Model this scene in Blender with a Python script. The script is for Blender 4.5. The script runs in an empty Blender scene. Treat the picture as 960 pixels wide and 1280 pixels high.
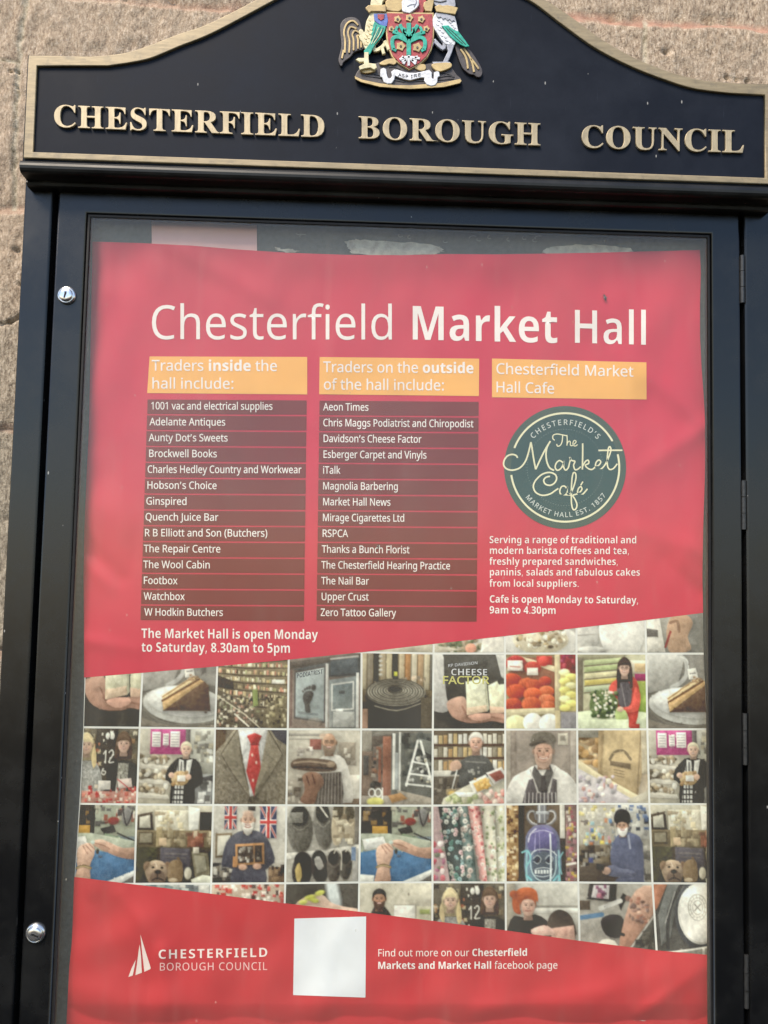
import bpy, bmesh, math, random
import numpy as np
from mathutils import Vector, Matrix

random.seed(7)
C = bpy.context.scene
COL = C.collection

# ------------------------------------------------------------------ camera
F_PX, DIST, CAM_Z = 961.0, 1.04, 1.50
PITCH, YAW, ROLL = (math.radians(a) for a in (3.465, 1.567, 1.2347))
_f = Vector((math.sin(YAW) * math.cos(PITCH), math.cos(YAW) * math.cos(PITCH), math.sin(PITCH)))
_r = Vector((math.cos(YAW), -math.sin(YAW), 0))
_u = _r.cross(_f)
RT = _r * math.cos(ROLL) + _u * math.sin(ROLL)
UP = -_r * math.sin(ROLL) + _u * math.cos(ROLL)
FW = _f
cam_data = bpy.data.cameras.new("camera")
cam = bpy.data.objects.new("camera", cam_data)
COL.objects.link(cam)
cam.matrix_world = Matrix(((RT.x, UP.x, -FW.x, 0), (RT.y, UP.y, -FW.y, -DIST), (RT.z, UP.z, -FW.z, CAM_Z), (0, 0, 0, 1)))
cam_data.sensor_fit = 'VERTICAL'
cam_data.sensor_height = 36.0
cam_data.lens = F_PX * 36.0 / 1280.0
cam_data.clip_start, cam_data.clip_end = 0.01, 500
C.camera = cam

# ------------------------------------------------------------------ daylight: soft, bright overcast
SUN_EL, SUN_AZ = math.radians(50), math.radians(-33)      # azimuth from straight in front of the board, to its left
world = bpy.data.worlds.new("World")
C.world = world
world.use_nodes = True
wn = world.node_tree.nodes
bg = wn['Background']
sky = wn.new('ShaderNodeTexSky')
sky.sky_type = 'NISHITA'
sky.sun_disc = False
sky.sun_elevation = SUN_EL
sky.sun_rotation = math.pi - SUN_AZ
sky.dust_density = 0.4
sky.air_density = 1.0
world.node_tree.links.new(sky.outputs[0], bg.inputs[0])
bg.inputs[1].default_value = 0.095
sun_data = bpy.data.lights.new("sun", 'SUN')
sun_data.energy = 2.0
sun_data.angle = math.radians(24)
sun_data.color = (1.0, 0.87, 0.70)
sun = bpy.data.objects.new("sun", sun_data)
COL.objects.link(sun)
sd = Vector((math.sin(SUN_AZ) * math.cos(SUN_EL), -math.cos(SUN_AZ) * math.cos(SUN_EL), math.sin(SUN_EL)))
sun.rotation_euler = sd.to_track_quat('Z', 'Y').to_euler()
sun.location = sd * 6
C.view_settings.view_transform = 'Standard'
C.view_settings.look = 'None'
C.view_settings.gamma = 1.0
C.view_settings.use_curve_mapping = False
C.view_settings.exposure = 1.38

# ------------------------------------------------------------------ helpers
FWn, RTn, UPn = np.array(FW), np.array(RT), np.array(UP)
def un(px, py, Y):
    """points of the photograph -> world points on the plane y = Y (Y may be an array)"""
    px = np.asarray(px, float); py = np.asarray(py, float)
    d = FWn + RTn * ((px - 480) / F_PX)[..., None] - UPn * ((py - 640) / F_PX)[..., None]
    t = (DIST + np.asarray(Y, float)) / d[..., 1]
    return d * t[..., None] + np.array([0, -DIST, CAM_Z])
def P(px, py, Y):
    return un(np.array(px), np.array(py), Y)

def lin(c):
    c = np.asarray(c, float) / 255.0
    return np.where(c <= 0.04045, c / 12.92, ((c + 0.055) / 1.055) ** 2.4)

def base_of(parent):
    v = Vector((0, 0, 0))
    while parent is not None:
        v = v + parent.location
        parent = parent.parent
    return v

def empty(name, loc, label, cat, group=None):
    o = bpy.data.objects.new(name, None)
    COL.objects.link(o)
    o.location = loc
    o.empty_display_size = 0.05
    o['label'] = label; o['category'] = cat
    if group: o['group'] = group
    return o

def link(name, me, mats, parent=None, label=None):
    o = bpy.data.objects.new(name, me)
    COL.objects.link(o)
    if not isinstance(mats, (list, tuple)): mats = [mats]
    for m in mats: me.materials.append(m)
    if parent is not None:
        b = base_of(parent)
        me.transform(Matrix.Translation(-b))
        o.parent = parent
    if label: o['label'] = label
    return o

def mesh_np(name, verts, faces):
    """verts (n,3) array, faces (m,k) array"""
    me = bpy.data.meshes.new(name)
    verts = np.asarray(verts, np.float32); faces = np.asarray(faces, np.int32)
    k = faces.shape[1]
    me.vertices.add(len(verts)); me.vertices.foreach_set('co', verts.ravel())
    me.loops.add(faces.size); me.loops.foreach_set('vertex_index', faces.ravel())
    me.polygons.add(len(faces))
    me.polygons.foreach_set('loop_start', np.arange(0, faces.size, k, dtype=np.int32))
    me.update(calc_edges=True)
    return me

def grid_faces(nu, nv):
    i = np.arange(nv - 1)[:, None] * nu + np.arange(nu - 1)[None, :]
    return np.stack([i, i + nu, i + nu + 1, i + 1], -1).reshape(-1, 4)

def smooth(me, on=True):
    me.polygons.foreach_set('use_smooth', [on] * len(me.polygons))

def box(bm, x0, x1, y0, y1, z0, z1, bev=0.0, seg=2):
    r = bmesh.ops.create_cube(bm, size=1.0)
    for v in r['verts']:
        v.co = Vector(((x0 + x1) / 2 + v.co.x * (x1 - x0), (y0 + y1) / 2 + v.co.y * (y1 - y0), (z0 + z1) / 2 + v.co.z * (z1 - z0)))
    if bev > 0:
        es = {e for v in r['verts'] for e in v.link_edges}
        bmesh.ops.bevel(bm, geom=list(es), offset=bev, segments=seg, profile=0.5, affect='EDGES', clamp_overlap=True)

def from_bm(name, bm, mats, parent=None, label=None, sm=False):
    me = bpy.data.meshes.new(name)
    bmesh.ops.recalc_face_normals(bm, faces=bm.faces)
    bm.to_mesh(me); bm.free()
    if sm: smooth(me)
    return link(name, me, mats, parent, label)

def thicken(pts, off, K):
    """move a letter outline outwards (its outer contours run clockwise, its holes the other way)"""
    p = [np.array(q[:2], float) for q in pts]
    q = [p[0]]
    for a in p[1:]:
        if np.hypot(*(a - q[-1])) * K > .06: q.append(a)
    while len(q) > 3 and np.hypot(*(q[-1] - q[0])) * K < .06: q.pop()
    out = []; n = len(q)
    for i in range(n):
        d0 = q[i] - q[i - 1]; d1 = q[(i + 1) % n] - q[i]
        d0 /= np.hypot(*d0) + 1e-12; d1 /= np.hypot(*d1) + 1e-12
        n0 = np.array((-d0[1], d0[0])); n1 = np.array((-d1[1], d1[0]))
        b = n0 + n1; L = b @ b
        out.append(tuple(q[i] + off * (b * min(2 / max(L, .35), 3.0))))
    return out

def fill2d(polys, extrude=0.0, bevel=0.0, offset=0.0, bres=2):
    """closed 2-D outlines (holes allowed) -> verts, faces of a filled or extruded plate"""
    cu = bpy.data.curves.new('outline', 'CURVE')
    cu.dimensions = '2D'; cu.fill_mode = 'BOTH'
    cu.bevel_resolution = bres
    K = 40.0 / max(max(abs(p[k] - polys[0][0][k]) for q in polys for p in q) for k in (0, 1))       # fill at a comfortable size
    ox, oy = polys[0][0][0], polys[0][0][1]
    cu.extrude, cu.bevel_depth = extrude * K, bevel * K
    for pts in polys:
        if offset: pts = thicken(pts, offset, K)
        s = cu.splines.new('POLY')
        s.points.add(len(pts) - 1)
        for q, p in zip(s.points, pts): q.co = ((p[0] - ox) * K, (p[1] - oy) * K, 0, 1)
        s.use_cyclic_u = True
    o = bpy.data.objects.new('outline', cu)
    me = bpy.data.meshes.new_from_object(o)
    bpy.data.objects.remove(o); bpy.data.curves.remove(cu)
    me.transform(Matrix.Translation((ox, oy, 0)) @ Matrix.Scale(1 / K, 4))
    return me

def plate(name, polys_px, yback, thick, mats, parent, bevel=0.0, offset=0.0, label=None, world_xz=False, bres=2):
    """a cut-out plate standing on the plane y = yback and facing the street"""
    out = []
    for pts in polys_px:
        if world_xz: out.append(pts)
        else:
            a = np.array(pts, float)
            w = un(a[:, 0], a[:, 1], yback - thick)
            out.append([(p[0], p[2]) for p in w])
    me = fill2d(out, max(thick / 2 - bevel, 1e-5), bevel, offset, bres)
    n = len(me.vertices)
    co = np.empty(n * 3, np.float32); me.vertices.foreach_get('co', co)
    co = co.reshape(-1, 3)
    me.vertices.foreach_set('co', np.stack([co[:, 0], yback - thick / 2 - co[:, 2], co[:, 1]], 1).ravel())
    me.update()
    return link(name, me, mats, parent, label)

def smooth_path(pts, n=6, closed=False):
    """Catmull-Rom through the points"""
    p = [np.array(q, float) for q in pts]
    N = len(p); out = []
    rng = range(N if closed else N - 1)
    for i in rng:
        a = p[(i - 1) % N] if (closed or i > 0) else p[i]
        b, c = p[i], p[(i + 1) % N]
        d = p[(i + 2) % N] if (closed or i + 2 < N) else c
        for k in range(n):
            t = k / n
            out.append(0.5 * (2 * b + (c - a) * t + (2 * a - 5 * b + 4 * c - d) * t * t + (3 * b - a - 3 * c + d) * t ** 3))
    if not closed: out.append(p[-1])
    return out

def ribbon(pts, w, round_ends=True):
    """outline polygon of a stroke of width w along the path"""
    p = np.array(pts, float)
    t = np.gradient(p, axis=0)
    t /= np.linalg.norm(t, axis=1)[:, None] + 1e-9
    nrm = np.stack([-t[:, 1], t[:, 0]], 1) * (np.asarray(w) / 2).reshape(-1, 1)
    return [tuple(q) for q in np.concatenate([p + nrm, (p - nrm)[::-1]])]

def vnoise(x, y, seed, smoothf=True):
    rs = np.random.RandomState(seed)
    tab = rs.rand(256, 256)
    xi = np.floor(x).astype(int); yi = np.floor(y).astype(int)
    fx = x - xi; fy = y - yi
    fx = fx * fx * (3 - 2 * fx); fy = fy * fy * (3 - 2 * fy)
    g = lambda a, b: tab[a % 256, b % 256]
    return (g(xi, yi) * (1 - fx) + g(xi + 1, yi) * fx) * (1 - fy) + (g(xi, yi + 1) * (1 - fx) + g(xi + 1, yi + 1) * fx) * fy

# ------------------------------------------------------------------ materials
def new_mat(name):
    m = bpy.data.materials.new(name)
    m.use_nodes = True
    nt = m.node_tree
    b = nt.nodes['Principled BSDF']
    return m, nt, b
def node(nt, t, **kw):
    n = nt.nodes.new(t)
    for k, v in kw.items(): setattr(n, k, v)
    return n
def coords(nt, scale=(1, 1, 1)):
    g = node(nt, 'ShaderNodeNewGeometry')
    mp = node(nt, 'ShaderNodeMapping')
    mp.inputs['Scale'].default_value = scale
    nt.links.new(g.outputs['Position'], mp.inputs['Vector'])
    return mp.outputs['Vector']
def noise(nt, vec, scale, detail=4, rough=0.55):
    n = node(nt, 'ShaderNodeTexNoise')
    n.inputs['Scale'].default_value = scale; n.inputs['Detail'].default_value = detail; n.inputs['Roughness'].default_value = rough
    nt.links.new(vec, n.inputs['Vector'])
    return n.outputs['Fac']
def ramp(nt, fac, stops):
    r = node(nt, 'ShaderNodeValToRGB')
    el = r.color_ramp.elements
    while len(el) < len(stops): el.new(0.5)
    for e, (p, c) in zip(el, stops):
        e.position = p
        e.color = tuple(c) + (1,) if len(c) == 3 else c
    nt.links.new(fac, r.inputs[0])
    return r.outputs['Color']
def grey(v): return (v, v, v)
def mixc(nt, fac, a, b, mode='MIX'):
    m = node(nt, 'ShaderNodeMix', data_type='RGBA', blend_type=mode)
    L = nt.links
    if isinstance(fac, float): m.inputs[0].default_value = fac
    else: L.new(fac, m.inputs[0])
    for s, v in ((m.inputs[6], a), (m.inputs[7], b)):
        if isinstance(v, (tuple, list)): s.default_value = tuple(v) + (1,)
        else: L.new(v, s)
    return m.outputs[2]
def bump(nt, h, strength, dist, bsdf):
    b = node(nt, 'ShaderNodeBump')
    b.inputs['Strength'].default_value = strength; b.inputs['Distance'].default_value = dist
    nt.links.new(h, b.inputs['Height'])
    nt.links.new(b.outputs['Normal'], bsdf.inputs['Normal'])

def painted(name, base, rough, speck=0.0, spec=0.5, brush=(40, 40, 4), bumpd=0.0006, bstr=0.25, dust=(0.16, 0.155, 0.14), dust_amt=0.25):
    """old black gloss paint: brush marks, a film of dust, a few pale flecks"""
    m, nt, b = new_mat(name)
    v = coords(nt)
    vb = coords(nt, brush)
    n1 = noise(nt, v, 9, 6, 0.65)
    f1 = ramp(nt, n1, [(0.45, grey(0)), (0.78, grey(dust_amt))])
    c = mixc(nt, f1, base, dust)
    vo = node(nt, 'ShaderNodeTexVoronoi'); vo.inputs['Scale'].default_value = 85
    nt.links.new(coords(nt, (1, 1, 0.4)), vo.inputs['Vector'])
    sep = node(nt, 'ShaderNodeSeparateColor'); nt.links.new(vo.outputs['Color'], sep.inputs[0])
    th = node(nt, 'ShaderNodeMath', operation='MULTIPLY_ADD')          # only some cells carry a fleck, each of its own size
    nt.links.new(sep.outputs[0], th.inputs[0]); th.inputs[1].default_value = 0.42; th.inputs[2].default_value = -0.42 + 0.085
    lt = node(nt, 'ShaderNodeMath', operation='LESS_THAN')
    nt.links.new(vo.outputs['Distance'], lt.inputs[0]); nt.links.new(th.outputs[0], lt.inputs[1])
    ml = node(nt, 'ShaderNodeMath', operation='MULTIPLY'); nt.links.new(lt.outputs[0], ml.inputs[0]); ml.inputs[1].default_value = speck
    c = mixc(nt, ml.outputs[0], c, (0.34, 0.335, 0.32))
    # hairline scratches and rubbed streaks
    sc_ = noise(nt, coords(nt, (26, 26, 1.6)), 14, 3, 0.6)
    c = mixc(nt, ramp(nt, sc_, [(0.70, grey(0)), (0.78, grey(0.22 * speck))]), c, tuple(x * 1.6 for x in dust))
    nt.links.new(c, b.inputs['Base Color'])
    r = node(nt, 'ShaderNodeMapRange'); r.inputs['To Min'].default_value = rough - 0.08; r.inputs['To Max'].default_value = rough + 0.26
    nt.links.new(n1, r.inputs['Value']); nt.links.new(r.outputs[0], b.inputs['Roughness'])
    b.inputs['Specular IOR Level'].default_value = spec
    n2 = noise(nt, vb, 12, 5, 0.6)
    bump(nt, n2, bstr, bumpd, b)
    return m

def plain(name, base, rough=0.5, metal=0.0, var=0.15, scale=60, bstr=0.0, spec=0.5):
    m, nt, b = new_mat(name)
    v = coords(nt)
    n1 = noise(nt, v, scale, 4, 0.6)
    lo = tuple(x * (1 - var) for x in base); hi = tuple(min(1, x * (1 + var)) for x in base)
    nt.links.new(ramp(nt, n1, [(0.3, lo), (0.7, hi)]), b.inputs['Base Color'])
    b.inputs['Roughness'].default_value = rough; b.inputs['Metallic'].default_value = metal
    b.inputs['Specular IOR Level'].default_value = spec
    if bstr: bump(nt, n1, bstr, 0.0008, b)
    return m

M = {}
M['gloss'] = painted('black_gloss_paint', (0.0045, 0.0048, 0.0055), 0.17, speck=0.8, spec=0.45, bstr=0.10, dust=(0.05, 0.05, 0.047), dust_amt=0.2)
M['fascia'] = painted('matt_navy_black_paint', (0.0065, 0.0090, 0.0160), 0.48, speck=0.75, spec=0.12, brush=(6, 6, 6), bstr=0.12, dust=(0.04, 0.048, 0.068), dust_amt=0.25)
M['edge'] = painted('black_moulding_paint', (0.007, 0.007, 0.007), 0.30, speck=0.7, spec=0.35, brush=(3, 30, 30), bstr=0.1, dust=(0.07, 0.07, 0.065))
M['gold'] = None
def gold_mat(name, base, dirt, streak, rough=0.46, metal=0.2):
    m, nt, b = new_mat(name)
    n1 = noise(nt, coords(nt, streak), 30, 6, 0.65)
    n2 = noise(nt, coords(nt), 55, 5, 0.7)
    c = ramp(nt, n1, [(0.28, tuple(x * 0.72 for x in base)), (0.52, base), (0.75, tuple(min(1, x * 1.25) for x in base))])
    c = mixc(nt, ramp(nt, n2, [(0.52, grey(0)), (0.72, grey(0.75))]), c, dirt)
    nt.links.new(c, b.inputs['Base Color'])
    b.inputs['Roughness'].default_value = rough; b.inputs['Metallic'].default_value = metal
    bump(nt, n1, 0.25, 0.0006, b)
    return m
M['gold'] = gold_mat('weathered_gold_paint', (0.30, 0.235, 0.14), (0.15, 0.125, 0.088), (1, 1, 9))
M['goldh'] = gold_mat('weathered_gold_paint_rail', (0.44, 0.37, 0.26), (0.24, 0.21, 0.17), (1, 6, 14))
M['brass'] = gold_mat('dull_brass_lettering', (0.44, 0.355, 0.22), (0.24, 0.195, 0.13), (9, 2, 1), 0.42, 0.25)
M['chrome'] = plain('worn_chrome', (0.66, 0.66, 0.67), 0.22, 0.9, 0.1, 400)
M['black'] = plain('keyhole_black', (0.004, 0.004, 0.004), 0.7, 0, 0.1)
M['rubber'] = plain('black_rubber_gasket', (0.010, 0.009, 0.009), 0.55, 0, 0.3, 200, 0.2, spec=0.3)
M['hinge'] = plain('painted_hinge', (0.022, 0.022, 0.022), 0.42, 0, 0.4, 220, 0.3)
M['backing'] = plain('grey_green_backing_felt', (0.085, 0.098, 0.096), 0.9, 0, 0.2, 160, 0.2, spec=0.1)
# ------------------------------------------------------------------ glass with a film of street dirt and painted-in reflection haze
def glass_mat():
    m = bpy.data.materials.new('dusty_window_glass'); m.use_nodes = True
    nt = m.node_tree; nt.nodes.clear()
    out = node(nt, 'ShaderNodeOutputMaterial')
    tr = node(nt, 'ShaderNodeBsdfTransparent'); tr.inputs[0].default_value = (0.95, 0.965, 0.955, 1)
    gl = node(nt, 'ShaderNodeBsdfGlossy'); gl.inputs['Roughness'].default_value = 0.10
    fr = node(nt, 'ShaderNodeFresnel'); fr.inputs['IOR'].default_value = 1.5
    m1 = node(nt, 'ShaderNodeMixShader')
    nt.links.new(fr.outputs[0], m1.inputs[0]); nt.links.new(tr.outputs[0], m1.inputs[1]); nt.links.new(gl.outputs[0], m1.inputs[2])
    df = node(nt, 'ShaderNodeBsdfDiffuse'); df.inputs[0].default_value = (0.62, 0.57, 0.46, 1)
    n1 = noise(nt, coords(nt, (1, 1, 0.5)), 5, 6, 0.7)
    n2 = noise(nt, coords(nt, (1, 1, 0.12)), 45, 4, 0.6)
    f1 = ramp(nt, n1, [(0.3, grey(DIRT * 0.6)), (0.7, grey(DIRT * 1.5))])  # dirt film; its broad unevenness also stands in for soft reflections
    f2 = ramp(nt, n2, [(0.55, grey(0)), (0.8, grey(0.035))])
    f = mixc(nt, 1.0, f1, f2, 'ADD')
    sx = node(nt, 'ShaderNodeSeparateXYZ'); nt.links.new(coords(nt), sx.inputs[0])                 # sky reflection painted in as pale haze, growing towards the pane's head
    mr = node(nt, 'ShaderNodeMapRange'); mr.inputs['From Min'].default_value = 1.55; mr.inputs['From Max'].default_value = 2.0; mr.inputs['To Min'].default_value = 0.0; mr.inputs['To Max'].default_value = 0.05
    nt.links.new(sx.outputs['Z'], mr.inputs['Value'])
    f = mixc(nt, 1.0, f, mr.outputs[0], 'ADD')
    vo = node(nt, 'ShaderNodeTexVoronoi'); vo.inputs['Scale'].default_value = 38
    nt.links.new(coords(nt, (1, 1, 0.6)), vo.inputs['Vector'])
    sp = ramp(nt, vo.outputs['Distance'], [(0.03, grey(0.20)), (0.05, grey(0))])
    f = mixc(nt, 1.0, f, sp, 'ADD')
    m2 = node(nt, 'ShaderNodeMixShader')
    nt.links.new(f, m2.inputs[0]); nt.links.new(m1.outputs[0], m2.inputs[1]); nt.links.new(df.outputs[0], m2.inputs[2])
    geo = node(nt, 'ShaderNodeNewGeometry'); m3 = node(nt, 'ShaderNodeMixShader')       # film and reflection belong to the street side of the pane
    t2 = node(nt, 'ShaderNodeBsdfTransparent')
    nt.links.new(geo.outputs['Backfacing'], m3.inputs[0]); nt.links.new(m2.outputs[0], m3.inputs[1]); nt.links.new(t2.outputs[0], m3.inputs[2])
    nt.links.new(m3.outputs[0], out.inputs[0])
    return m
DIRT = 0.056
M['glass'] = glass_mat()

# ------------------------------------------------------------------ stone wall
def wall_mat():
    m, nt, b = new_mat('tooled_sandstone')
    v = coords(nt)
    at = node(nt, 'ShaderNodeAttribute'); at.attribute_name = 'joint'
    tn = node(nt, 'ShaderNodeAttribute'); tn.attribute_name = 'tone'
    gr = noise(nt, coords(nt, (1.25, 1, 0.6)), 210, 4, 0.75)
    md = noise(nt, v, 22, 6, 0.65)
    bg_ = noise(nt, v, 4.2, 5, 0.6)
    c = ramp(nt, gr, [(0.32, (0.12, 0.086, 0.062)), (0.43, (0.31, 0.232, 0.165)), (0.53, (0.43, 0.335, 0.245)), (0.68, (0.68, 0.56, 0.435))])
    c = mixc(nt, ramp(nt, md, [(0.42, grey(0)), (0.74, grey(0.35))]), c, (0.33, 0.265, 0.205))
    c = mixc(nt, ramp(nt, bg_, [(0.45, grey(0)), (0.68, grey(0.3))]), c, (0.42, 0.325, 0.24))
    c = mixc(nt, ramp(nt, tn.outputs['Fac'], [(0.0, grey(0)), (1.0, grey(0.75))]), c, mixc(nt, ramp(nt, gr, [(0.40, grey(0)), (0.62, grey(1))]), (0.13, 0.115, 0.09), (0.36, 0.325, 0.255)))
    sp = node(nt, 'ShaderNodeTexVoronoi'); sp.inputs['Scale'].default_value = 26
    nt.links.new(v, sp.inputs['Vector'])
    c = mixc(nt, ramp(nt, sp.outputs['Distance'], [(0.035, grey(0.7)), (0.06, grey(0))]), c, (0.12, 0.06, 0.045))
    mort = node(nt, 'ShaderNodeAttribute'); mort.attribute_name = 'mortar'
    mc = ramp(nt, noise(nt, v, 60, 5, 0.7), [(0.3, (0.33, 0.18, 0.125)), (0.7, (0.50, 0.30, 0.22))])
    mc2 = ramp(nt, noise(nt, v, 90, 5, 0.7), [(0.35, (0.16, 0.13, 0.08)), (0.6, (0.58, 0.50, 0.38))])
    c = mixc(nt, at.outputs['Fac'], c, mc)
    c = mixc(nt, mort.outputs['Fac'], c, mc2)
    nt.links.new(c, b.inputs['Base Color'])
    b.inputs['Roughness'].default_value = 0.92
    b.inputs['Specular IOR Level'].default_value = 0.15
    h = mixc(nt, 0.45, gr, noise(nt, v, 420, 3, 0.6))
    bump(nt, h, 0.9, 0.003, b)
    return m

WALL_Y = 0.125
xs = np.concatenate([np.arange(-1.5, -0.62, 0.01), np.arange(-0.62, 0.78, 0.003), np.arange(0.78, 1.6, 0.01)])
zs = np.concatenate([np.arange(0.0, 1.2, 0.012), np.arange(1.2, 2.36, 0.003), np.arange(2.36, 3.0, 0.01)])
WX, WZ = np.meshgrid(xs, zs)
j1 = float(np.mean(P([30, 700, 950], [1, 21, 31], WALL_Y)[:, 2]))        # the three level joints one can see
j2 = float(P(15, 262, WALL_Y)[2]); j3 = float(P(8, 538, WALL_Y)[2])
vx = float(P(23, 140, WALL_Y)[0])
wob = (vnoise(WX * 14, WZ * 14, 3) - 0.5) * 0.010 + (vnoise(WX * 60, WZ * 60, 4) - 0.5) * 0.005
courses = sorted([j1, j2, j3, j1 + (j1 - j2) * 1.05, j3 - 0.33, j3 - 0.66, j3 - 0.98])
def joint(d, w): return np.clip(1 - np.abs(d + wob) / w, 0, 1)
jm = np.zeros_like(WX)
for z in courses: jm = np.maximum(jm, joint(WZ - z, 0.012))
row_of = np.searchsorted(courses, WZ + wob)
vj = np.zeros_like(WX); blk = np.zeros_like(WX)
for rI in range(len(courses) + 1):
    rs = np.random.RandomState(50 + rI)
    off = vx if rI == int(np.searchsorted(courses, (j1 + j2) / 2)) else rs.uniform(-.25, .25) - .3
    for k in range(-4, 5):
        xk = off + k * 0.98
        s = row_of == rI
        vj = np.maximum(vj, np.where(s, joint(WX - xk, 0.009), 0))
        blk = np.where(s & (WX + wob > xk), rs.rand() + 0 * WX, blk)
zr = float(P(12, 78, WALL_Y)[2])
rep = np.where(WX < vx, joint(WZ - zr, 0.006), 0)                        # an old repair line
vj = np.maximum(vj * 0.8, rep * 0.8)
disp = (vnoise(WX * 9, WZ * 9, 5) - .5) * 0.007 + (vnoise(WX * 40, WZ * 26, 6) - .5) * 0.004 + (vnoise(WX * 130, WZ * 75, 7) - .5) * 0.003
jj = np.maximum(jm, vj)
y = WALL_Y - disp + np.clip(jj * 3 - 1, 0, 1) * 0.0025 + (blk - .5) * 0.006
for (hx, hy, r_) in ((832, 66, 5), (909, 97, 4), (934, 101, 3), (921, 100, 2.5), (21, 313, 5), (24, 355, 3), (15, 92, 3), (24, 92, 3), (22, 110, 2.5)):
    q = P(hx, hy, WALL_Y)
    y += 0.009 * np.exp(-(((WX - q[0]) / (r_ * .0011)) ** 2 + ((WZ - q[2]) / (r_ * .0008)) ** 2))
# the upper lip of the level joints has opened to a thin dark crack in places
for z in courses:
    y += .011 * np.exp(-((WZ - z - .0065 + wob * .8) / .0016) ** 2) * np.clip(3.2 * (vnoise(WX * 11, WZ * 3, 14) - .42), 0, 1)
# a crack on the left
ck = P([0, 12, 24, 34], [405, 403, 396, 392], WALL_Y)
for a_, b_ in zip(ck[:-1], ck[1:]):
    t_ = np.clip(((WX - a_[0]) * (b_[0] - a_[0]) + (WZ - a_[2]) * (b_[2] - a_[2])) / ((b_[0] - a_[0]) ** 2 + (b_[2] - a_[2]) ** 2), 0, 1)
    dd = np.hypot(WX - a_[0] - t_ * (b_[0] - a_[0]), WZ - a_[2] - t_ * (b_[2] - a_[2]))
    y += 0.010 * np.exp(-(dd / 0.0022) ** 2)
wm = mesh_np('stone_wall', np.stack([WX, y, WZ], -1).reshape(-1, 3), grid_faces(len(xs), len(zs))[:, ::-1])
smooth(wm)
for nm, arr in (('joint', np.clip(jm * 5.0 - 2.0 - 2.2 * (vnoise(WX * 40, WZ * 40, 12) - .5), 0, 1) * np.clip(.55 + (WX + .25) * 2.0, .35, 1)), ('mortar', np.clip(vj * 3.4 - 1.2, 0, 1)),
                ('tone', np.clip((2.02 - WZ) * 1.7 + 0.12 + (vnoise(WX * 5, WZ * 5, 9) - .5) * 0.9 + (blk - .5) * 0.4, 0, 1))):
    a = wm.attributes.new(nm, 'FLOAT', 'POINT'); a.data.foreach_set('value', arr.astype(np.float32).ravel())
wall = link('stone_wall', wm, wall_mat())
wall['label'] = 'rough buff sandstone wall with pinkish mortar joints behind the black notice board'
wall['category'] = 'wall'

# ------------------------------------------------------------------ notice board
YF = 0.0                       # front of the frame
YH = -0.034                    # front of the headboard
def X_(px, py, Y=0.0): return float(P(px, py, Y)[0])
def Z_(px, py, Y=0.0): return float(P(px, py, Y)[2])
zt = (Z_(73, 232) + Z_(925, 262)) / 2                                     # top of the door
xl0 = (X_(33, 215) + X_(-1, 838)) / 2; xl1 = (X_(68.5, 232) + X_(13, 1280)) / 2        # left post
xd0 = (X_(73, 232) + X_(22.5, 1280)) / 2; xd1 = (X_(925.5, 262) + X_(931, 1280)) / 2    # door
xr0 = (X_(932, 262) + X_(936, 1280)) / 2; xr1 = xr0 + (xl1 - xl0)
xg0 = (X_(109, 267) + X_(62, 1280)) / 2; xg1 = (X_(888, 292) + X_(893.5, 1280)) / 2     # glass opening
zg1 = (Z_(109, 267) + Z_(888, 292)) / 2
zg0 = Z_(480, 1302); zb = Z_(480, 1352); zbase = Z_(480, 1385)
board = empty('notice_board', ((xl0 + xr1) / 2, 0.06, zbase),
              'tall black and gold council notice board fixed to the stone wall', 'notice board')

zh0 = (Z_(30, 199.5, YH) + Z_(958, 232.5, YH)) / 2                        # underside line of the headboard's gold rail
xh0 = (X_(37, 71, YH) + X_(29, 198, YH)) / 2; xh1 = X_(968, 170, YH)
# case: back, sides, base
bm = bmesh.new()
box(bm, xl0 + .002, xl0 + .016, .0225, .118, zbase, zh0 - .004)
box(bm, xr1 - .016, xr1 - .002, .0225, .118, zbase, zh0 - .004)
box(bm, xl0 + .0162, xr1 - .0162, .0225, .118, zbase, zb - .002)
box(bm, xl0 + .0162, xr1 - .0162, .060, .118, zb, zh0 - .004)
from_bm('case', bm, M['gloss'], board)
for a_, b_ in ((xl0, xl1), (xr0, xr1)):
    bm = bmesh.new(); box(bm, a_, b_, YF, .022, zbase, zt + .020, .0030, 3)
    from_bm('post', bm, M['gloss'], board)
bm = bmesh.new(); box(bm, xl1 + .0005, xr0 - .0005, .004, .022, zbase, zb - .005, .002, 2)
from_bm('bottom_rail', bm, M['gloss'], board)
# dark jamb that one sees through the gaps round the door
bm = bmesh.new()
box(bm, xl1 - .004, xd0 + .006, .0235, .034, zbase, zt + .006)
box(bm, xd1 - .006, xr0 + .004, .0235, .034, zbase, zt + .006)
box(bm, xl1 - .004, xr0 + .004, .0236, .0338, zt + .0061, zt + .05)
from_bm('jamb', bm, M['black'], board)

# door: one mitred frame, gasket, pane
rect = lambda x0, x1, z0, z1: [(x0, z0), (x1, z0), (x1, z1), (x0, z1)]
door = plate('door', [rect(xd0, xd1, zb, zt)[::-1], rect(xg0, xg1, zg0, zg1)], .021, .021, M['gloss'], board, bevel=.0030, offset=-.0030, bres=3, world_xz=True)
G = .0042
plate('gasket', [rect(xg0 + .0004, xg1 - .0004, zg0 + .0004, zg1 - .0004)[::-1], rect(xg0 + G, xg1 - G, zg0 + G, zg1 - G)], .0120, .0100, M['rubber'], door, bevel=.001, offset=-.001, world_xz=True)
bm = bmesh.new(); box(bm, xg0 + .0012, xg1 - .0012, .0040, .0080, zg0 + .0012, zg1 - .0012)
from_bm('glass_pane', bm, M['glass'], door)

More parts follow.
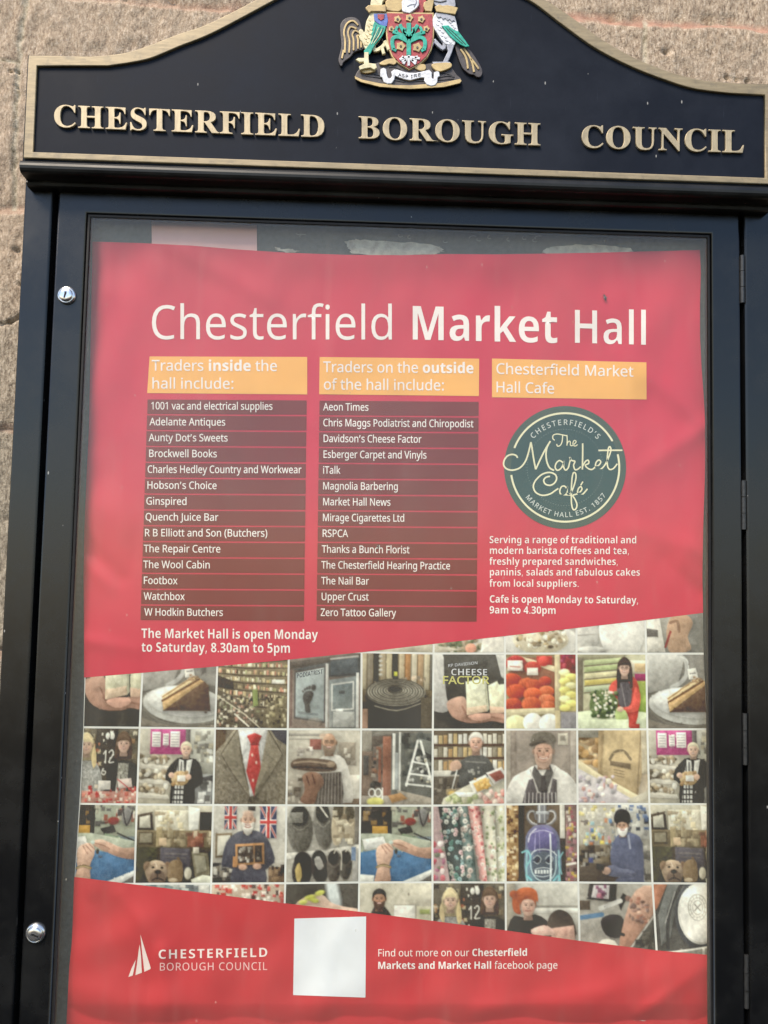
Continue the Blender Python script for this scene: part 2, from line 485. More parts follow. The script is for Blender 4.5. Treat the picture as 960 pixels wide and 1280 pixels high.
# locks
def lock(px, py, ang):
    c = P(px, py, -.004); m = bmesh.new()
    prof = [(0.0125, .0), (0.0125, -.002), (0.0118, -.0034), (0.0108, -.0042), (0.0102, -.0046), (0.0098, -.0038), (0.0092, -.0036), (0.0088, -.0062), (0.0082, -.0068), (0.004, -.0070), (0.0, -.0070)]
    k = 36; rings = []
    for r_, y_ in prof:
        rings.append([m.verts.new((c[0] + r_ * math.cos(2 * math.pi * i / k), y_, c[2] + r_ * math.sin(2 * math.pi * i / k))) for i in range(k)] if r_ > 0 else [m.verts.new((c[0], y_, c[2]))])
    for A, B in zip(rings[:-1], rings[1:]):
        for i in range(k):
            if len(B) == 1: m.faces.new((A[i], A[(i + 1) % k], B[0]))
            else: m.faces.new((A[i], A[(i + 1) % k], B[(i + 1) % k], B[i]))
    l = from_bm('lock', m, M['chrome'], door, sm=True)
    s_ = [(0.0, .0036), (0.0004, .0012), (-0.0004, -.0014), (-.0012, -.0052)]
    ca, sa = math.cos(ang), math.sin(ang)
    pth = smooth_path([(c[0] + x * ca - z * sa, c[2] + x * sa + z * ca) for x, z in s_], 5)
    wd = np.linspace(.0030, .0017, len(pth))
    plate('keyhole', [ribbon(pth, wd)], -.0068, .0006, M['black'], l, world_xz=True)
lock(82.5, 368.5, 0.0); lock(43.5, 1167.5, 1.45)

# hinges in the right-hand gap
for y0, y1 in ((318, 378), (600, 662), (892, 957), (1195, 1262)):
    xm = X_(929 + (y0 - 300) * .006, (y0 + y1) / 2, -.002); z0, z1 = Z_(929, y1, -.002), Z_(929, y0, -.002)
    bm = bmesh.new()
    for q in range(3):
        za, zc = z0 + (z1 - z0) * q / 3 + .0004, z0 + (z1 - z0) * (q + 1) / 3 - .0004
        r = bmesh.ops.create_cone(bm, cap_ends=True, segments=20, radius1=.0029, radius2=.0029, depth=zc - za)
        for v in r['verts']: v.co += Vector((xm, .0012, (za + zc) / 2))
    box(bm, xm - .0042, xm + .0042, .0026, .0050, z0 + .001, z1 - .001)
    from_bm('hinge', bm, M['hinge'], door)

# back panel inside the case, with paper left from older notices
bm = bmesh.new(); box(bm, xg0 - .03, xg1 + .03, .0262, .040, zg0 - .03, zg1 + .03)
back = from_bm('back_panel', bm, M['backing'], board)
M['residue'] = plain('torn_paper_residue', (0.46, 0.43, 0.36), 0.9, 0, 0.35, 90, 0.4, spec=.1)
rs = np.random.RandomState(5)
def torn(pts, n=7, amp=1.0):
    out = []
    for i, a in enumerate(pts):
        b = pts[(i + 1) % len(pts)]
        for k in range(n):
            t = k / n
            out.append((a[0] + (b[0] - a[0]) * t + rs.normal() * amp, a[1] + (b[1] - a[1]) * t + rs.normal() * amp * .6))
    return out
for q in ([(430, 302), (446, 299), (470, 301), (520, 303), (548, 307), (556, 314), (540, 318), (500, 319), (440, 317), (436, 310)],
          [(676, 314), (690, 308), (720, 306), (760, 307), (788, 310), (792, 316), (740, 320), (684, 318)],
          [(343, 308), (352, 311), (366, 312), (374, 314), (360, 316), (348, 313)],
          [(200, 299), (215, 298), (238, 300), (240, 306), (206, 306)]):
    plate('paper_residue', [torn(q)], .0260, .0005, M['residue'], back)
M['scuff'] = plain('pale_scuff', (0.20, 0.22, 0.215), 0.9, 0, 0.3, 200)
for cx, cy in ((372, 291), (378, 295), (500, 294), (512, 296), (556, 301), (590, 297), (598, 299), (612, 296), (636, 299), (655, 297), (668, 300), (672, 297)):
    t = rs.uniform(0, 3.1); n_ = 7
    pth = [(cx + 4 * math.cos(t + k * .5) + k * .4, cy + 2.2 * math.sin(t + k * .5)) for k in range(n_)]
    plate('scuff_mark', [ribbon(smooth_path(pth, 3), .9)], .0260, .0003, M['scuff'], back)

# ------------------------------------------------------------------ headboard
outer = [(37, 70.5), (75, 71), (114, 72), (140, 70), (163, 66), (190, 57), (225, 43.5), (260, 31.5), (319, 2), (370, -27), (425, -52), (497, -66), (565, -52), (628, -26), (678.5, 0), (714, 23), (751, 50), (790, 72.5), (833, 90), (875, 101), (921, 105.5), (968, 107)]
inner = [(47.5, 83.5), (80, 83.5), (135, 83.5), (163, 79.5), (190, 73.5), (225, 59), (268, 41.5), (346, 0), (390, -24), (440, -42), (497, -50), (550, -42), (605, -22), (659, 0), (701.5, 31), (742, 60), (788, 84), (833, 101.5), (868, 112), (911, 117.5), (957, 119.5)]
so = smooth_path(outer[2:-1], 6); so = outer[:2] + [tuple(q) for q in so] + outer[-1:]
si = smooth_path(inner[2:-1], 6); si = inner[:2] + [tuple(q) for q in si] + inner[-1:]
A_ = un(*np.array(so).T, YH); B_ = un(*np.array(si).T, YH - .003)
ow = [(float(p[0]), float(p[2])) for p in A_]; iw = [(float(p[0]), float(p[2])) for p in B_]
ow[0] = (xh0, ow[0][1]); ow[-1] = (xh1, ow[0][1] if abs(ow[-1][1] - ow[0][1]) < .006 else ow[-1][1])
grow = .0010
face_out = [(xh0 - grow, zh0 - .001)] + [(p[0] + (-grow if i == 0 else grow if i == len(ow) - 1 else 0), p[1] + grow) for i, p in enumerate(ow)] + [(xh1 + grow, zh0 - .001)]
head = plate('headboard', [face_out], WALL_Y - .012, WALL_Y - .012 - YH, [M['fascia']], board, bevel=.0008, world_xz=True)
zi0 = (Z_(46, 190.5, YH) + Z_(955, 223.5, YH)) / 2
xi0 = (X_(47.5, 83, YH - .003) + X_(42, 190, YH - .003)) / 2; xi1 = X_(955.5, 170, YH - .003)
trim_o = [(xh0, zh0)] + ow + [(xh1, zh0)]
iw2 = [(xi0, zi0)] + [(xi0, iw[0][1])] + iw[1:-1] + [(xi1, iw[-1][1])] + [(xi1, zi0)]
plate('gold_trim', [trim_o, iw2[::-1]], YH + .001, .0050, M['gold'], head, bevel=.0012, offset=-.0021, world_xz=True, bres=3)

# cornice under the headboard: a rounded roll, then a small flat step and the soffit
zc1 = zh0 - .0012
hroll = (Z_(500, 216, YH) - Z_(500, 231.5, YH))
prof = [(.020, zc1), (YH + .006, zc1)]
for k in range(9):
    t = math.pi * k / 8
    prof.append((YH + .002 - .0075 * math.sin(t) , zc1 - hroll / 2 + hroll / 2 * math.cos(t)))
prof += [(YH + .008, zc1 - hroll - .0002), (-.0155, zc1 - hroll - .0006), (-.0165, zc1 - hroll - .0036), (-.0150, zc1 - hroll - .0068), (-.012, zc1 - hroll - .0080), (.0225, zc1 - hroll - .0080)]
bm = bmesh.new(); xa, xb = xh0 - .003, xh1 + .003
ca_ = [bm.verts.new((xa, p[0], p[1])) for p in prof]; cb_ = [bm.verts.new((xb, p[0], p[1])) for p in prof]
for i in range(len(prof)): bm.faces.new((ca_[i], ca_[(i + 1) % len(prof)], cb_[(i + 1) % len(prof)], cb_[i]))
bm.faces.new(ca_); bm.faces.new(cb_[::-1])
from_bm('cornice', bm, M['edge'], head)
# ------------------------------------------------------------------ letter outlines (font units; first pair absolute, the rest steps)
GLYPH_TEXT = """\
R 175|
R(201|126,-106 -45,63 -30,71 -18,76 -6,80 6,81 18,77 30,73 45,65 55,0 -41,-67 -30,-73 -17,-76 -6,-79 6,-77 17,-76 30,-72 41,-66
R)201|21,-106 41,66 29,72 18,76 6,77 -6,79 -18,76 -30,73 -41,67 56,0 44,-65 31,-73 18,-77 6,-81 -6,-80 -18,-76 -31,-71 -44,-63
R,180|28,-87 19,84 14,81 63,0 5,-7 -25,-79 -33,-79
R.180|89,-9 -15,2 -14,8 -9,14 -3,21 3,21 9,14 14,8 15,2 17,-2 13,-8 10,-14 3,-21 -3,-21 -10,-14 -13,-8
R0384|191,-7 -49,8 -40,21 -30,37 -29,78 -10,103 4,73 12,60 20,49 30,36 41,22 51,7 50,-7 40,-22 31,-36 29,-78 10,-104 -4,-71 -12,-61 -21,-49 -30,-36 -41,-22;191,44 46,12 31,36 18,62 5,86 -5,86 -18,62 -31,36 -46,13 -46,-13 -30,-36 -17,-62 -6,-86 6,-86 17,-61 30,-37
R1384|181,0 0,335 0,46 2,37 -19,-18 -22,-19 -51,-42 -31,40 129,101 49,0 0,-480
R2384|32,0 0,49 126,127 61,64 22,28 16,28 9,28 3,31 -6,35 -17,25 -27,16 -34,5 -33,-3 -29,-9 -27,-15 -27,-19 -31,40 30,22 34,18 39,12 44,4 60,-8 46,-26 29,-40 10,-53 -4,-37 -12,-34 -18,-32 -25,-32 -64,-69 -100,-99 0,-2 242,0 0,-54
R3384|162,-7 -36,2 -34,4 -32,8 -30,12 0,56 32,-14 33,-10 35,-6 33,-2 55,6 38,19 21,30 7,40 -9,38 -26,26 -43,15 -56,5 -47,0 0,51 47,0 52,6 38,19 23,28 8,37 -6,31 -18,23 -28,15 -36,5 -36,-3 -30,-9 -55,-29 -29,41 29,18 34,16 41,12 46,3 65,-8 46,-25 28,-38 9,-48 -7,-43 -20,-34 -31,-23 -41,-14 0,-3 50,-13 36,-23 21,-35 7,-43 -5,-39 -15,-35 -24,-29 -36,-22 -46,-13
R4384|244,0 0,109 -230,0 0,50 226,323 61,0 0,-320 70,0 0,-53 -70,0 0,-109;72,162 172,0 0,151 1,59 2,47 -3,0 -13,-27 -15,-25
R5384|167,-7 -36,2 -34,5 -30,8 -25,11 0,56 27,-13 32,-10 34,-6 32,-2 48,6 38,19 24,32 8,46 -7,42 -21,30 -38,19 -54,6 -43,-3 -39,-7 -29,19 18,227 240,0 0,-54 -190,0 -11,-139 31,4 43,3 66,-9 51,-28 33,-44 11,-60 -12,-66 -35,-51 -57,-32
R7384|91,0 197,426 -258,0 0,54 321,0 0,-46 -195,-434
R8384|193,-7 -68,9 -50,25 -32,41 -10,54 3,31 11,26 16,23 20,19 24,16 25,14 -32,22 -27,26 -19,33 -6,40 5,34 14,28 22,22 29,17 35,10 38,3 58,-7 46,-22 30,-36 10,-50 -3,-27 -9,-23 -15,-20 -19,-18 -45,-29 54,-32 21,-19 17,-22 11,-26 4,-31 -11,-54 -32,-41 -50,-27;194,277 32,16 27,19 18,25 6,32 -6,30 -18,22 -27,13 -35,5 -34,-5 -27,-13 -18,-22 -6,-30 3,-22 9,-19 14,-16 18,-13;192,40 43,6 32,17 19,27 7,34 -7,32 -21,26 -32,21 -41,19 -11,4 -39,-20 -28,-23 -18,-28 -5,-33 6,-32 19,-27 31,-17
R9384|129,-7 -31,2 -29,5 0,50 27,-6 32,-2 43,4 34,11 28,18 21,24 15,29 11,33 6,36 3,38 -4,0 -18,-21 -24,-18 -32,-13 -40,-4 -56,10 -43,28 -29,46 -9,61 4,47 15,40 23,32 30,24 37,14 44,5 43,-6 39,-17 33,-29 26,-41 16,-53 5,-65 -2,-52 -7,-50 -13,-48 -20,-43 -28,-36 -39,-29 -49,-18;184,226 30,3 26,10 21,15 15,18 10,20 3,22 -2,28 -9,29 -14,26 -20,21 -26,14 -31,5 -38,-7 -30,-21 -20,-35 -7,-49 6,-41 17,-32 28,-20
R:180|89,278 -15,3 -14,8 -9,14 -3,21 3,21 9,14 14,8 15,2 17,-2 13,-8 10,-14 3,-21 -3,-21 -10,-14 -13,-8;89,-9 -15,2 -14,8 -9,14 -3,21 3,21 9,14 14,8 15,2 17,-2 13,-8 10,-14 3,-21 -3,-21 -10,-14 -13,-8
RA429|0,0 187,482 55,0 186,-482 -62,0 -58,148 -190,0 -57,-148;138,202 152,0 -54,145 -6,20 -9,29 -7,23 -11,-41 -10,-31
RB437|65,0 0,480 137,0 79,-7 57,-20 35,-36 11,-56 -6,-39 -17,-32 -29,-22 -39,-13 0,-4 29,-7 26,-10 21,-16 17,-21 11,-27 3,-34 -11,-57 -33,-43 -53,-27 -69,-9;126,275 88,0 52,5 33,15 17,25 6,34 -7,34 -21,23 -36,13 -53,4 -79,0;126,51 96,0 54,6 35,19 19,29 6,36 -7,34 -19,27 -36,17 -56,6 -92,0
RC424|261,-7 -67,8 -55,23 -43,36 -31,49 -18,61 -6,70 7,69 19,59 33,50 46,37 57,23 68,8 71,-7 62,-21 -25,-51 -49,18 -28,6 -31,2 -48,-6 -41,-17 -33,-29 -33,-61 -11,-80 10,-80 31,-62 32,-29 41,-17 51,-6 60,6 55,13 0,-52 -56,-15
RD490|65,0 0,480 148,0 68,-7 57,-20 47,-34 35,-45 22,-59 7,-71 -7,-74 -22,-61 -37,-48 -50,-34 -61,-20 -73,-7;126,52 65,0 85,12 61,35 36,60 12,83 -5,59 -16,47 -26,35 -57,34 -77,11 -78,0
RE373|65,0 0,480 268,0 0,-54 -207,0 0,-149 195,0 0,-53 -195,0 0,-171 207,0 0,-53
RF349|65,0 0,480 268,0 0,-54 -207,0 0,-169 194,0 0,-54 -194,0 0,-203
RG489|271,-7 -69,8 -57,22 -45,36 -33,49 -19,61 -7,71 7,70 23,60 36,49 48,37 62,23 72,7 40,-2 37,-5 34,-9 33,-12 -23,-52 -58,19 -32,6 -34,2 -53,-6 -45,-17 -36,-29 -36,-61 -12,-80 5,-54 14,-47 23,-39 35,-30 45,-18 59,-6 53,3 41,8 0,142 -106,0 0,54 166,0 0,-235 -39,-11 -39,-8 -43,-4
RH498|65,0 0,480 61,0 0,-203 245,0 0,203 61,0 0,-480 -61,0 0,224 -245,0 0,-224
RI228|27,0 0,35 56,13 0,383 -56,14 0,35 173,0 0,-35 -56,-14 0,-383 56,-13 0,-35
RJ183|-3,-128 -28,3 -21,6 0,51 22,-5 26,-2 16,2 16,5 14,9 10,15 7,20 3,27 0,477 60,0 0,-473 -8,-60 -26,-42 -40,-24
RK416|65,0 0,480 61,0 0,-237 41,46 41,45 130,146 70,0 -190,-209 198,-271 -71,0 -170,229 -49,-43 0,-186
RL352|65,0 0,480 61,0 0,-426 209,0 0,-54
RM609|65,0 0,480 89,0 148,-393 3,0 150,393 89,0 0,-480 -60,0 0,295 2,69 3,56 -3,0 -160,-420 -49,0 -158,420 -3,0 4,-56 1,-73 0,-291
RN510|65,0 0,480 70,0 256,-397 3,0 -2,32 -2,47 -1,47 0,271 56,0 0,-480 -70,0 -257,398 -2,0 3,-58 2,-72 0,-268
RO525|263,-7 -69,8 -55,23 -43,37 -31,50 -18,60 -6,70 6,69 18,60 31,49 43,37 56,23 68,8 66,-8 55,-23 43,-36 31,-50 19,-60 7,-70 -7,-69 -19,-61 -31,-49 -43,-37 -55,-23;263,46 49,5 40,18 30,29 28,61 10,81 -10,81 -28,61 -30,29 -39,17 -50,6 -49,-6 -40,-17 -31,-29 -29,-61 -9,-81 9,-81 29,-61 30,-29 40,-18
RP406|65,0 0,480 127,0 81,-10 56,-27 32,-45 11,-60 -4,-38 -14,-36 -24,-31 -36,-25 -49,-16 -64,-5 -55,0 0,-187;126,238 48,0 60,6 42,17 25,29 9,46 -8,40 -22,29 -38,17 -55,6 -61,0
RQ525|372,-114 -93,108 -9,-1 -7,0 -69,8 -55,23 -43,37 -31,50 -18,60 -6,70 6,69 18,60 31,49 43,37 56,23 68,8 66,-8 55,-23 43,-36 31,-50 19,-60 7,-70 -9,-81 -27,-68 -43,-53 -61,-33 115,-119;263,46 49,5 40,18 30,29 28,61 10,81 -10,81 -28,61 -30,29 -39,17 -50,6 -49,-6 -40,-17 -31,-29 -29,-61 -9,-81 9,-81 29,-61 30,-29 40,-18
RR418|65,0 0,480 132,0 78,-9 54,-25 32,-43 11,-60 -3,-35 -11,-29 -16,-23 -20,-17 -22,-14 -24,-10 132,-215 -71,0 -116,198 -95,0 0,-198;126,249 71,0 51,6 35,17 20,29 7,39 -7,41 -22,26 -36,15 -51,5 -68,0
RS369|166,-7 -39,2 -36,4 -31,8 -26,9 0,58 60,-20 37,-6 38,-2 47,5 33,15 21,25 7,32 -3,22 -7,18 -14,15 -21,14 -68,30 -54,24 -38,30 -24,38 -8,50 5,36 15,29 23,25 31,17 37,12 42,3 38,-2 35,-5 31,-9 29,-11 -19,-51 -54,18 -30,5 -31,2 -39,-5 -29,-14 -17,-22 -6,-29 3,-22 7,-18 14,-15 19,-14 62,-27 39,-16 33,-18 25,-19 19,-23 11,-28 4,-35 -11,-56 -35,-43 -55,-27
RT373|156,0 0,426 -149,0 0,54 359,0 0,-54 -149,0 0,-426
RU491|243,-7 -55,6 -45,16 -36,27 -35,56 -12,73 0,309 61,0 0,-311 8,-52 23,-39 39,-24 55,-8 57,8 38,26 22,40 7,49 0,311 60,0 0,-311 -5,-47 -15,-42 -26,-36 -36,-28 -47,-17
RV403|171,0 -171,480 63,0 108,-308 18,-55 12,-50 13,50 18,56 107,307 64,0 -171,-480
RW625|135,0 -127,480 63,0 75,-293 14,-60 9,-54 10,57 15,60 85,290 62,0 88,-292 16,-61 10,-54 10,54 14,60 74,293 63,0 -128,-480 -61,0 -93,314 -11,39 -9,35 -4,21 -7,-37 -16,-60 -91,-312
RZ384|26,0 0,46 252,380 -244,0 0,54 317,0 0,-46 -252,-380 259,0 0,-54
Ra377|144,-7 -44,7 -37,19 -24,33 -8,48 10,48 32,35 54,23 76,9 62,2 0,21 -5,39 -15,24 -23,13 -32,4 -27,-2 -27,-6 -47,-19 -18,44 25,12 30,10 33,7 34,2 58,-7 40,-22 23,-37 8,-55 0,-245 -43,0 -11,51 -3,0 -24,-26 -25,-18 -31,-10;158,41 42,6 34,19 22,32 8,46 0,32 -53,-2 -57,-7 -36,-15 -20,-22 -6,-31 5,-26 13,-18 22,-11
Rb413|228,-7 -39,4 -31,12 -24,17 -18,20 -5,0 -12,-46 -42,0 0,510 59,0 0,-124 -1,-42 -2,-32 3,0 18,21 24,18 31,11 39,4 60,-12 47,-35 31,-58 10,-81 -10,-81 -31,-59 -47,-35;219,42 42,9 30,27 18,43 6,60 -11,75 -32,46 -54,15 -49,-8 -31,-25 -16,-42 -6,-60 0,-3 6,-58 16,-43 31,-27
Rc322|201,-7 -45,5 -39,15 -34,25 -25,35 -16,47 -5,58 5,60 17,48 26,36 34,25 41,15 46,5 53,-6 41,-14 -18,-49 -38,12 -40,5 -59,-15 -35,-46 -12,-75 7,-58 19,-42 32,-26 45,-9 28,2 24,4 41,15 0,-52 -40,-15
Rd413|185,-7 -61,12 -47,35 -30,58 -10,81 10,82 31,58 47,36 60,12 38,-4 31,-12 24,-17 19,-20 4,0 -2,25 -2,28 0,143 59,0 0,-510 -48,0 -8,48 -3,0 -19,-21 -24,-18 -31,-12;194,42 49,8 31,24 18,39 6,55 0,11 -6,59 -17,44 -31,27 -51,9 -41,-10 -30,-28 -18,-45 -6,-57 6,-57 18,-43 30,-27
Re379|210,-7 -48,5 -42,16 -35,26 -26,36 -17,46 -5,55 5,55 15,47 24,37 31,28 39,17 45,6 43,-5 37,-15 29,-25 22,-32 13,-40 5,-46 0,-35 -247,0 9,-54 22,-39 36,-24 48,-8 32,1 29,5 54,19 0,-52 -54,-18 -29,-4;99,216 184,0 -6,41 -15,33 -28,21 -39,7 -37,-6 -29,-21 -20,-32
Rf231|73,0 0,314 -63,0 0,28 63,20 0,21 8,60 23,40 37,23 49,8 39,-4 31,-8 -16,-47 -24,7 -29,3 -26,-5 -18,-14 -11,-26 -4,-37 0,-23 91,0 0,-46 -91,0 0,-314
Rg413|195,-161 -72,6 -58,17 0,54 60,-21 73,-7 42,7 31,20 20,32 7,42 0,14 0,24 2,21 -3,0 -29,-31 -37,-18 -46,-6 -62,13 -47,36 -29,59 -10,78 10,77 29,60 47,38 62,13 34,-4 30,-10 26,-17 23,-24 3,0 8,48 47,0 0,-366 -10,-68 -29,-48 -50,-29;194,42 47,7 32,22 19,38 6,56 0,14 -6,64 -19,42 -33,24 -47,8 -40,-9 -30,-27 -19,-44 -6,-58 6,-59 19,-43 30,-27
Rh415|57,0 0,510 59,0 0,-149 -3,-51 4,0 20,24 27,18 31,10 34,4 58,-8 41,-23 24,-41 9,-60 0,-234 -59,0 0,230 -9,48 -27,29 -44,10 -51,-8 -32,-26 -17,-41 -6,-56 0,-186
Ri173|87,420 -13,2 -12,7 -7,12 -3,16 3,17 7,12 12,7 13,2 13,-2 11,-7 8,-12 3,-17 -3,-16 -8,-12 -11,-7;57,0 0,360 59,0 0,-360
Rk359|57,0 0,510 59,0 0,-266 -1,-28 -2,-31 3,0 12,16 16,20 14,17 115,122 70,0 -146,-154 156,-206 -72,0 -125,168 -40,-36 0,-132
Rl173|57,0 0,510 59,0 0,-510
Rm628|57,0 0,360 48,0 8,-49 4,0 20,25 25,17 30,10 31,4 50,-7 37,-20 23,-34 3,0 22,27 28,19 32,11 34,4 53,-8 38,-24 23,-40 8,-61 0,-234 -59,0 0,232 -8,47 -24,29 -41,9 -45,-8 -30,-22 -17,-37 -5,-51 0,-199 -59,0 0,232 -8,47 -25,29 -41,9 -46,-8 -29,-26 -16,-41 -5,-55 0,-187
Rn415|57,0 0,360 48,0 8,-49 4,0 21,25 27,17 32,10 33,4 57,-8 41,-24 24,-40 9,-61 0,-234 -59,0 0,230 -9,48 -27,29 -44,10 -51,-8 -32,-26 -17,-41 -6,-55 0,-187
Ro406|202,-7 -45,6 -40,16 -33,27 -26,37 -16,46 -5,56 11,79 34,58 53,37 69,12 46,-6 40,-16 34,-27 25,-36 16,-46 5,-55 -11,-80 -34,-59 -54,-36;203,42 48,10 32,28 20,43 6,58 -6,57 -20,43 -32,27 -48,9 -48,-9 -32,-27 -19,-43 -6,-57 6,-58 19,-43 33,-28
Rp413|57,-161 0,521 48,0 8,-49 3,0 19,22 23,18 31,12 39,4 60,-12 47,-35 31,-58 10,-81 -10,-81 -31,-59 -47,-36 -60,-12 -38,4 -31,12 -24,17 -19,20 -4,0 3,-29 1,-30 0,-148;219,42 30,5 24,13 18,22 14,28 7,33 3,38 -6,56 -18,43 -30,28 -43,9 -47,-8 -31,-23 -17,-39 -7,-55 0,-11 6,-59 16,-44 31,-27
Rq413|297,-161 0,154 1,28 2,27 -4,0 -18,-21 -24,-18 -32,-12 -39,-4 -59,12 -46,35 -31,58 -10,81 10,82 31,58 48,36 59,12 39,-4 31,-12 24,-18 19,-22 2,0 9,49 47,0 0,-521;195,42 47,8 32,23 17,39 7,55 0,12 -6,60 -17,43 -32,27 -50,9 -42,-10 -29,-28 -18,-45 -6,-57 6,-57 18,-43 30,-27
Rr277|57,0 0,360 48,0 7,-66 3,0 20,28 25,23 30,16 35,6 22,-1 20,-3 -7,-55 -19,4 -20,1 -27,-4 -25,-11 -22,-18 -16,-24 -11,-30 -4,-34 0,-192
Rs322|148,-7 -35,2 -30,4 -26,8 -22,9 0,54 52,-20 31,-7 31,-2 39,4 26,10 15,17 5,22 -1,13 -6,11 -10,11 -17,11 -54,24 -60,27 -22,15 -16,17 -10,21 -4,27 10,41 28,30 43,18 54,7 32,-2 30,-5 53,-17 -20,-47 -48,16 -25,5 -26,1 -32,-3 -23,-8 -15,-14 -4,-18 2,-14 6,-12 12,-10 18,-10 54,-23 59,-26 21,-15 16,-18 9,-21 3,-27 -9,-46 -29,-33 -46,-20
Rt242|167,-7 -27,3 -25,7 -21,13 -17,21 -12,29 -3,39 0,209 -51,0 0,29 51,23 24,77 35,0 0,-83 104,0 0,-46 -104,0 0,-208 4,-29 12,-20 18,-11 22,-4 28,2 23,5 0,-45 -27,-8
Ru415|184,-7 -57,8 -41,24 -25,40 -8,59 0,236 60,0 0,-232 9,-47 26,-29 45,-10 50,9 33,25 17,41 6,56 0,187 59,0 0,-360 -48,0 -9,48 -3,0 -21,-25 -27,-17 -32,-9
Rv341|136,0 -136,360 63,0 77,-212 11,-33 11,-35 7,-28 2,0 8,29 11,35 11,32 77,212 63,0 -137,-360
Rw528|106,1 -99,360 62,0 49,-192 14,-59 10,-49 2,0 7,28 8,36 10,33 63,203 65,0 62,-203 14,-50 10,-46 2,0 10,46 15,61 50,192 60,0 -100,-360 -69,0 -62,202 -15,55 -9,41 -3,0 -9,-41 -15,-55 -65,-202
Rx355|12,0 130,184 -124,176 67,0 93,-136 92,136 66,0 -124,-176 131,-184 -67,0 -98,144 -99,-144
Ry343|56,-161 -28,1 -21,4 0,47 18,-2 22,-2 28,5 22,13 17,20 13,26 19,48 -145,361 63,0 78,-205 18,-51 12,-47 3,0 12,44 19,55 73,204 64,0 -156,-410 -21,-46 -27,-35 -36,-23
R’403|64,0 0,480 275,0 0,-480;98,34 208,0 0,411 -208,0
B0384|191,-7 -52,8 -43,21 -32,37 -30,78 -10,103 4,72 12,61 22,48 31,36 43,23 55,7 53,-7 42,-22 32,-36 31,-78 10,-104 -4,-72 -12,-61 -22,-48 -31,-36 -43,-22;191,75 32,10 21,31 11,52 4,72 -4,72 -11,51 -21,32 -32,10 -32,-10 -20,-32 -11,-51 -3,-72 3,-72 11,-51 20,-31
B3384|164,-7 -74,7 -64,19 0,86 31,-13 33,-10 33,-6 30,-2 46,5 30,14 17,22 5,31 -2,18 -8,16 -14,12 -21,8 -30,6 -40,2 -37,0 0,77 37,0 39,3 29,6 19,10 12,13 7,15 2,18 -4,23 -12,17 -21,11 -32,3 -32,-3 -27,-8 -43,-24 -47,70 31,19 35,15 42,10 49,3 66,-7 51,-23 32,-36 11,-48 -7,-45 -23,-34 -33,-25 -40,-15 0,-2 51,-13 36,-22 23,-33 7,-43 -5,-40 -15,-35 -26,-30 -37,-23 -49,-14
B4384|216,0 0,99 -205,0 0,71 211,310 93,0 0,-302 58,0 0,-79 -58,0 0,-99;101,178 115,0 0,81 1,38 2,41 1,25 -2,0 -13,-26 -16,-26
B5384|162,-7 -37,2 -34,5 -31,8 -27,11 0,88 27,-12 33,-10 34,-7 31,-2 40,5 29,13 18,24 6,34 -10,40 -33,24 -53,8 -39,-3 -33,-7 -41,21 18,245 260,0 0,-86 -171,0 -9,-94 25,4 36,2 42,-4 36,-13 31,-20 23,-29 15,-36 5,-43 -12,-70 -36,-53 -60,-34
B8384|192,-7 -71,9 -54,26 -32,40 -11,54 6,44 20,35 30,28 36,22 -30,22 -25,26 -17,32 -6,40 6,35 16,29 25,22 32,16 36,9 39,4 40,-4 36,-9 32,-16 24,-22 16,-29 5,-36 -6,-39 -18,-32 -28,-25 -34,-21 49,-31 21,-19 17,-23 10,-26 4,-30 -5,-37 -16,-32 -26,-26 -33,-20 -41,-12;192,296 22,11 18,14 13,18 5,24 -4,20 -13,16 -18,9 -24,4 -22,-4 -19,-9 -12,-16 -4,-20 4,-23 13,-18 19,-14;191,68 33,4 23,12 14,19 5,24 -3,17 -8,15 -26,25 -33,20 -9,5 -28,-16 -22,-18 -15,-22 -4,-25 4,-24 14,-19 23,-13
B9384|120,-7 -33,1 -32,4 0,81 28,-4 30,-2 53,4 39,15 28,22 18,30 11,37 5,41 -4,0 -17,-21 -21,-18 -28,-12 -41,-4 -55,9 -43,30 -27,48 -10,64 11,70 33,53 52,33 68,11 46,-6 42,-17 36,-28 27,-41 18,-53 6,-65 -2,-41 -4,-41 -8,-39 -13,-37 -18,-34 -25,-30 -30,-25 -39,-19 -46,-12;185,244 21,3 18,8 15,11 11,14 7,15 2,16 -2,22 -6,22 -10,19 -14,16 -18,10 -22,4 -27,-5 -22,-16 -14,-26 -4,-37 4,-32 12,-23 20,-16
BA463|0,0 169,482 124,0 170,-482 -109,0 -35,114 -175,0 -35,-114;170,199 125,0 -36,112 -8,29 -11,35 -8,32 -9,-33 -11,-38 -8,-25
BC428|255,-7 -68,8 -54,23 -42,37 -29,49 -17,60 -6,69 7,68 19,60 32,50 44,38 56,23 67,8 36,-2 35,-7 36,-10 33,-14 -33,-83 -54,22 -27,7 -26,3 -52,-11 -37,-33 -24,-52 -7,-68 7,-67 21,-51 37,-32 55,-10 29,2 30,5 63,18 0,-85 -31,-11 -31,-8 -33,-4
BD497|60,0 0,480 151,0 70,-7 61,-20 49,-34 36,-45 23,-59 8,-71 -8,-74 -23,-61 -38,-48 -52,-34 -64,-20 -77,-7;162,84 44,0 64,10 46,29 27,50 10,69 -9,69 -26,48 -43,28 -59,9 -54,0
BE376|60,0 0,480 276,0 0,-84 -174,0 0,-105 162,0 0,-83 -162,0 0,-124 174,0 0,-84
BF369|60,0 0,480 275,0 0,-84 -174,0 0,-123 162,0 0,-84 -162,0 0,-189
BH514|60,0 0,480 102,0 0,-189 190,0 0,189 101,0 0,-480 -101,0 0,207 -190,0 0,-207
BI261|21,0 0,58 59,27 0,310 -59,27 0,58 219,0 0,-58 -59,-27 0,-310 59,-27 0,-58
BL379|60,0 0,480 102,0 0,-396 195,0 0,-84
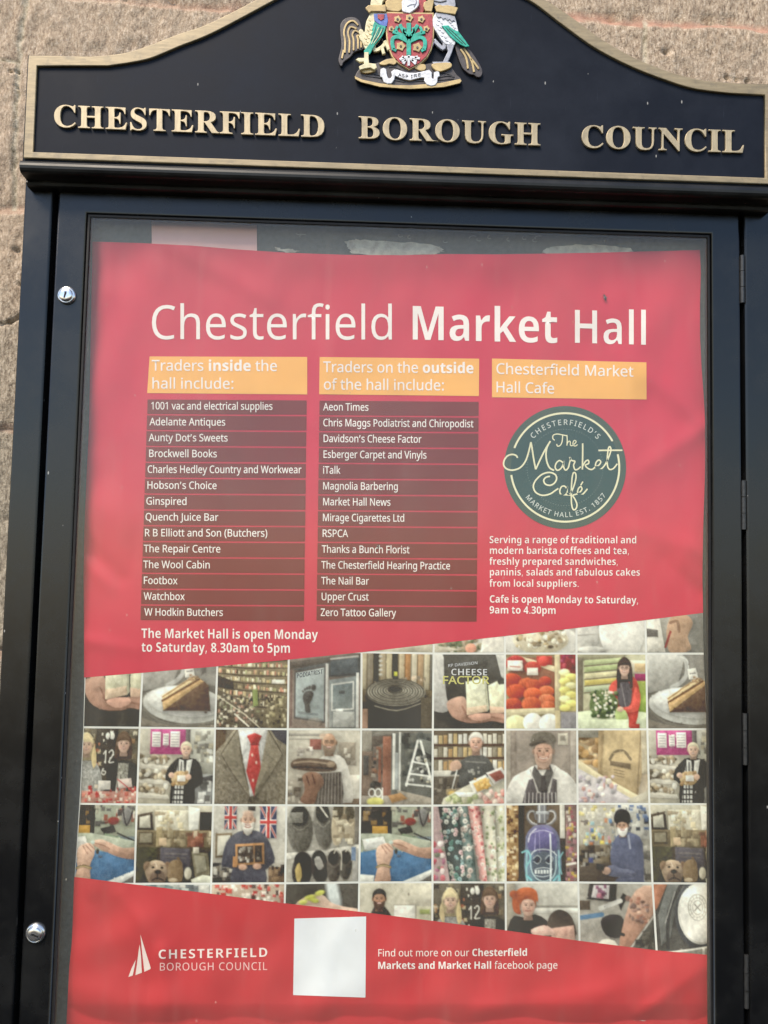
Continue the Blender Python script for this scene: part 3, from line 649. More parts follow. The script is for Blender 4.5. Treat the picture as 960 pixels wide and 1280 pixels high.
BM633|60,0 0,480 139,0 113,-367 2,0 121,367 138,0 0,-480 -95,0 0,227 1,52 2,56 2,40 -3,0 -123,-375 -94,0 -115,376 -3,0 3,-40 2,-58 1,-55 0,-223
BO535|267,-7 -71,8 -57,23 -44,37 -32,50 -18,60 -6,70 6,70 18,60 32,49 44,36 57,23 72,8 71,-8 57,-23 44,-36 31,-50 19,-60 6,-70 -6,-69 -19,-61 -31,-49 -44,-37 -57,-23;267,79 56,10 38,33 21,51 7,67 -7,68 -21,51 -38,33 -55,10 -56,-10 -37,-33 -22,-51 -7,-68 7,-67 22,-51 37,-33
BP422|60,0 0,480 154,0 80,-10 55,-30 32,-48 11,-62 -5,-41 -13,-37 -23,-33 -35,-26 -48,-17 -62,-5 -44,0 0,-171;162,254 33,0 39,4 30,13 18,22 7,33 -9,39 -27,23 -45,8 -46,0
BR443|60,0 0,480 140,0 85,-9 60,-27 35,-45 12,-63 -4,-31 -9,-27 -14,-22 -19,-19 -21,-16 -23,-12 141,-209 -113,0 -114,184 -54,0 0,-184;162,267 33,0 43,4 29,12 16,21 6,29 -6,29 -17,20 -30,11 -43,3 -31,0
BS370|167,-7 -72,8 -64,21 0,95 71,-27 36,-10 37,-3 32,4 21,11 12,16 4,20 -7,25 -20,19 -30,17 -37,18 -36,18 -37,28 -16,19 -13,21 -9,26 -3,31 11,57 33,43 51,27 68,9 36,-2 35,-6 71,-25 -33,-80 -59,21 -26,6 -28,2 -25,-4 -19,-10 -11,-15 -4,-20 5,-23 17,-17 29,-17 39,-19 34,-18 29,-18 23,-21 17,-24 11,-28 3,-35 -11,-57 -35,-45 -55,-28
BT389|144,0 0,395 -131,0 0,85 362,0 0,-85 -130,0 0,-395
Ba406|142,-7 -45,7 -37,22 -24,36 -8,51 10,51 31,36 51,21 72,9 64,2 0,16 -4,25 -11,18 -18,10 -24,3 -27,-2 -26,-6 -51,-19 -33,68 32,14 34,10 37,7 38,2 65,-8 48,-24 29,-40 10,-58 0,-244 -70,0 -19,50 -3,0 -24,-26 -25,-17 -31,-10;179,66 30,5 25,15 16,23 6,31 0,30 -39,-1 -41,-5 -26,-13 -14,-19 -5,-23 3,-20 10,-13 16,-7
Bb425|254,-7 -36,4 -28,11 -21,15 -17,17 -6,0 -17,-40 -77,0 0,510 100,0 0,-118 -1,-41 -3,-32 4,0 18,21 22,18 29,11 36,4 55,-12 45,-36 28,-59 10,-82 -10,-83 -29,-59 -45,-37;226,75 27,7 22,21 13,35 5,47 -5,47 -14,34 -21,21 -29,6 -33,-6 -21,-18 -13,-30 -5,-44 0,-10 4,-47 12,-35 22,-21
Bc345|201,-7 -72,12 -54,34 -34,58 -11,84 6,61 17,49 27,37 37,25 43,15 50,5 35,-1 31,-6 48,-17 -29,-78 -44,16 -41,6 -43,-12 -26,-37 -9,-62 5,-48 16,-33 24,-20 33,-6 30,2 26,6 24,10 23,13 0,-85 -23,-13 -25,-8 -29,-5
Bd425|169,-7 -56,12 -44,36 -29,60 -10,82 10,82 29,60 45,36 57,12 36,-3 29,-12 23,-17 18,-21 3,0 -5,31 -2,42 0,117 100,0 0,-510 -77,0 -19,48 -4,0 -18,-21 -22,-18 -29,-12;203,73 36,6 23,19 13,30 4,43 0,11 -4,47 -12,35 -23,21 -38,7 -29,-7 -23,-21 -14,-35 -4,-48 4,-47 14,-34 23,-20
Be397|218,-7 -52,5 -45,16 -38,26 -29,36 -18,47 -6,58 6,59 16,48 26,37 35,27 42,16 48,5 68,-10 53,-33 33,-52 11,-71 0,-49 -236,0 7,-37 18,-29 28,-18 38,-6 34,2 30,5 30,9 30,13 0,-78 -27,-11 -30,-8 -33,-5;134,225 140,0 -5,31 -12,24 -22,17 -31,5 -26,-4 -22,-15 -15,-24
Bf260|69,0 0,291 -56,0 0,49 56,27 0,27 3,41 12,31 19,22 26,15 32,8 37,3 54,-5 38,-11 -25,-73 -25,6 -31,4 -18,-4 -13,-9 -7,-15 -2,-17 0,-23 86,0 0,-76 -86,0 0,-291
Bg425|189,-161 -72,5 -33,6 -32,10 0,80 70,-21 73,-7 43,9 26,28 9,46 0,8 1,23 1,22 -2,0 -21,-25 -24,-17 -28,-10 -31,-3 -58,13 -44,37 -28,60 -9,80 10,80 28,60 44,38 59,12 42,-6 36,-17 28,-30 3,0 8,47 85,0 0,-368 -12,-69 -35,-50 -57,-31;204,72 33,5 24,17 14,30 4,46 0,12 -4,51 -14,34 -23,19 -35,6 -39,-12 -24,-37 -8,-62 8,-60 24,-37
Bh441|52,0 0,510 100,0 0,-104 -1,-51 -3,-35 5,0 20,24 25,17 29,9 32,3 54,-8 42,-23 27,-42 9,-61 0,-239 -100,0 0,214 -7,44 -19,27 -33,8 -38,-7 -24,-24 -13,-38 -5,-51 0,-173
Bi205|103,412 -21,3 -18,8 -12,15 -4,23 4,24 12,15 18,8 21,2 20,-2 18,-8 12,-15 4,-24 -4,-23 -12,-15 -18,-8;52,0 0,367 100,0 0,-367
Bk416|52,0 0,510 100,0 0,-228 -1,-41 -4,-42 1,0 21,29 23,27 103,112 113,0 -146,-159 154,-208 -115,0 -106,148 -43,-34 0,-114
Bl205|52,0 0,510 100,0 0,-510
Bm660|52,0 0,367 77,0 13,-47 6,0 20,24 26,17 30,9 31,3 37,-3 31,-10 25,-16 18,-24 9,0 20,24 26,17 31,9 31,3 55,-8 39,-23 24,-42 8,-61 0,-239 -100,0 0,214 -6,44 -18,27 -31,8 -34,-7 -22,-21 -13,-34 -4,-47 0,-184 -100,0 0,214 -6,44 -19,27 -30,8 -36,-7 -22,-24 -12,-38 -4,-51 0,-173
Bn441|52,0 0,367 77,0 13,-47 6,0 20,24 28,17 31,9 34,3 53,-8 41,-23 27,-42 9,-61 0,-239 -100,0 0,214 -4,35 -10,25 -19,15 -26,4 -39,-7 -24,-24 -12,-38 -5,-51 0,-173
Bo416|207,-7 -48,6 -43,16 -36,28 -27,37 -17,48 -6,56 12,81 36,59 56,37 75,12 49,-5 42,-17 36,-27 27,-37 17,-47 5,-56 -12,-81 -36,-60 -56,-37;208,74 34,7 24,21 13,34 4,48 -4,48 -13,34 -24,20 -34,7 -35,-7 -23,-20 -13,-34 -5,-48 5,-48 13,-34 24,-21
Bp425|52,-161 0,528 82,0 14,-48 4,0 18,21 22,17 29,12 36,4 55,-12 45,-36 28,-59 10,-82 -10,-82 -30,-60 -45,-37 -56,-12 -36,4 -27,11 -22,15 -17,17 -5,0 5,-53 0,-148;226,75 29,7 21,21 13,35 4,47 -8,60 -23,36 -38,12 -33,-6 -21,-18 -13,-30 -5,-44 0,-10 4,-47 12,-35 22,-21
Br305|52,0 0,367 76,0 15,-62 5,0 19,26 25,22 30,15 35,5 18,0 16,-2 -8,-94 -13,2 -16,1 -25,-2 -24,-7 -21,-12 -17,-17 -11,-24 -4,-31 0,-187
Bs334|152,-7 -66,5 -28,7 -27,10 0,82 64,-22 32,-6 28,-3 25,3 17,6 9,10 4,13 -6,17 -21,17 -53,24 -56,29 -19,16 -14,19 -8,23 -3,28 10,45 30,32 46,19 59,6 34,-1 31,-5 32,-9 32,-13 -30,-72 -51,19 -24,6 -25,2 -33,-7 -11,-18 5,-15 22,-16 49,-21 55,-27 20,-15 15,-19 9,-23 3,-30 -10,-49 -29,-37 -49,-22
Bt291|178,-7 -31,3 -28,8 -23,15 -18,22 -11,32 -4,42 0,176 -48,0 0,43 56,33 28,78 64,0 0,-78 103,0 0,-76 -103,0 0,-176 3,-18 9,-13 14,-8 18,-3 32,4 31,8 0,-75 -40,-12
Bu441|181,-7 -54,8 -41,24 -27,42 -9,61 0,239 100,0 0,-215 4,-34 11,-25 18,-15 27,-5 38,8 24,23 13,38 4,52 0,173 100,0 0,-367 -77,0 -13,47 -6,0 -20,-24 -28,-17 -31,-10
Bv382|140,0 -140,367 105,0 70,-209 10,-39 4,-36 3,0 5,37 10,38 70,209 105,0 -140,-367
Bw575|111,0 -104,367 99,0 42,-163 9,-40 7,-45 5,-35 2,0 3,25 5,33 5,30 4,19 45,176 110,0 43,-176 7,-30 6,-43 3,-34 3,0 5,33 7,46 9,41 44,163 98,0 -105,-367 -109,0 -28,128 -8,34 -11,49 -11,47 -8,32 -3,0 -7,-32 -11,-47 -11,-49 -8,-35 -30,-127
By382|74,-161 -29,1 -22,4 0,79 18,-2 21,-2 29,5 21,15 17,21 11,25 6,18 -146,364 109,0 70,-206 8,-31 4,-33 2,0 5,33 9,31 68,206 107,0 -155,-414 -26,-50 -35,-36 -43,-21
SB443|16,0 0,17 29,5 17,10 10,19 3,31 0,287 -2,25 -4,18 -7,13 -11,8 -15,4 -21,2 0,16 205,0 77,-6 55,-20 33,-33 11,-45 -12,-49 -36,-34 -61,-21 73,-24 44,-38 14,-53 -11,-56 -36,-41 -57,-26 -76,-9;182,252 6,0 46,5 29,15 16,29 6,44 -4,40 -12,27 -21,16 -32,6 -18,-2 -10,-7 -5,-13 -1,-21;222,24 37,6 24,19 13,32 5,47 -6,48 -18,32 -32,17 -48,6 -15,0 0,-166 2,-19 6,-13 12,-7
SC468|257,-11 -64,8 -56,23 -46,36 -35,48 -22,58 -8,66 8,66 22,57 36,48 47,36 56,23 64,7 50,-6 58,-19 21,-5 20,8 11,22 18,0 0,-157 -17,0 -28,56 -36,43 -43,27 -48,9 -53,-13 -38,-41 -23,-68 -7,-95 8,-88 25,-64 42,-38 59,-12 40,5 40,16 37,26 33,35 19,-17 -52,-56 -63,-33
SD496|20,0 0,17 27,4 16,9 8,16 3,29 0,299 -3,33 -10,19 -18,9 -28,4 0,16 207,0 74,-6 61,-20 48,-33 35,-45 21,-56 7,-67 -15,-100 -45,-71 -75,-43 -105,-14;222,24 40,6 33,17 24,28 24,64 8,90 -8,89 -24,64 -40,38 -56,13 -21,-2 -12,-8 -6,-14 -2,-24 0,-313 2,-24 6,-14 12,-7
SE442|14,0 0,17 30,3 18,10 10,18 3,30 0,291 -3,36 -10,20 -18,10 -28,4 0,16 383,0 0,-135 -16,0 -14,53 -29,33 -45,18 -63,6 -32,-2 -9,-4 -5,-7 -3,-29 0,-142 10,0 39,6 27,17 18,31 11,45 16,0 0,-227 -17,0 -5,36 -9,27 -14,20 -18,12 -25,7 -31,2 -2,0 0,-155 2,-20 7,-12 14,-6 24,-1 46,2 37,9 32,14 26,22 22,30 18,38 19,0 -28,-143
SF404|15,0 0,17 30,6 17,11 10,19 3,31 0,291 -4,30 -10,18 -18,10 -29,6 0,16 380,0 0,-135 -17,0 -8,37 -14,28 -19,21 -26,14 -35,8 -45,3 -30,-2 -9,-2 -5,-6 -4,-23 0,-151 8,0 39,6 27,17 18,31 10,46 18,0 0,-229 -17,0 -11,50 -17,32 -28,18 -40,6 -7,0 0,-143 1,-22 5,-16 8,-12 14,-7 19,-5 28,-2 0,-17
SG508|268,-10 -68,7 -59,22 -48,36 -36,48 -22,58 -7,68 7,66 22,57 36,47 46,36 56,23 62,7 54,-6 58,-18 19,-5 10,2 8,5 13,22 18,0 0,-157 -17,0 -17,38 -21,33 -25,27 -28,20 -30,13 -32,4 -53,-13 -38,-41 -23,-67 -7,-94 8,-93 26,-68 26,-30 32,-18 37,-6 33,3 20,11 11,18 4,26 0,57 -4,26 -10,16 -20,9 -34,3 0,16 225,0 0,-16 -27,-3 -16,-8 -8,-16 -3,-27 0,-99 -89,-29
SH523|15,0 0,17 30,5 17,10 10,18 3,31 0,298 -4,27 -9,18 -18,10 -28,5 0,16 226,0 0,-16 -38,-7 -11,-7 -6,-10 -4,-15 -1,-21 0,-128 160,0 0,128 -5,36 -6,10 -11,7 -38,7 0,16 225,0 0,-16 -29,-5 -17,-10 -9,-17 -3,-28 0,-298 3,-29 9,-19 17,-11 29,-5 0,-17 -225,0 0,17 29,4 18,10 10,18 3,32 0,140 -160,0 0,-140 3,-31 9,-18 18,-10 30,-5 0,-17
SI261|13,0 0,17 29,6 19,9 11,17 3,26 0,312 -3,25 -9,15 -18,8 -32,4 0,16 231,0 0,-16 -30,-4 -18,-8 -10,-15 -3,-25 0,-310 4,-33 7,-10 12,-8 40,-9 0,-17
SL426|15,0 0,17 30,5 17,10 10,18 3,31 0,298 -4,28 -9,18 -18,9 -28,5 0,16 234,0 0,-16 -24,-2 -18,-3 -12,-7 -8,-11 -5,-15 -1,-22 0,-296 3,-36 6,-10 9,-6 34,-3 44,3 37,9 30,16 25,24 21,32 18,42 18,0 -25,-154
SN494|403,-11 -296,361 0,-271 3,-30 9,-18 17,-10 31,-4 0,-17 -149,0 0,17 21,2 15,4 11,7 6,11 4,16 1,22 0,309 -40,45 -18,6 0,16 138,0 235,-286 0,208 -1,22 -4,15 -7,11 -10,6 -38,8 0,16 149,0 0,-16 -30,-5 -17,-9 -8,-18 -3,-30 0,-388
SO525|261,-11 -48,5 -44,13 -40,22 -35,29 -28,35 -21,41 -13,45 -4,49 4,48 13,45 21,41 29,35 35,29 40,22 46,14 49,4 48,-4 44,-14 40,-21 34,-28 28,-35 22,-41 13,-46 4,-49 -4,-49 -13,-45 -22,-41 -29,-35 -35,-29 -40,-22 -45,-13;265,12 50,14 36,40 21,67 7,95 -8,93 -23,68 -38,41 -50,13 -50,-13 -36,-41 -22,-67 -7,-94 8,-93 24,-68 38,-41
SR473|15,0 0,17 30,5 17,10 10,18 3,31 0,298 -4,27 -9,18 -18,10 -28,5 0,16 201,0 88,-7 62,-22 38,-38 12,-54 -11,-49 -34,-37 -57,-24 117,-174 20,-24 11,-7 15,-2 2,0 0,-17 -142,0 -137,212 -19,0 0,-131 3,-31 9,-18 18,-10 30,-5 0,-17;182,234 21,0 46,6 31,18 18,32 6,46 -9,53 -27,32 -44,10 -22,-2 -12,-7 -6,-13 -2,-24
SS390|43,-11 0,169 19,0 21,-64 28,-44 38,-26 48,-9 34,5 26,16 16,24 6,29 -14,40 -40,31 -62,31 -51,30 -35,32 -21,36 -6,43 4,38 13,33 21,26 27,20 33,13 37,4 44,-5 53,-13 9,-2 9,-1 13,5 7,16 19,0 0,-147 -17,0 -12,35 -17,31 -21,25 -24,19 -26,12 -28,4 -31,-5 -23,-14 -15,-20 -5,-26 4,-24 13,-20 22,-17 30,-16 64,-30 37,-20 27,-20 20,-22 13,-23 7,-26 2,-29 -5,-40 -15,-35 -25,-29 -33,-21 -41,-14 -48,-4 -34,2 -32,9 -28,8 -13,3 -10,-1 -6,-4 -8,-18
ST423|92,0 0,17 31,4 19,10 10,19 4,31 0,352 -7,0 -47,-7 -37,-23 -24,-36 -12,-49 -18,0 0,137 399,0 0,-138 -16,0 -19,65 -42,38 -64,13 -6,0 0,-352 4,-32 9,-19 20,-9 32,-4 0,-17
SU492|248,-13 -80,11 -54,31 -31,52 -10,74 0,224 -3,27 -9,18 -18,10 -28,5 0,16 225,0 0,-16 -38,-7 -10,-7 -7,-10 -4,-36 0,-239 5,-52 17,-37 29,-22 43,-7 65,15 39,46 13,76 0,219 -3,28 -10,17 -19,10 -32,6 0,16 146,0 0,-16 -26,-7 -15,-11 -8,-17 -3,-26 0,-197 -10,-89 -32,-60 -55,-34
"""
GLY = {}
for ln_ in GLYPH_TEXT.strip('\n').split('\n'):
    hd, _, body = ln_.partition('|')
    cs = []
    for part in (body.split(';') if body else []):
        q = [tuple(int(v) for v in t.split(',')) for t in part.split(' ')]
        x = y = 0; pts = []
        for dx, dy in q:
            x += dx; y += dy; pts.append((x, y))
        cs.append(pts)
    GLY[hd[0], hd[1]] = (int(hd[2:]), cs)
CAP = 480.0
def text_len(runs, track=0.0):
    """advance width in font units; runs = [(style, text), ...]"""
    w = 0
    for st, tx in runs:
        for ch in tx: w += (GLY.get((st, ch)) or GLY['R', ch])[0] + track
    return w - track
def text_polys(runs, track=0.0):
    """outlines of a line of text in units of its cap height, starting at x = 0 on the base line, and its width"""
    x = 0.0; out = []
    for st, tx in runs:
        for ch in tx:
            adv, cs = GLY.get((st, ch)) or GLY['R', ch]
            for c in cs: out.append([((x + a) / CAP, b / CAP) for a, b in c])
            x += adv + track
    return out, (x - track) / CAP
GLY['R', '’'] = (GLY['R', ','][0], [[(a, b + 385) for a, b in c] for c in GLY['R', ','][1]])   # a raised comma
# ------------------------------------------------------------------ applied letters
def word(txt, x0, y0, x1, y1, cap):
    """each letter a brass cut-out of its own; (x0,y0)-(x1,y1) is the base line in the photograph"""
    tot = text_len([('S', txt)], 10)
    x = 0.0
    lsb = min(p[0] for c in GLY['S', txt[0]][1] for p in c); rsb = GLY['S', txt[-1]][0] - max(p[0] for c in GLY['S', txt[-1]][1] for p in c)
    tot -= lsb + rsb
    for ch in txt:
        adv, cs = GLY['S', ch]
        polys = []
        for c in cs:
            q = []
            for a, b in c:
                t = (x + a - lsb) / tot
                q.append((x0 + (x1 - x0) * t, y0 + (y1 - y0) * t - b / 476.0 * cap))
            polys.append(q)
        plate('letter', polys, YH - .0004, .0034, M['brass'], head, bevel=.0005, offset=-.00025)
        x += adv + 10
word('CHESTERFIELD', 67.5, 158.3, 405.5, 171.6, 28.6)
word('BOROUGH', 448.5, 172.6, 675.5, 181.6, 28.6)
word('COUNCIL', 727.5, 184.0, 930.0, 190.8, 28.8)

# ------------------------------------------------------------------ coat of arms
def enamel(name, c, rough=0.5, var=.30): return plain(name, c, rough, 0, var, 190, .45)
E_ = {'red': enamel('arms_red', (.36, .045, .05)), 'green': enamel('arms_green', (.012, .34, .25)), 'cream': enamel('arms_cream', (.68, .61, .38)),
      'white': enamel('arms_white', (.66, .67, .70)), 'grey': enamel('arms_grey', (.34, .35, .40)), 'blue': enamel('arms_blue', (.08, .14, .42)),
      'brown': enamel('arms_brown', (.060, .050, .050), .5, .3), 'gold': gold_mat('arms_gold', (.50, .37, .17), (.24, .17, .10), (2, 2, 4)), 'dark': enamel('arms_dark', (.03, .028, .03)),
      'slate': enamel('arms_slate', (.20, .20, .27))}
def cA(*p): return [(400 + x / 4, y / 4) for x, y in p]
def cB(*p): return [(415 + x / 9.6, y / 9.6) for x, y in p]
def cD(*p): return [(505 + x / 9.6, y / 9.6) for x, y in p]
def cC(*p): return [(415 + x / 9.6, 50 + y / 9.6) for x, y in p]
def cE(*p): return [(505 + x / 8.727, 50 + y / 8.727) for x, y in p]
def join_plates(name, items, parent, label=None):
    """several enamelled cut-outs soldered into one piece: items = (outline, back, thickness, colour)"""
    objs = [plate(name, [q], YH - .0004 - b, t, E_[c], None, bevel=min(.0009, t * .3)) for q, b, t, c in items]
    mats = []; V = []; F = []; MI = []
    for o in objs:
        n0 = len(V)
        V += [tuple(v.co) for v in o.data.vertices]
        mt = o.data.materials[0]
        if mt not in mats: mats.append(mt)
        for p in o.data.polygons:
            F.append([n0 + i for i in p.vertices]); MI.append(mats.index(mt))
        me = o.data; bpy.data.objects.remove(o); bpy.data.meshes.remove(me)
    me = bpy.data.meshes.new(name); me.from_pydata(V, [], F)
    me.polygons.foreach_set('material_index', MI); me.update()
    return link(name, me, mats, parent, label)
sp_ = lambda pts, n=4: [tuple(q) for q in smooth_path(pts, n, True)]
st_ = lambda pts, w: ribbon(smooth_path(pts, 4), w)

arms = join_plates('coat_of_arms', [
    (sp_(cA((178, 385), (200, 345), (235, 333), (300, 312), (340, 294), (385, 296), (450, 335), (560, 318), (640, 326), (680, 372), (705, 398), (690, 418), (600, 432), (450, 441), (300, 430), (205, 404))), 0, .004, 'brown'),
    (cA((176, 383), (212, 400), (300, 418), (380, 427), (450, 428), (600, 417), (660, 405), (700, 396), (706, 404), (698, 414), (620, 433), (450, 443), (300, 432), (205, 408), (178, 393)), .004, .002, 'gold'),
    (sp_(cA((300, 318), (330, 300), (372, 294), (384, 304), (370, 320), (345, 316), (325, 322))), .004, .0025, 'gold'),
    (sp_(cA((205, 345), (235, 336), (272, 338), (270, 354), (235, 362), (212, 358))), .004, .003, 'gold'),
    (sp_(cA((470, 330), (520, 322), (526, 344), (500, 350))), .004, .002, 'gold'),
    (sp_(cA((562, 322), (600, 316), (650, 316), (652, 334), (600, 354), (572, 342))), .004, .0035, 'gold')]
    + [(st_(cA(*l), .8), .004, .0008, 'dark') for l in (((230, 378), (330, 392), (420, 408)), ((250, 366), (300, 376)), ((480, 404), (580, 400), (670, 392)), ((560, 372), (620, 364), (660, 376)), ((600, 384), (640, 378), (672, 384)), ((345, 335), (370, 332), (400, 345)))], board)
join_plates('motto_scroll', [(cA((306, 346), (318, 341), (328, 346), (331, 372), (336, 388), (345, 394), (356, 391), (363, 380), (360, 358), (372, 349), (388, 350), (420, 361), (450, 366), (480, 366), (510, 360), (545, 351), (556, 362), (556, 388), (562, 396), (572, 394), (573, 362), (592, 356), (596, 378), (586, 384), (584, 410), (574, 422), (556, 426), (536, 420), (524, 402), (526, 384), (500, 385), (450, 398), (420, 392), (392, 382), (373, 374), (369, 396), (356, 414), (338, 416), (322, 408), (314, 385), (304, 380)), .0042, .0028, 'white')], arms)
def little(txt, st, x0, y0, x1, y1, cap, Y, mat, parent):
    pl, w = text_polys([(st, txt)], 40)
    q = [[(x0 + (x1 - x0) * a / w + (y0 - y1) * 0, y0 + (y1 - y0) * a / w - b * cap) for a, b in c] for c in pl]
    return plate('lettering', q, Y, .0004, mat, parent)
for t_, x0, y0, x1, y1 in (('ASP', 497.6, 95.0, 510.6, 97.6), ('IRE', 513.4, 97.6, 526.2, 94.6)):
    little(t_, 'R', x0, y0, x1, y1, 3.8, YH - .0074, E_['dark'], arms)

shield_o = cA((329, 60), (450, 64), (566, 65), (569, 130), (566, 200), (556, 245), (536, 282), (500, 318), (446, 346), (395, 316), (362, 282), (344, 240), (334, 185), (330, 120))
shield_i = cA((335, 66), (450, 70), (560, 71), (563, 130), (560, 198), (550, 243), (531, 279), (496, 313), (446, 339), (399, 312), (367, 278), (350, 238), (340, 183), (336, 120))
items = [(shield_o, .0005, .006, 'gold'), (shield_i, .006, .0015, 'red')]
def rose(x, y, r=15):
    k = 10
    items.append((cA(*[(x + r * (1 + .16 * (-1) ** i) * math.cos(6.283 * i / k), y + r * (1 + .16 * (-1) ** i) * math.sin(6.283 * i / k)) for i in range(k)]), .0072, .0018, 'gold'))
    items.append((cA(*[(x + 5 * math.cos(6.283 * i / 8), y + 5 * math.sin(6.283 * i / 8)) for i in range(8)]), .009, .0008, 'brown'))
for x, y, r in ((388, 95, 15), (447, 88, 16), (507, 95, 15), (357, 143, 12), (532, 143, 13), (404, 230, 20), (487, 236, 20)): rose(x, y, r)
for s, w in (((( 444, 272), (444, 200), (444, 115)), 4.6), (((444, 195), (415, 150), (400, 122)), 3.4), (((446, 195), (472, 150), (488, 124)), 3.4), (((440, 190), (400, 170), (366, 158)), 3.2), (((448, 190), (490, 170), (524, 160)), 3.2),
             (((436, 205), (395, 184), (366, 190), (362, 215), (368, 246)), 3.8), (((452, 205), (495, 186), (520, 194), (526, 220), (520, 248)), 3.8), (((430, 172), (418, 160), (424, 140)), 2.4), (((458, 172), (470, 160), (466, 138)), 2.4), (((385, 160), (380, 145), (388, 132)), 2.4), (((505, 162), (508, 148), (500, 134)), 2.4), (((365, 244), (380, 252)), 2.6), (((522, 246), (508, 254)), 2.6)):
    items.append((st_(cA(*s), w), .0073, .002, 'green'))
for s in (((444, 274), (444, 326)), ((444, 284), (420, 286), (400, 296)), ((444, 284), (470, 286), (498, 292)), ((436, 292), (424, 306), (418, 318)), ((452, 292), (466, 306), (478, 318)), ((420, 288), (410, 282)), ((474, 288), (488, 282)), ((430, 300), (410, 306)), ((458, 300), (482, 304))):
    items.append((st_(cA(*s), 2.2), .0073, .0017, 'white'))
join_plates('shield', items, arms)

join_plates('cockerel', [
    (sp_(cA((100, 318), (96, 292), (110, 232), (106, 172), (106, 120), (132, 92), (170, 88), (195, 105), (206, 140), (216, 172), (217, 236), (200, 247), (182, 252), (165, 262), (150, 282), (116, 308), (108, 326)), 3), 0, .004, 'brown')]
    + [(st_(cA(*s), 1.5), .004, .0014, 'gold') for s in (((124, 262), (126, 205), (120, 160), (134, 118), (165, 103), (190, 124)), ((146, 262), (148, 205), (140, 165), (152, 134), (182, 142)), ((168, 250), (168, 200), (162, 172), (176, 152), (200, 166)), ((190, 242), (190, 200), (186, 178), (206, 178)), ((110, 290), (118, 250)), ((206, 236), (206, 200)))]
    + [(cB((478, 125), (640, 130), (664, 190), (660, 300), (630, 350), (560, 470), (500, 540), (420, 600), (395, 560), (370, 500), (345, 470), (330, 440), (345, 420), (326, 375), (342, 352), (362, 360), (380, 392), (402, 380), (408, 310), (420, 250), (450, 195)), .001, .006, 'cream'),
       (cB((505, 170), (560, 165), (655, 168), (668, 240), (655, 312), (600, 305), (545, 270), (512, 240)), .007, .0015, 'blue'),
       (cB((548, 172), (628, 172), (622, 222), (588, 242), (552, 218)), .0085, .0008, 'red'),
       (cB((512, 262), (560, 296), (640, 318), (628, 372), (590, 440), (520, 520), (490, 570), (455, 640), (400, 665), (388, 610), (428, 560), (470, 500), (468, 470), (484, 430), (476, 400), (494, 370), (484, 345), (500, 330), (496, 300)), .007, .002, 'green'),
       (st_(cB((560, 330), (520, 420), (470, 530)), .5), .009, .0005, 'cream'), (st_(cB((600, 350), (560, 430), (500, 520)), .5), .009, .0005, 'cream'),
       (cC((396, 150), (432, 150), (432, 220), (438, 280), (480, 286), (520, 290), (532, 328), (505, 346), (460, 322), (400, 332), (342, 348), (332, 318), (392, 288), (390, 252), (332, 256), (298, 234), (318, 220), (392, 220)), .006, .004, 'cream'),
       (st_(cC((500, 40), (515, 118), (595, 84), (640, 30)), 3.0), .002, .004, 'cream'), (st_(cC((600, 84), (622, 158)), 2.4), .003, .004, 'cream'), (st_(cC((636, 10), (682, 108)), 2.6), .003, .004, 'cream'),
       (sp_(cB((475, 70), (490, -40), (540, -110), (610, -90), (640, -40), (600, 20), (580, 75))), .001, .0055, 'cream'),
       (cB((410, 92), (440, 66), (500, 62), (560, 66), (640, 58), (642, 132), (560, 128), (470, 126), (448, 142), (418, 110)), .0066, .003, 'gold')]
    + [(st_(cB((x, y), (x + 10, y + 16), (x + 26, y + 18)), .42), .007, .0005, 'gold') for x, y in ((440, 230), (455, 280), (430, 300), (450, 340), (420, 350), (440, 390), (405, 410), (425, 440), (390, 450), (410, 490), (520, 140), (560, 142), (600, 144), (385, 520), (420, 530))]
    + [(st_(cB((530, 300), (505, 400), (470, 480)), .4), .009, .0005, 'dark'), (st_(cB((580, 320), (545, 420), (490, 500)), .4), .009, .0005, 'dark'), (st_(cB((615, 330), (585, 410), (520, 500)), .4), .009, .0005, 'dark'), (cB((560, -60), (580, -66), (586, -50), (566, -44)), .0065, .0006, 'dark')], arms)

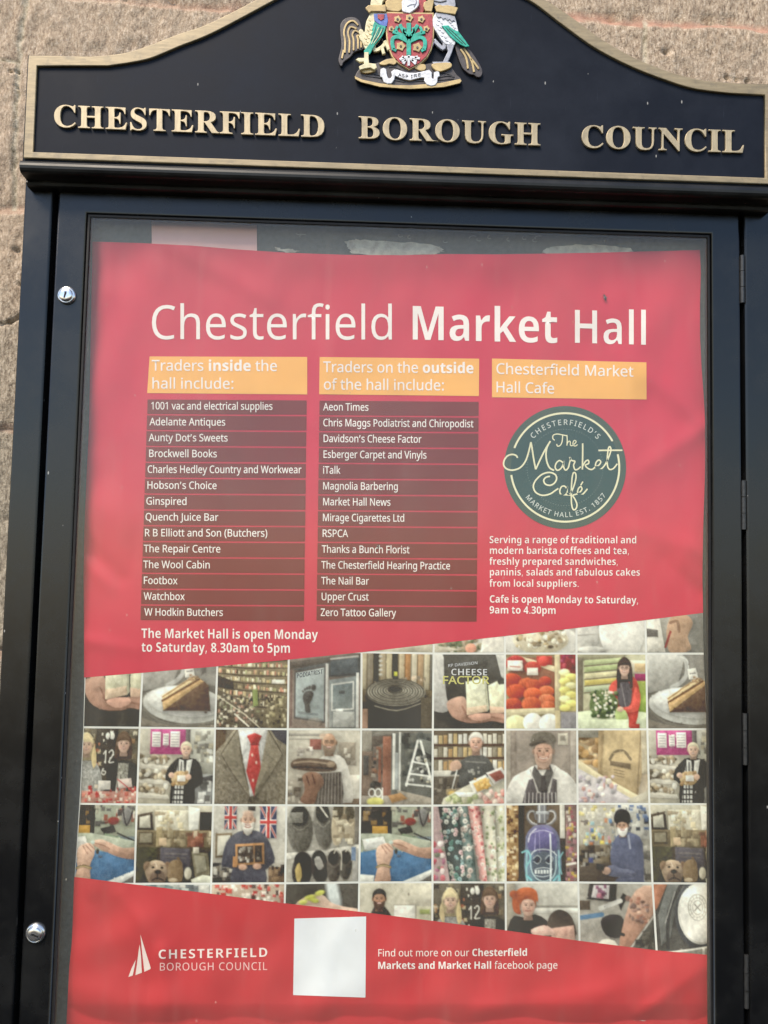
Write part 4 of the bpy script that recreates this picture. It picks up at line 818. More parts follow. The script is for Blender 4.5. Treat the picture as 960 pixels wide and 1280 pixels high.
join_plates('supporter_bird', [
    (sp_(cE((565, 55), (640, 72), (720, 118), (780, 200), (832, 288), (850, 345), (835, 392), (800, 396), (765, 372), (720, 364), (650, 305), (605, 205)), 3), 0, .004, 'brown')]
    + [(st_(cE(*s), 1.7), .004, .0014, 'gold') for s in (((620, 100), (668, 170), (690, 240), (698, 308)), ((652, 86), (716, 180), (748, 260), (765, 345)), ((730, 200), (775, 255), (815, 312)))]
    + [(cD((382, 158), (500, 168), (604, 200), (628, 290), (645, 372), (640, 420), (622, 485), (600, 532), (540, 528), (498, 520), (455, 468), (410, 400), (370, 340), (345, 292), (350, 230), (362, 200)), .001, .006, 'white'),
       (cD((382, 156), (500, 166), (604, 198), (612, 250), (590, 240), (575, 255), (550, 225), (520, 240), (500, 212), (465, 225), (445, 196), (415, 208), (395, 188)), .007, .0012, 'grey'),
       (cD((462, 310), (530, 306), (590, 358), (650, 378), (690, 430), (730, 485), (778, 552), (740, 556), (690, 535), (640, 500), (600, 470), (540, 410), (495, 350)), .007, .002, 'green'),
       (cE((468, 40), (545, 40), (512, 142), (488, 200), (468, 236), (500, 246), (485, 272), (400, 282), (330, 262), (318, 242), (430, 240), (468, 160), (488, 120)), .002, .0045, 'grey'),
       (st_(cE((330, 0), (425, 88), (445, 20)), 3.0), .002, .004, 'grey'), (st_(cE((325, 0), (290, 70)), 3.2), .002, .004, 'slate'),
       (sp_(cD((420, 75), (360, 20), (350, -40), (420, -110), (520, -120), (600, -60), (605, 0), (598, 80))), .001, .0055, 'grey'),
       (st_(cD((360, 10), (440, 22), (510, 5)), .9), .0066, .0006, 'dark'),
       (cD((378, 82), (420, 58), (460, 72), (520, 66), (580, 76), (640, 94), (612, 162), (500, 148), (398, 132)), .0066, .003, 'gold')]
    + [(st_(cD((x, y), (x + 14, y + 14), (x + 30, y + 12)), .42), .007, .0005, 'grey') for x, y in ((400, 240), (440, 270), (390, 290), (430, 320), (410, 350), (450, 380), (440, 420), (480, 440), (500, 480), (540, 500), (560, 290), (590, 320), (540, 260), (580, 340))]
    + [(st_(cD((500, 325), (590, 420), (700, 520)), .4), .009, .0005, 'dark'), (st_(cD((540, 340), (630, 420), (740, 530)), .4), .009, .0005, 'dark')], arms)

join_plates('helmet', [
    (cA((412, -30), (470, -60), (520, -50), (530, 20), (512, 62), (440, 62), (414, 40)), .0005, .004, 'red'),
    (cA((330, 8), (350, -10), (400, -20), (414, 10), (413, 40), (392, 54), (360, 52), (334, 46)), .001, .006, 'gold'),
    (cA((522, 12), (570, -10), (560, 40), (556, 54), (530, 52), (520, 30)), .001, .006, 'gold'),
    (cA((412, 8), (430, -20), (470, -28), (492, 0), (492, 22), (478, 40), (448, 62), (424, 58), (414, 50)), .0046, .004, 'white'),
    (st_(cA((470, -20), (482, 6), (470, 34)), .8), .0086, .0006, 'slate'), (st_(cA((436, 30), (452, 22), (476, 20)), .8), .0086, .0006, 'grey')], arms)
# ------------------------------------------------------------------ the poster
YP = .019                                    # plane the poster hangs in, behind the glass
PL = [(300, 115.5), (340, 115), (420, 113.5), (500, 112), (540, 111), (600, 108), (660, 105.5), (720, 104.5), (790, 105), (850, 105), (912, 103.5), (1005, 98.5), (1060, 95), (1100, 92.5), (1150, 91), (1180, 89.5), (1210, 86.5), (1250, 84.5), (1300, 82)]
PR = [(300, 874.5), (340, 876), (380, 875), (420, 875), (460, 877), (500, 880), (540, 882), (600, 881), (660, 879), (720, 878), (770, 879), (817, 880), (860, 882), (912, 884.5), (960, 886), (1005, 887), (1104, 887.5), (1190, 888), (1300, 890)]
PT = [(115, 302), (180, 304), (240, 307), (300, 312), (360, 316), (430, 318.5), (500, 319), (560, 317.5), (620, 318), (680, 317), (740, 316), (800, 314.5), (875, 312.5)]
def tabl(T, v): a = np.array(T); return np.interp(v, a[:, 0], a[:, 1])
def segd(px, py, a, b):
    t = np.clip(((px - a[0]) * (b[0] - a[0]) + (py - a[1]) * (b[1] - a[1])) / ((b[0] - a[0]) ** 2 + (b[1] - a[1]) ** 2), 0, 1)
    return np.hypot(px - a[0] - t * (b[0] - a[0]), py - a[1] - t * (b[1] - a[1])), t
def relief(px, py):
    """how far the limp paper stands off its plane, in metres towards the glass"""
    px = np.asarray(px, float); py = np.asarray(py, float)
    edge = np.clip(.30 + .9 * np.exp(-((px - 105) / 70.0) ** 2) + .9 * np.exp(-((px - 885) / 80.0) ** 2) + .8 * np.exp(-((py - 310) / 75.0) ** 2) + .9 * np.exp(-((py - 1230) / 80.0) ** 2) + .9 * (vnoise(px / 150, py / 190, 27) - .45), .25, 1)
    w = .0050 * (vnoise(px / 210 + 3, py / 260 + 1, 21) - .5) + 0.0066 * edge * (vnoise(px / 80, py / 120 + 5, 22) - .5)
    w += .0056 * edge * (vnoise(px / 38 + py / 110, py / 56 - px / 90, 23) - .5) + .0005 * (vnoise(px / 15, py / 24, 24) - .5)
    w += .0026 * np.sin((px - 150) / 58.0) * np.exp(-np.clip(py - 300, 0, None) / 55.0)
    for a, b, h, s in (((212, 303), (340, 376), .0022, 15), ((212, 303), (150, 420), .0012, 22), ((640, 330), (800, 420), .0012, 26), ((850, 330), (800, 470), .0016, 24), ((120, 640), (330, 700), .0010, 28),
                       ((105, 1190), (190, 1150), .0016, 20), ((190, 1150), (205, 1275), .0012, 26), ((85, 1240), (250, 1262), .0016, 20), ((700, 1262), (885, 1205), .0026, 24), ((760, 1275), (880, 1240), .0014, 16),
                       ((110, 560), (118, 700), -.003, 26), ((100, 676), (150, 722), -.0022, 11), ((104, 700), (138, 735), .0014, 9), ((884, 530), (770, 440), .0016, 13), ((884, 532), (800, 590), .0015, 12), ((878, 690), (790, 660), .0014, 13), ((876, 740), (830, 700), -.0014, 10), ((104, 800), (170, 812), .0013, 10),
                       ((380, 318), (780, 316), .0030, 26), ((150, 1120), (205, 1190), .0012, 11), ((205, 1190), (200, 1270), .0012, 11), ((120, 1130), (150, 1200), -.0012, 12), ((800, 1268), (889, 1204), .0016, 10), ((600, 1262), (760, 1240), .0012, 12), ((560, 330), (620, 450), .0009, 22)):
        d, t = segd(px, py, a, b)
        w += 1.9 * h * np.exp(-(d / s) ** 2) * (1 - .55 * t)
    w -= .006 * np.clip((px - 845) / 40, 0, 1.2) ** 2 * np.exp(-((py - 470) / 130.0) ** 2)
    w -= .005 * np.clip((px - 860) / 30, 0, 1.2) ** 2 * np.exp(-((py - 1230) / 110.0) ** 2)
    w -= .0085 * np.clip((py - 1254) / 26, 0, 1.4) ** 1.4
    w -= .003 * np.clip((130 - px) / 25, 0, 1.6) ** 2
    return np.clip(w, -.0066, .0098)
def S(px, py, layer=0.0):
    px = np.asarray(px, float); py = np.asarray(py, float)
    return un(px, py, YP - relief(px, py) - layer * .00022)
PSHEET = []
def ink_mat(name):
    m, nt, b = new_mat(name)
    at = node(nt, 'ShaderNodeAttribute'); at.attribute_name = 'ink'
    b.inputs['Roughness'].default_value = .55; b.inputs['Specular IOR Level'].default_value = .25
    n1 = noise(nt, coords(nt), 30, 5, .6)
    c = mixc(nt, 1.0, at.outputs['Color'], ramp(nt, n1, [(.3, grey(.93)), (.7, grey(1.0))]), 'MULTIPLY')
    nt.links.new(c, b.inputs['Base Color'])
    return m
M['ink'] = ink_mat('printed_paper')
VEIL = np.array([.060, .057, .048]); GAIN = np.array([1.05, 1.0, .92])
def ink(c):
    """colour as it looks through the dusty pane -> colour of the print itself"""
    return np.clip((lin(c) - VEIL) / GAIN, .006, .88)
def set_ink(me, cols):
    a = me.color_attributes.new('ink', 'FLOAT_COLOR', 'POINT')
    c = np.ones((len(me.vertices), 4), np.float32); c[:, :3] = cols
    a.data.foreach_set('color', c.ravel())
def inked(name, me, col, parent, label=None):
    set_ink(me, ink(col) if not isinstance(col, np.ndarray) or col.ndim == 1 else col)
    smooth(me)
    return link(name, me, M['ink'], parent, label)

c0 = P(480, 1290, YP)
poster = empty('poster', (float(c0[0]), YP, float(c0[2])), 'big red market hall poster behind the glass of the notice board', 'poster')
def panel(name, f_top, f_bot, f_l, f_r, nu, nv, layer, col, parent=poster, label=None):
    """a sheet whose four sides are given in the photograph: top/bottom as y(x), left/right as x(y)"""
    u = np.linspace(0, 1, nu)[None, :]; v = np.linspace(0, 1, nv)[:, None]
    py = np.full((nv, nu), 700.0); px = np.full((nv, nu), 480.0)
    for _ in range(6):
        px = f_l(py) + (f_r(py) - f_l(py)) * u
        py = f_top(px) + (f_bot(px) - f_top(px)) * v
    me = mesh_np(name, S(px, py, layer).reshape(-1, 3), grid_faces(nu, nv))
    return inked(name, me, col, parent, label)
fl = lambda y: tabl(PL, y); fr = lambda y: tabl(PR, y); ft = lambda x: tabl(PT, x)
kk = lambda v: (lambda x: np.zeros_like(x) + v)
SL_T = [(90, 849), (104.6, 847), (177, 841), (271, 833), (361, 824.5), (455, 815), (541, 805), (632, 795), (721, 785), (808, 775), (895, 764)]
SL_B = [(80, 1094.5), (92, 1096), (168, 1105.5), (263, 1117), (355, 1129), (448, 1139.5), (540, 1151), (632, 1163), (724, 1176), (821, 1188), (890, 1194)]
RED = (211, 76, 87); RED2 = (204, 80, 79)
panel('paper_sheet', lambda x: ft(x) + .8, kk(1292), lambda y: fl(y) + .6, lambda y: fr(y) - .5, 260, 330, 0, (236, 230, 212))
panel('red_panel', ft, lambda x: tabl(SL_T, x), fl, fr, 310, 210, 2, RED, label='upper red panel of the poster')
panel('red_panel', lambda x: tabl(SL_B, x), kk(1292.5), fl, fr, 310, 84, 2, RED2, label='lower red panel of the poster')

def flat(name, polys, layer, col, parent, label=None, offset=0.0):
    me = fill2d([[(a, -b) for a, b in q] for q in polys], offset=offset)
    bm = bmesh.new(); bm.from_mesh(me)
    for _ in range(5):                                            # fine enough to lie on the wavy paper
        lg_ = [e for e in bm.edges if e.calc_length() > 4.0]
        if not lg_: break
        bmesh.ops.subdivide_edges(bm, edges=lg_, cuts=1)
        bmesh.ops.triangulate(bm, faces=[f for f in bm.faces if len(f.verts) > 3])
    bm.to_mesh(me); bm.free()
    n = len(me.vertices); co = np.empty(n * 3, np.float32); me.vertices.foreach_get('co', co); co = co.reshape(-1, 3)
    me.vertices.foreach_set('co', S(co[:, 0], -co[:, 1], layer).astype(np.float32).ravel())
    me.update()
    return inked(name, me, col, parent, label)
def text(name, runs, x0, y0, x1, y1, cap, layer, col, parent, track=0.0, offset=0.0):
    """a printed line of text from (x0,y0) to (x1,y1) on its base line"""
    pl, w = text_polys(runs, track)
    dx, dy = x1 - x0, y1 - y0
    q = [[(x0 + dx * a / w, y0 + dy * a / w - b * cap) for a, b in c] for c in pl]
    return flat(name, q, layer, col, parent, offset=offset)
CREAM = (252, 238, 222)
def quad_panel(name, q, layer, col, parent=poster, nu=80, nv=20, label=None):
    u, v = np.meshgrid(np.linspace(0, 1, nu), np.linspace(0, 1, nv))
    (ax, ay), (bx, by), (cx, cy), (dx, dy) = q
    px = (ax * (1 - u) + bx * u) * (1 - v) + (dx * (1 - u) + cx * u) * v
    py = (ay * (1 - u) + by * u) * (1 - v) + (dy * (1 - u) + cy * u) * v
    me = mesh_np(name, S(px, py, layer).reshape(-1, 3), grid_faces(nu, nv))
    return inked(name, me, col, parent, label)

# title
text('title', [('R', 'Chesterfield')], 186.5, 424.0, 494.5, 424.5, 42.5, 4, CREAM, poster, offset=-.12)
text('title', [('B', 'Market')], 511, 424.5, 698.5, 429.0, 42.5, 4, CREAM, poster, offset=-.35)
text('title', [('B', 'Hall')], 713.5, 429.0, 812, 431.8, 42.5, 4, CREAM, poster, offset=-.75)
# headings
ORANGE = (250, 184, 104)
h = quad_panel('heading_panel', [(187, 445.6), (384, 446.2), (384, 493), (184, 491.3)], 4, ORANGE)
text('heading_lettering', [('R', 'Traders '), ('B', 'inside'), ('R', ' the')], 189.5, 463.2, 347, 463.8, 13.2, 6, CREAM, h, offset=.12)
text('heading_lettering', [('R', 'hall include:')], 189, 485.6, 293, 486, 13.2, 6, CREAM, h, offset=.12)
h = quad_panel('heading_panel', [(399.6, 446.3), (599, 448.4), (598.6, 495), (399, 492.8)], 4, ORANGE)
text('heading_lettering', [('R', 'Traders on the '), ('B', 'outside')], 404, 465, 592.5, 466.6, 13.2, 6, CREAM, h, offset=.12)
text('heading_lettering', [('R', 'of the hall include:')], 404, 486.8, 556, 488, 13.2, 6, CREAM, h, offset=.12)
h = quad_panel('heading_panel', [(615, 448.2), (808, 453), (808.2, 499.3), (615, 496.6)], 4, ORANGE)
text('heading_lettering', [('R', 'Chesterfield Market')], 619.5, 467.2, 792, 470.8, 13.2, 6, CREAM, h, offset=.12)
text('heading_lettering', [('R', 'Hall Cafe')], 619, 490.2, 693.5, 492, 13.2, 6, CREAM, h, offset=.12)
# traders
BAR = (130, 60, 66)
LT = ['1001 vac and electrical supplies', 'Adelante Antiques', 'Aunty Dot’s Sweets', 'Brockwell Books', 'Charles Hedley Country and Workwear', 'Hobson’s Choice', 'Ginspired', 'Quench Juice Bar', 'R B Elliott and Son (Butchers)', 'The Repair Centre', 'The Wool Cabin', 'Footbox', 'Watchbox', 'W Hodkin Butchers']
LW = [(188.2, 341), (187, 282), (186, 285), (185.4, 271.5), (184, 377), (183.3, 271.3), (182.3, 234), (181.3, 273), (180.2, 334.5), (179.6, 276), (179, 263), (178.8, 222), (179.6, 231), (180.4, 279)]
RTX = ['Aeon Times', 'Chris Maggs Podiatrist and Chiropodist', 'Davidson’s Cheese Factor', 'Esberger Carpet and Vinyls', 'iTalk', 'Magnolia Barbering', 'Market Hall News', 'Mirage Cigarettes Ltd', 'RSPCA', 'Thanks a Bunch Florist', 'The Chesterfield Hearing Practice', 'The Nail Bar', 'Upper Crust', 'Zero Tattoo Gallery']
RW = [(404, 461), (403.6, 592), (403.6, 527), (403.5, 533.5), (403.2, 425.5), (403, 498), (403, 488.5), (402.8, 506), (402.4, 435), (402.3, 512), (401.7, 563), (401.5, 461.3), (401.2, 461), (400.5, 495)]
for i in range(14):
    y = 499.3 + 19.83 * i
    xl = 184.4 + (176.0 - 184.4) * (i / 13.0); xr = 383.4 - 3.4 * i / 13.0
    r = quad_panel('trader_row', [(xl, y), (xr, y + 1.2), (xr - .1, y + 19.0), (xl - .4, y + 17.9)], 4, BAR, nv=7)
    text('trader_name', [('R', LT[i])], LW[i][0], y + 12.4, LW[i][1], y + 12.9, 9.2, 6, CREAM, r, offset=.07)
for i in range(14):
    y = 500.8 + 19.76 * i
    xl = 399.4 - 3.6 * i / 13.0; xr = 598.4 - 2.6 * i / 13.0
    r = quad_panel('trader_row', [(xl, y), (xr, y + 1.5), (xr - .1, y + 19.2), (xl - .2, y + 17.9)], 4, BAR, nv=7)
    text('trader_name', [('R', RTX[i])], RW[i][0], y + 12.2, RW[i][1], y + 12.2 + .0075 * (RW[i][1] - RW[i][0]), 9.2, 6, CREAM, r, offset=.07)
# the two notes about opening hours, the paragraph on the cafe
text('opening_hours', [('B', 'The Market Hall is open Monday')], 176.5, 797.4, 397.5, 799.0, 11.8, 4, CREAM, poster, offset=-.10)
text('opening_hours', [('B', 'to Saturday, 8.30am to 5pm')], 176.5, 814.6, 363.5, 816.0, 11.8, 4, CREAM, poster, offset=-.10)
for t_, a_, b_, y_ in (('Serving a range of traditional and', 611.4, 796.2, 679), ('modern barista coffees and tea,', 611.4, 787.2, 692.4), ('freshly prepared sandwiches,', 611.4, 773.2, 706), ('paninis, salads and fabulous cakes', 611.4, 800.4, 719.4), ('from local suppliers.', 611.4, 724.2, 733.4)):
    text('cafe_paragraph', [('B', t_)], a_, y_, b_, y_ + .3, 9.0, 4, CREAM, poster, offset=-.16)
text('cafe_hours', [('B', 'Cafe is open Monday to Saturday,')], 611.6, 753.2, 798.6, 754.6, 9.2, 4, CREAM, poster, offset=-.08)
text('cafe_hours', [('B', '9am to 4.30pm')], 611.6, 766.8, 695.4, 767.4, 9.2, 4, CREAM, poster, offset=-.08)

# cafe roundel
def ring(cx, cy, r0, r1, k=72, a0=0, a1=360):
    t = np.radians(np.linspace(a0, a1, k + 1))
    o = [(cx + r1 * math.cos(a), cy + r1 * math.sin(a)) for a in t]; i = [(cx + r0 * math.cos(a), cy + r0 * math.sin(a)) for a in t]
    return o + i[::-1]
def disc(name, cx, cy, rx, ry, layer, col, parent, k=110, nr=22, col2=None):
    V = [S(cx, cy, layer)]; 
    for j in range(1, nr + 1):
        t = np.linspace(0, 2 * math.pi, k, endpoint=False)
        V += list(S(cx + rx * j / nr * np.cos(t), cy + ry * j / nr * np.sin(t), layer))
    F = [(0, 1 + i, 1 + (i + 1) % k) for i in range(k)]
    for j in range(nr - 1):
        b = 1 + j * k
        for i in range(k):
            p, q = b + i, b + (i + 1) % k
            F += [(p, p + k, q + k), (p, q + k, q)]
    me = mesh_np(name, np.array(V), np.array(F)[:, ::-1])
    return inked(name, me, col, parent)
EX, EY = 706.3, 584.3
emb = disc('cafe_emblem', EX, EY, 76.3, 76.8, 4, (90, 101, 88), poster)
disc('emblem_centre', EX, EY, 67.5, 68, 5, (68, 92, 86), emb)
SCR = (240, 229, 184)
polys = [ring(EX, EY, 66.6, 69.0, 60, 201, 331), ring(EX, EY, 66.6, 69.0, 76, -14, 172)]
flat('emblem_ring', polys, 6, SCR, emb)
dots = []
for a in range(0, 360, 4):
    if 195 < a < 345 or 25 < a < 155 or True:
        x, y = EX + 47.5 * math.cos(math.radians(a)), EY + 47.8 * math.sin(math.radians(a))
        dots.append([(x - .35, y - .35), (x + .35, y - .35), (x + .35, y + .35), (x - .35, y + .35)])
flat('dotted_ring', dots, 6, (150, 158, 146), emb)
def cS(p): return [(625 + x / 6.0, 500 + y / 6.0) for x, y in p]
strokes = [
 ([(132, 434), (120, 416), (90, 408), (55, 420), (32, 452), (28, 488), (50, 516), (95, 526), (150, 508), (190, 460), (214, 392), (232, 316)], 2.0),
 ([(232, 316), (240, 360), (254, 450), (268, 520)], 2.0), ([(268, 520), (300, 450), (340, 370), (378, 308)], 2.0),
 ([(378, 308), (355, 350), (345, 400), (351, 460), (372, 508), (406, 528)], 2.0),
 ([(474, 470), (446, 454), (422, 474), (414, 505), (430, 527), (456, 514), (474, 482), (480, 458), (477, 500), (492, 526), (512, 508), (522, 470), (530, 440), (522, 432), (540, 454), (562, 460), (552, 490), (562, 521), (582, 520), (606, 500)], 1.75),
 ([(620, 325), (620, 400), (618, 522)], 1.9), ([(620, 496), (642, 460), (662, 452), (665, 475), (640, 490), (662, 514), (690, 521), (714, 503), (742, 488), (756, 464), (742, 450), (722, 466), (716, 495), (730, 520), (757, 518), (786, 488), (815, 430), (832, 375), (824, 350), (812, 366), (805, 430), (806, 492), (822, 520), (850, 514), (880, 478)], 1.75),
 ([(738, 378), (830, 377), (918, 377)], 1.9),
 ([(375, 572), (345, 580), (328, 602), (340, 630), (376, 640), (410, 621), (425, 586), (410, 556), (366, 543), (312, 560), (266, 605), (250, 650), (270, 694), (320, 715), (376, 704), (418, 676), (438, 664)], 1.9),
 ([(500, 662), (484, 646), (462, 650), (449, 676), (452, 702), (470, 710), (490, 696), (502, 664), (506, 646), (503, 676), (506, 702), (520, 708), (536, 690), (556, 640), (570, 582), (565, 548), (549, 549), (539, 600), (535, 700), (537, 780), (549, 821), (569, 816), (577, 782), (560, 740), (546, 716), (576, 705), (600, 690), (615, 668), (605, 650), (588, 665), (582, 694), (596, 713), (622, 705), (656, 666)], 1.75),
 ([(605, 640), (622, 612)], 1.6),
 ([(410, 302), (396, 288), (400, 264), (430, 255), (470, 262), (500, 268)], 1.3), ([(470, 264), (466, 310), (452, 340), (432, 346), (425, 330)], 1.3),
 ([(502, 262), (504, 300), (502, 342)], 1.25), ([(502, 338), (508, 318), (520, 308), (528, 316), (527, 334), (534, 343), (546, 338), (562, 326), (571, 314), (564, 303), (552, 308), (547, 324), (552, 341), (566, 345), (582, 334)], 1.15)]
for j, (p, w) in enumerate(strokes):
    flat('script_lettering', [ribbon(smooth_path(cS(p), 5), w)], 6 + .25 * (j % 4), SCR, emb)
def arc_text(tx, r, a0, a1, cap, outward, st='R', track=30):
    tot = text_len([(st, tx)], track); x = 0; polys = []
    for ch in tx:
        adv, cs = GLY.get((st, ch)) or GLY['R', ch]
        a = math.radians(a0 + (a1 - a0) * (x + adv / 2) / tot)
        er = (math.sin(a), -math.cos(a)); s = 1 if outward else -1
        et = (math.cos(a) * s, math.sin(a) * s)
        k = cap / CAP
        for c in cs:
            polys.append([(EX + er[0] * (r + s * q[1] * k) + et[0] * (q[0] - adv / 2) * k, EY + er[1] * (r + s * q[1] * k) + et[1] * (q[0] - adv / 2) * k) for q in c])
        x += adv + track
    flat('arc_lettering', polys, 6, (214, 214, 196), emb, offset=.05)
arc_text('CHESTERFIELD’S', 53.3, -48.5, 49.5, 6.6, True, track=62)
arc_text('MARKET HALL EST. 1857', 62.0, 233.5, 124.0, 6.0, False, track=62)

# council mark, text and white label at the foot
def cL(*p): return [(150 + x / 4.8, 1160 + y / 4.8) for x, y in p]
lg = flat('council_mark', [cL((122, 38), (150, 130), (184, 238), (183, 246), (146, 263), (139, 200), (130, 120)), cL((118, 98), (126, 170), (131, 268), (92, 283), (101, 225), (110, 150)), cL((95, 190), (87, 235), (76, 285), (50, 294), (70, 240))], 4, (250, 226, 208), poster)
text('council_lettering', [('B', 'CHESTERFIELD')], 197.2, 1198.6, 335.2, 1196.0, 11.4, 4, (250, 228, 212), lg, track=55, offset=-.12)
text('council_lettering', [('R', 'BOROUGH COUNCIL')], 198.6, 1213.2, 334.4, 1212.4, 9.6, 4, (247, 200, 188), lg, track=40)
text('page_note', [('R', 'Find out more on our '), ('B', 'Chesterfield')], 471.8, 1195.6, 659.6, 1194.8, 9.0, 4, CREAM, poster)
text('page_note', [('B', 'Markets and Market Hall'), ('R', ' facebook page')], 471.8, 1211.2, 697.4, 1210.8, 9.0, 4, CREAM, poster)
quad_panel('white_label', [(368, 1148.2), (457.6, 1145.6), (456.8, 1247), (366.4, 1243.8)], 4, (236, 233, 224), nu=34, nv=38)
# ------------------------------------------------------------------ the printed photographs: each a fine sheet of coloured vertices
NPX, NPY = 92, 96
class Pic:
    def __init__(s, win=(0, 0, 100, 100), seed=1):
        u = np.linspace(win[0], win[2], NPX); v = np.linspace(win[1], win[3], NPY)
        s.x, s.y = np.meshgrid(u, v); s.c = np.zeros((NPY, NPX, 3)); s.px = (win[2] - win[0]) / NPX
        s.rs = np.random.RandomState(seed); s.seed = seed
    def put(s, a, col):
        a = np.clip(a, 0, 1)[..., None]; s.c = s.c * (1 - a) + np.asarray(col, float) * a
    def bg(s, top, bot, left=None):
        t = np.clip(s.y / 100, 0, 1)[..., None]; s.c = np.array(top, float) * (1 - t) + np.array(bot, float) * t
    def cov(s, d, soft): return np.clip(.5 - d / (soft * 2 * s.px), 0, 1)
    def model(s, d, col, soft, al):
        """print of a lit, rounded thing: lighter towards the upper left, a soft dark rim of contact outside"""
        gy, gx = np.gradient(d); L = np.hypot(gx, gy) + 1e-6
        lam = (-.5 * gx - .8 * gy) / L
        w = np.clip(-d.min() * .8, 1.5, 9)
        if -d.min() > 2.2:
            rim = np.where(d > 0, np.exp(-np.clip(d, 0, 50) / (w * .45)), 0) * (.11 - .10 * lam) * al
            s.c = s.c * (1 - np.clip(rim, 0, .5))[..., None]
        col = np.asarray(col, float) + np.zeros_like(s.c)
        sh = lam * np.exp(np.clip(d, -60, 0) / w)
        return col * (1 + .15 * sh)[..., None]
    def d_el(s, cx, cy, rx, ry, ang=0):
        ca, sa = math.cos(math.radians(ang)), math.sin(math.radians(ang))
        X = (s.x - cx) * ca + (s.y - cy) * sa; Y = -(s.x - cx) * sa + (s.y - cy) * ca
        return (np.sqrt((X / rx) ** 2 + (Y / ry) ** 2) - 1) * min(rx, ry)
    def el(s, cx, cy, rx, ry, col, ang=0, soft=.8, al=1, sh=0):
        d = s.d_el(cx, cy, rx, ry, ang); a = s.cov(d, soft) * al
        col = s.model(d, col, soft, al)
        if sh: col = col + (sh * (-(s.x - cx) / rx * .6 - (s.y - cy) / ry * .6))[..., None]
        s.put(a, np.clip(col, 5, 250))
    def d_po(s, pts):
        p = np.array(pts, float); d = np.full(s.x.shape, 1e9); ins = np.zeros(s.x.shape, bool)
        for a, b in zip(p, np.roll(p, -1, 0)):
            e = b - a; L = e @ e + 1e-9
            t = np.clip(((s.x - a[0]) * e[0] + (s.y - a[1]) * e[1]) / L, 0, 1)
            d = np.minimum(d, np.hypot(s.x - a[0] - t * e[0], s.y - a[1] - t * e[1]))
            c = (a[1] > s.y) != (b[1] > s.y)
            ins ^= c & (s.x < e[0] * (s.y - a[1]) / (e[1] + 1e-9 * (e[1] == 0)) + a[0])
        return np.where(ins, -d, d)
    def po(s, pts, col, col2=None, soft=.7, al=1, sm=0):
        """polygon; col2 = colour at its lower end; sm = rounded outline"""
        if sm: pts = smooth_path(pts, sm, True)
        d = s.d_po(pts); a = s.cov(d, soft) * al
        c = np.asarray(col, float) + np.zeros_like(s.c)
        if col2 is not None:
            ys = [p[1] for p in pts]; t = np.clip((s.y - min(ys)) / (max(ys) - min(ys) + 1e-9), 0, 1)[..., None]
            c = c * (1 - t) + np.asarray(col2, float) * t
        s.put(a, s.model(d, c, soft, al))
    def re(s, x0, y0, x1, y1, col, col2=None, soft=.6, al=1): s.po([(x0, y0), (x1, y0), (x1, y1), (x0, y1)], col, col2, soft, al)
    def ln(s, pts, w, col, soft=.7, al=1, sm=3):
        if sm and len(pts) > 2: pts = smooth_path(pts, sm)
        d = np.full(s.x.shape, 1e9)
        for a, b in zip(pts[:-1], pts[1:]):
            a = np.array(a, float); b = np.array(b, float); e = b - a; L = e @ e + 1e-9
            t = np.clip(((s.x - a[0]) * e[0] + (s.y - a[1]) * e[1]) / L, 0, 1)
            d = np.minimum(d, np.hypot(s.x - a[0] - t * e[0], s.y - a[1] - t * e[1]))
        s.put(s.cov(d - w / 2, soft) * al, col)
    def mess(s, x0, y0, x1, y1, pal, n, a=2, b=6, soft=.8, al=.9, rnd=False):
        """a jumble of small goods"""
        for _ in range(n):
            cx, cy = s.rs.uniform(x0, x1), s.rs.uniform(y0, y1); w, h = s.rs.uniform(a, b), s.rs.uniform(a, b)
            c = np.array(pal[s.rs.randint(len(pal))], float) + s.rs.uniform(-14, 14)
            if rnd: s.el(cx, cy, w / 2, h / 2, c, soft=soft, al=al, sh=14)
            else: s.re(cx - w / 2, cy - h / 2, cx + w / 2, cy + h / 2, c, soft=soft, al=al)
    def tex(s, amp, sc, mask=None, sd=0):
        n = vnoise(s.x / sc + 7, s.y / sc + 3, s.seed + 31 + sd) + .5 * vnoise(s.x / sc * 2.1, s.y / sc * 2.1, s.seed + 57 + sd) - .75
        if mask is not None: n = n * mask
        s.c = s.c + (amp * n)[..., None]
    def head(s, cx, cy, r, skin=(196, 152, 128), hair=None, ht='short', smile=True, glasses=False, beard=None, look=0):
        k = np.array(skin, float)
        soft_ = 1.0
        if hair is not None and ht == 'long':
            s.po([(cx - r * 1.05, cy - r * .9), (cx, cy - r * 1.75), (cx + r * 1.05, cy - r * .9), (cx + r * 1.3, cy + r * .6), (cx + r * 1.35, cy + r * 2), (cx + r * .7, cy + r * 2.2), (cx - r * .7, cy + r * 2.2), (cx - r * 1.35, cy + r * 2), (cx - r * 1.3, cy + r * .6)], hair, np.array(hair) * .82, sm=3)
        s.po([(cx - r * .5, cy + r * .7), (cx + r * .5, cy + r * .7), (cx + r * .6, cy + r * 1.8), (cx - r * .6, cy + r * 1.8)], k * .78)
        if hair is not None and ht == 'short': s.el(cx, cy - r * .45, r * 1.02, r * .98, hair)
        s.el(cx - r * .95, cy + r * .05, r * .16, r * .28, k * .85); s.el(cx + r * .95, cy + r * .05, r * .16, r * .28, k * .8)
        s.el(cx, cy + r * .08, r * .88, r * 1.2, k, sh=16)
        s.el(cx - r * .45, cy + r * .45, r * .3, r * .25, k + (14, -6, -6), soft=1.6, al=.6); s.el(cx + r * .45, cy + r * .45, r * .3, r * .25, k + (6, -10, -10), soft=1.6, al=.6)
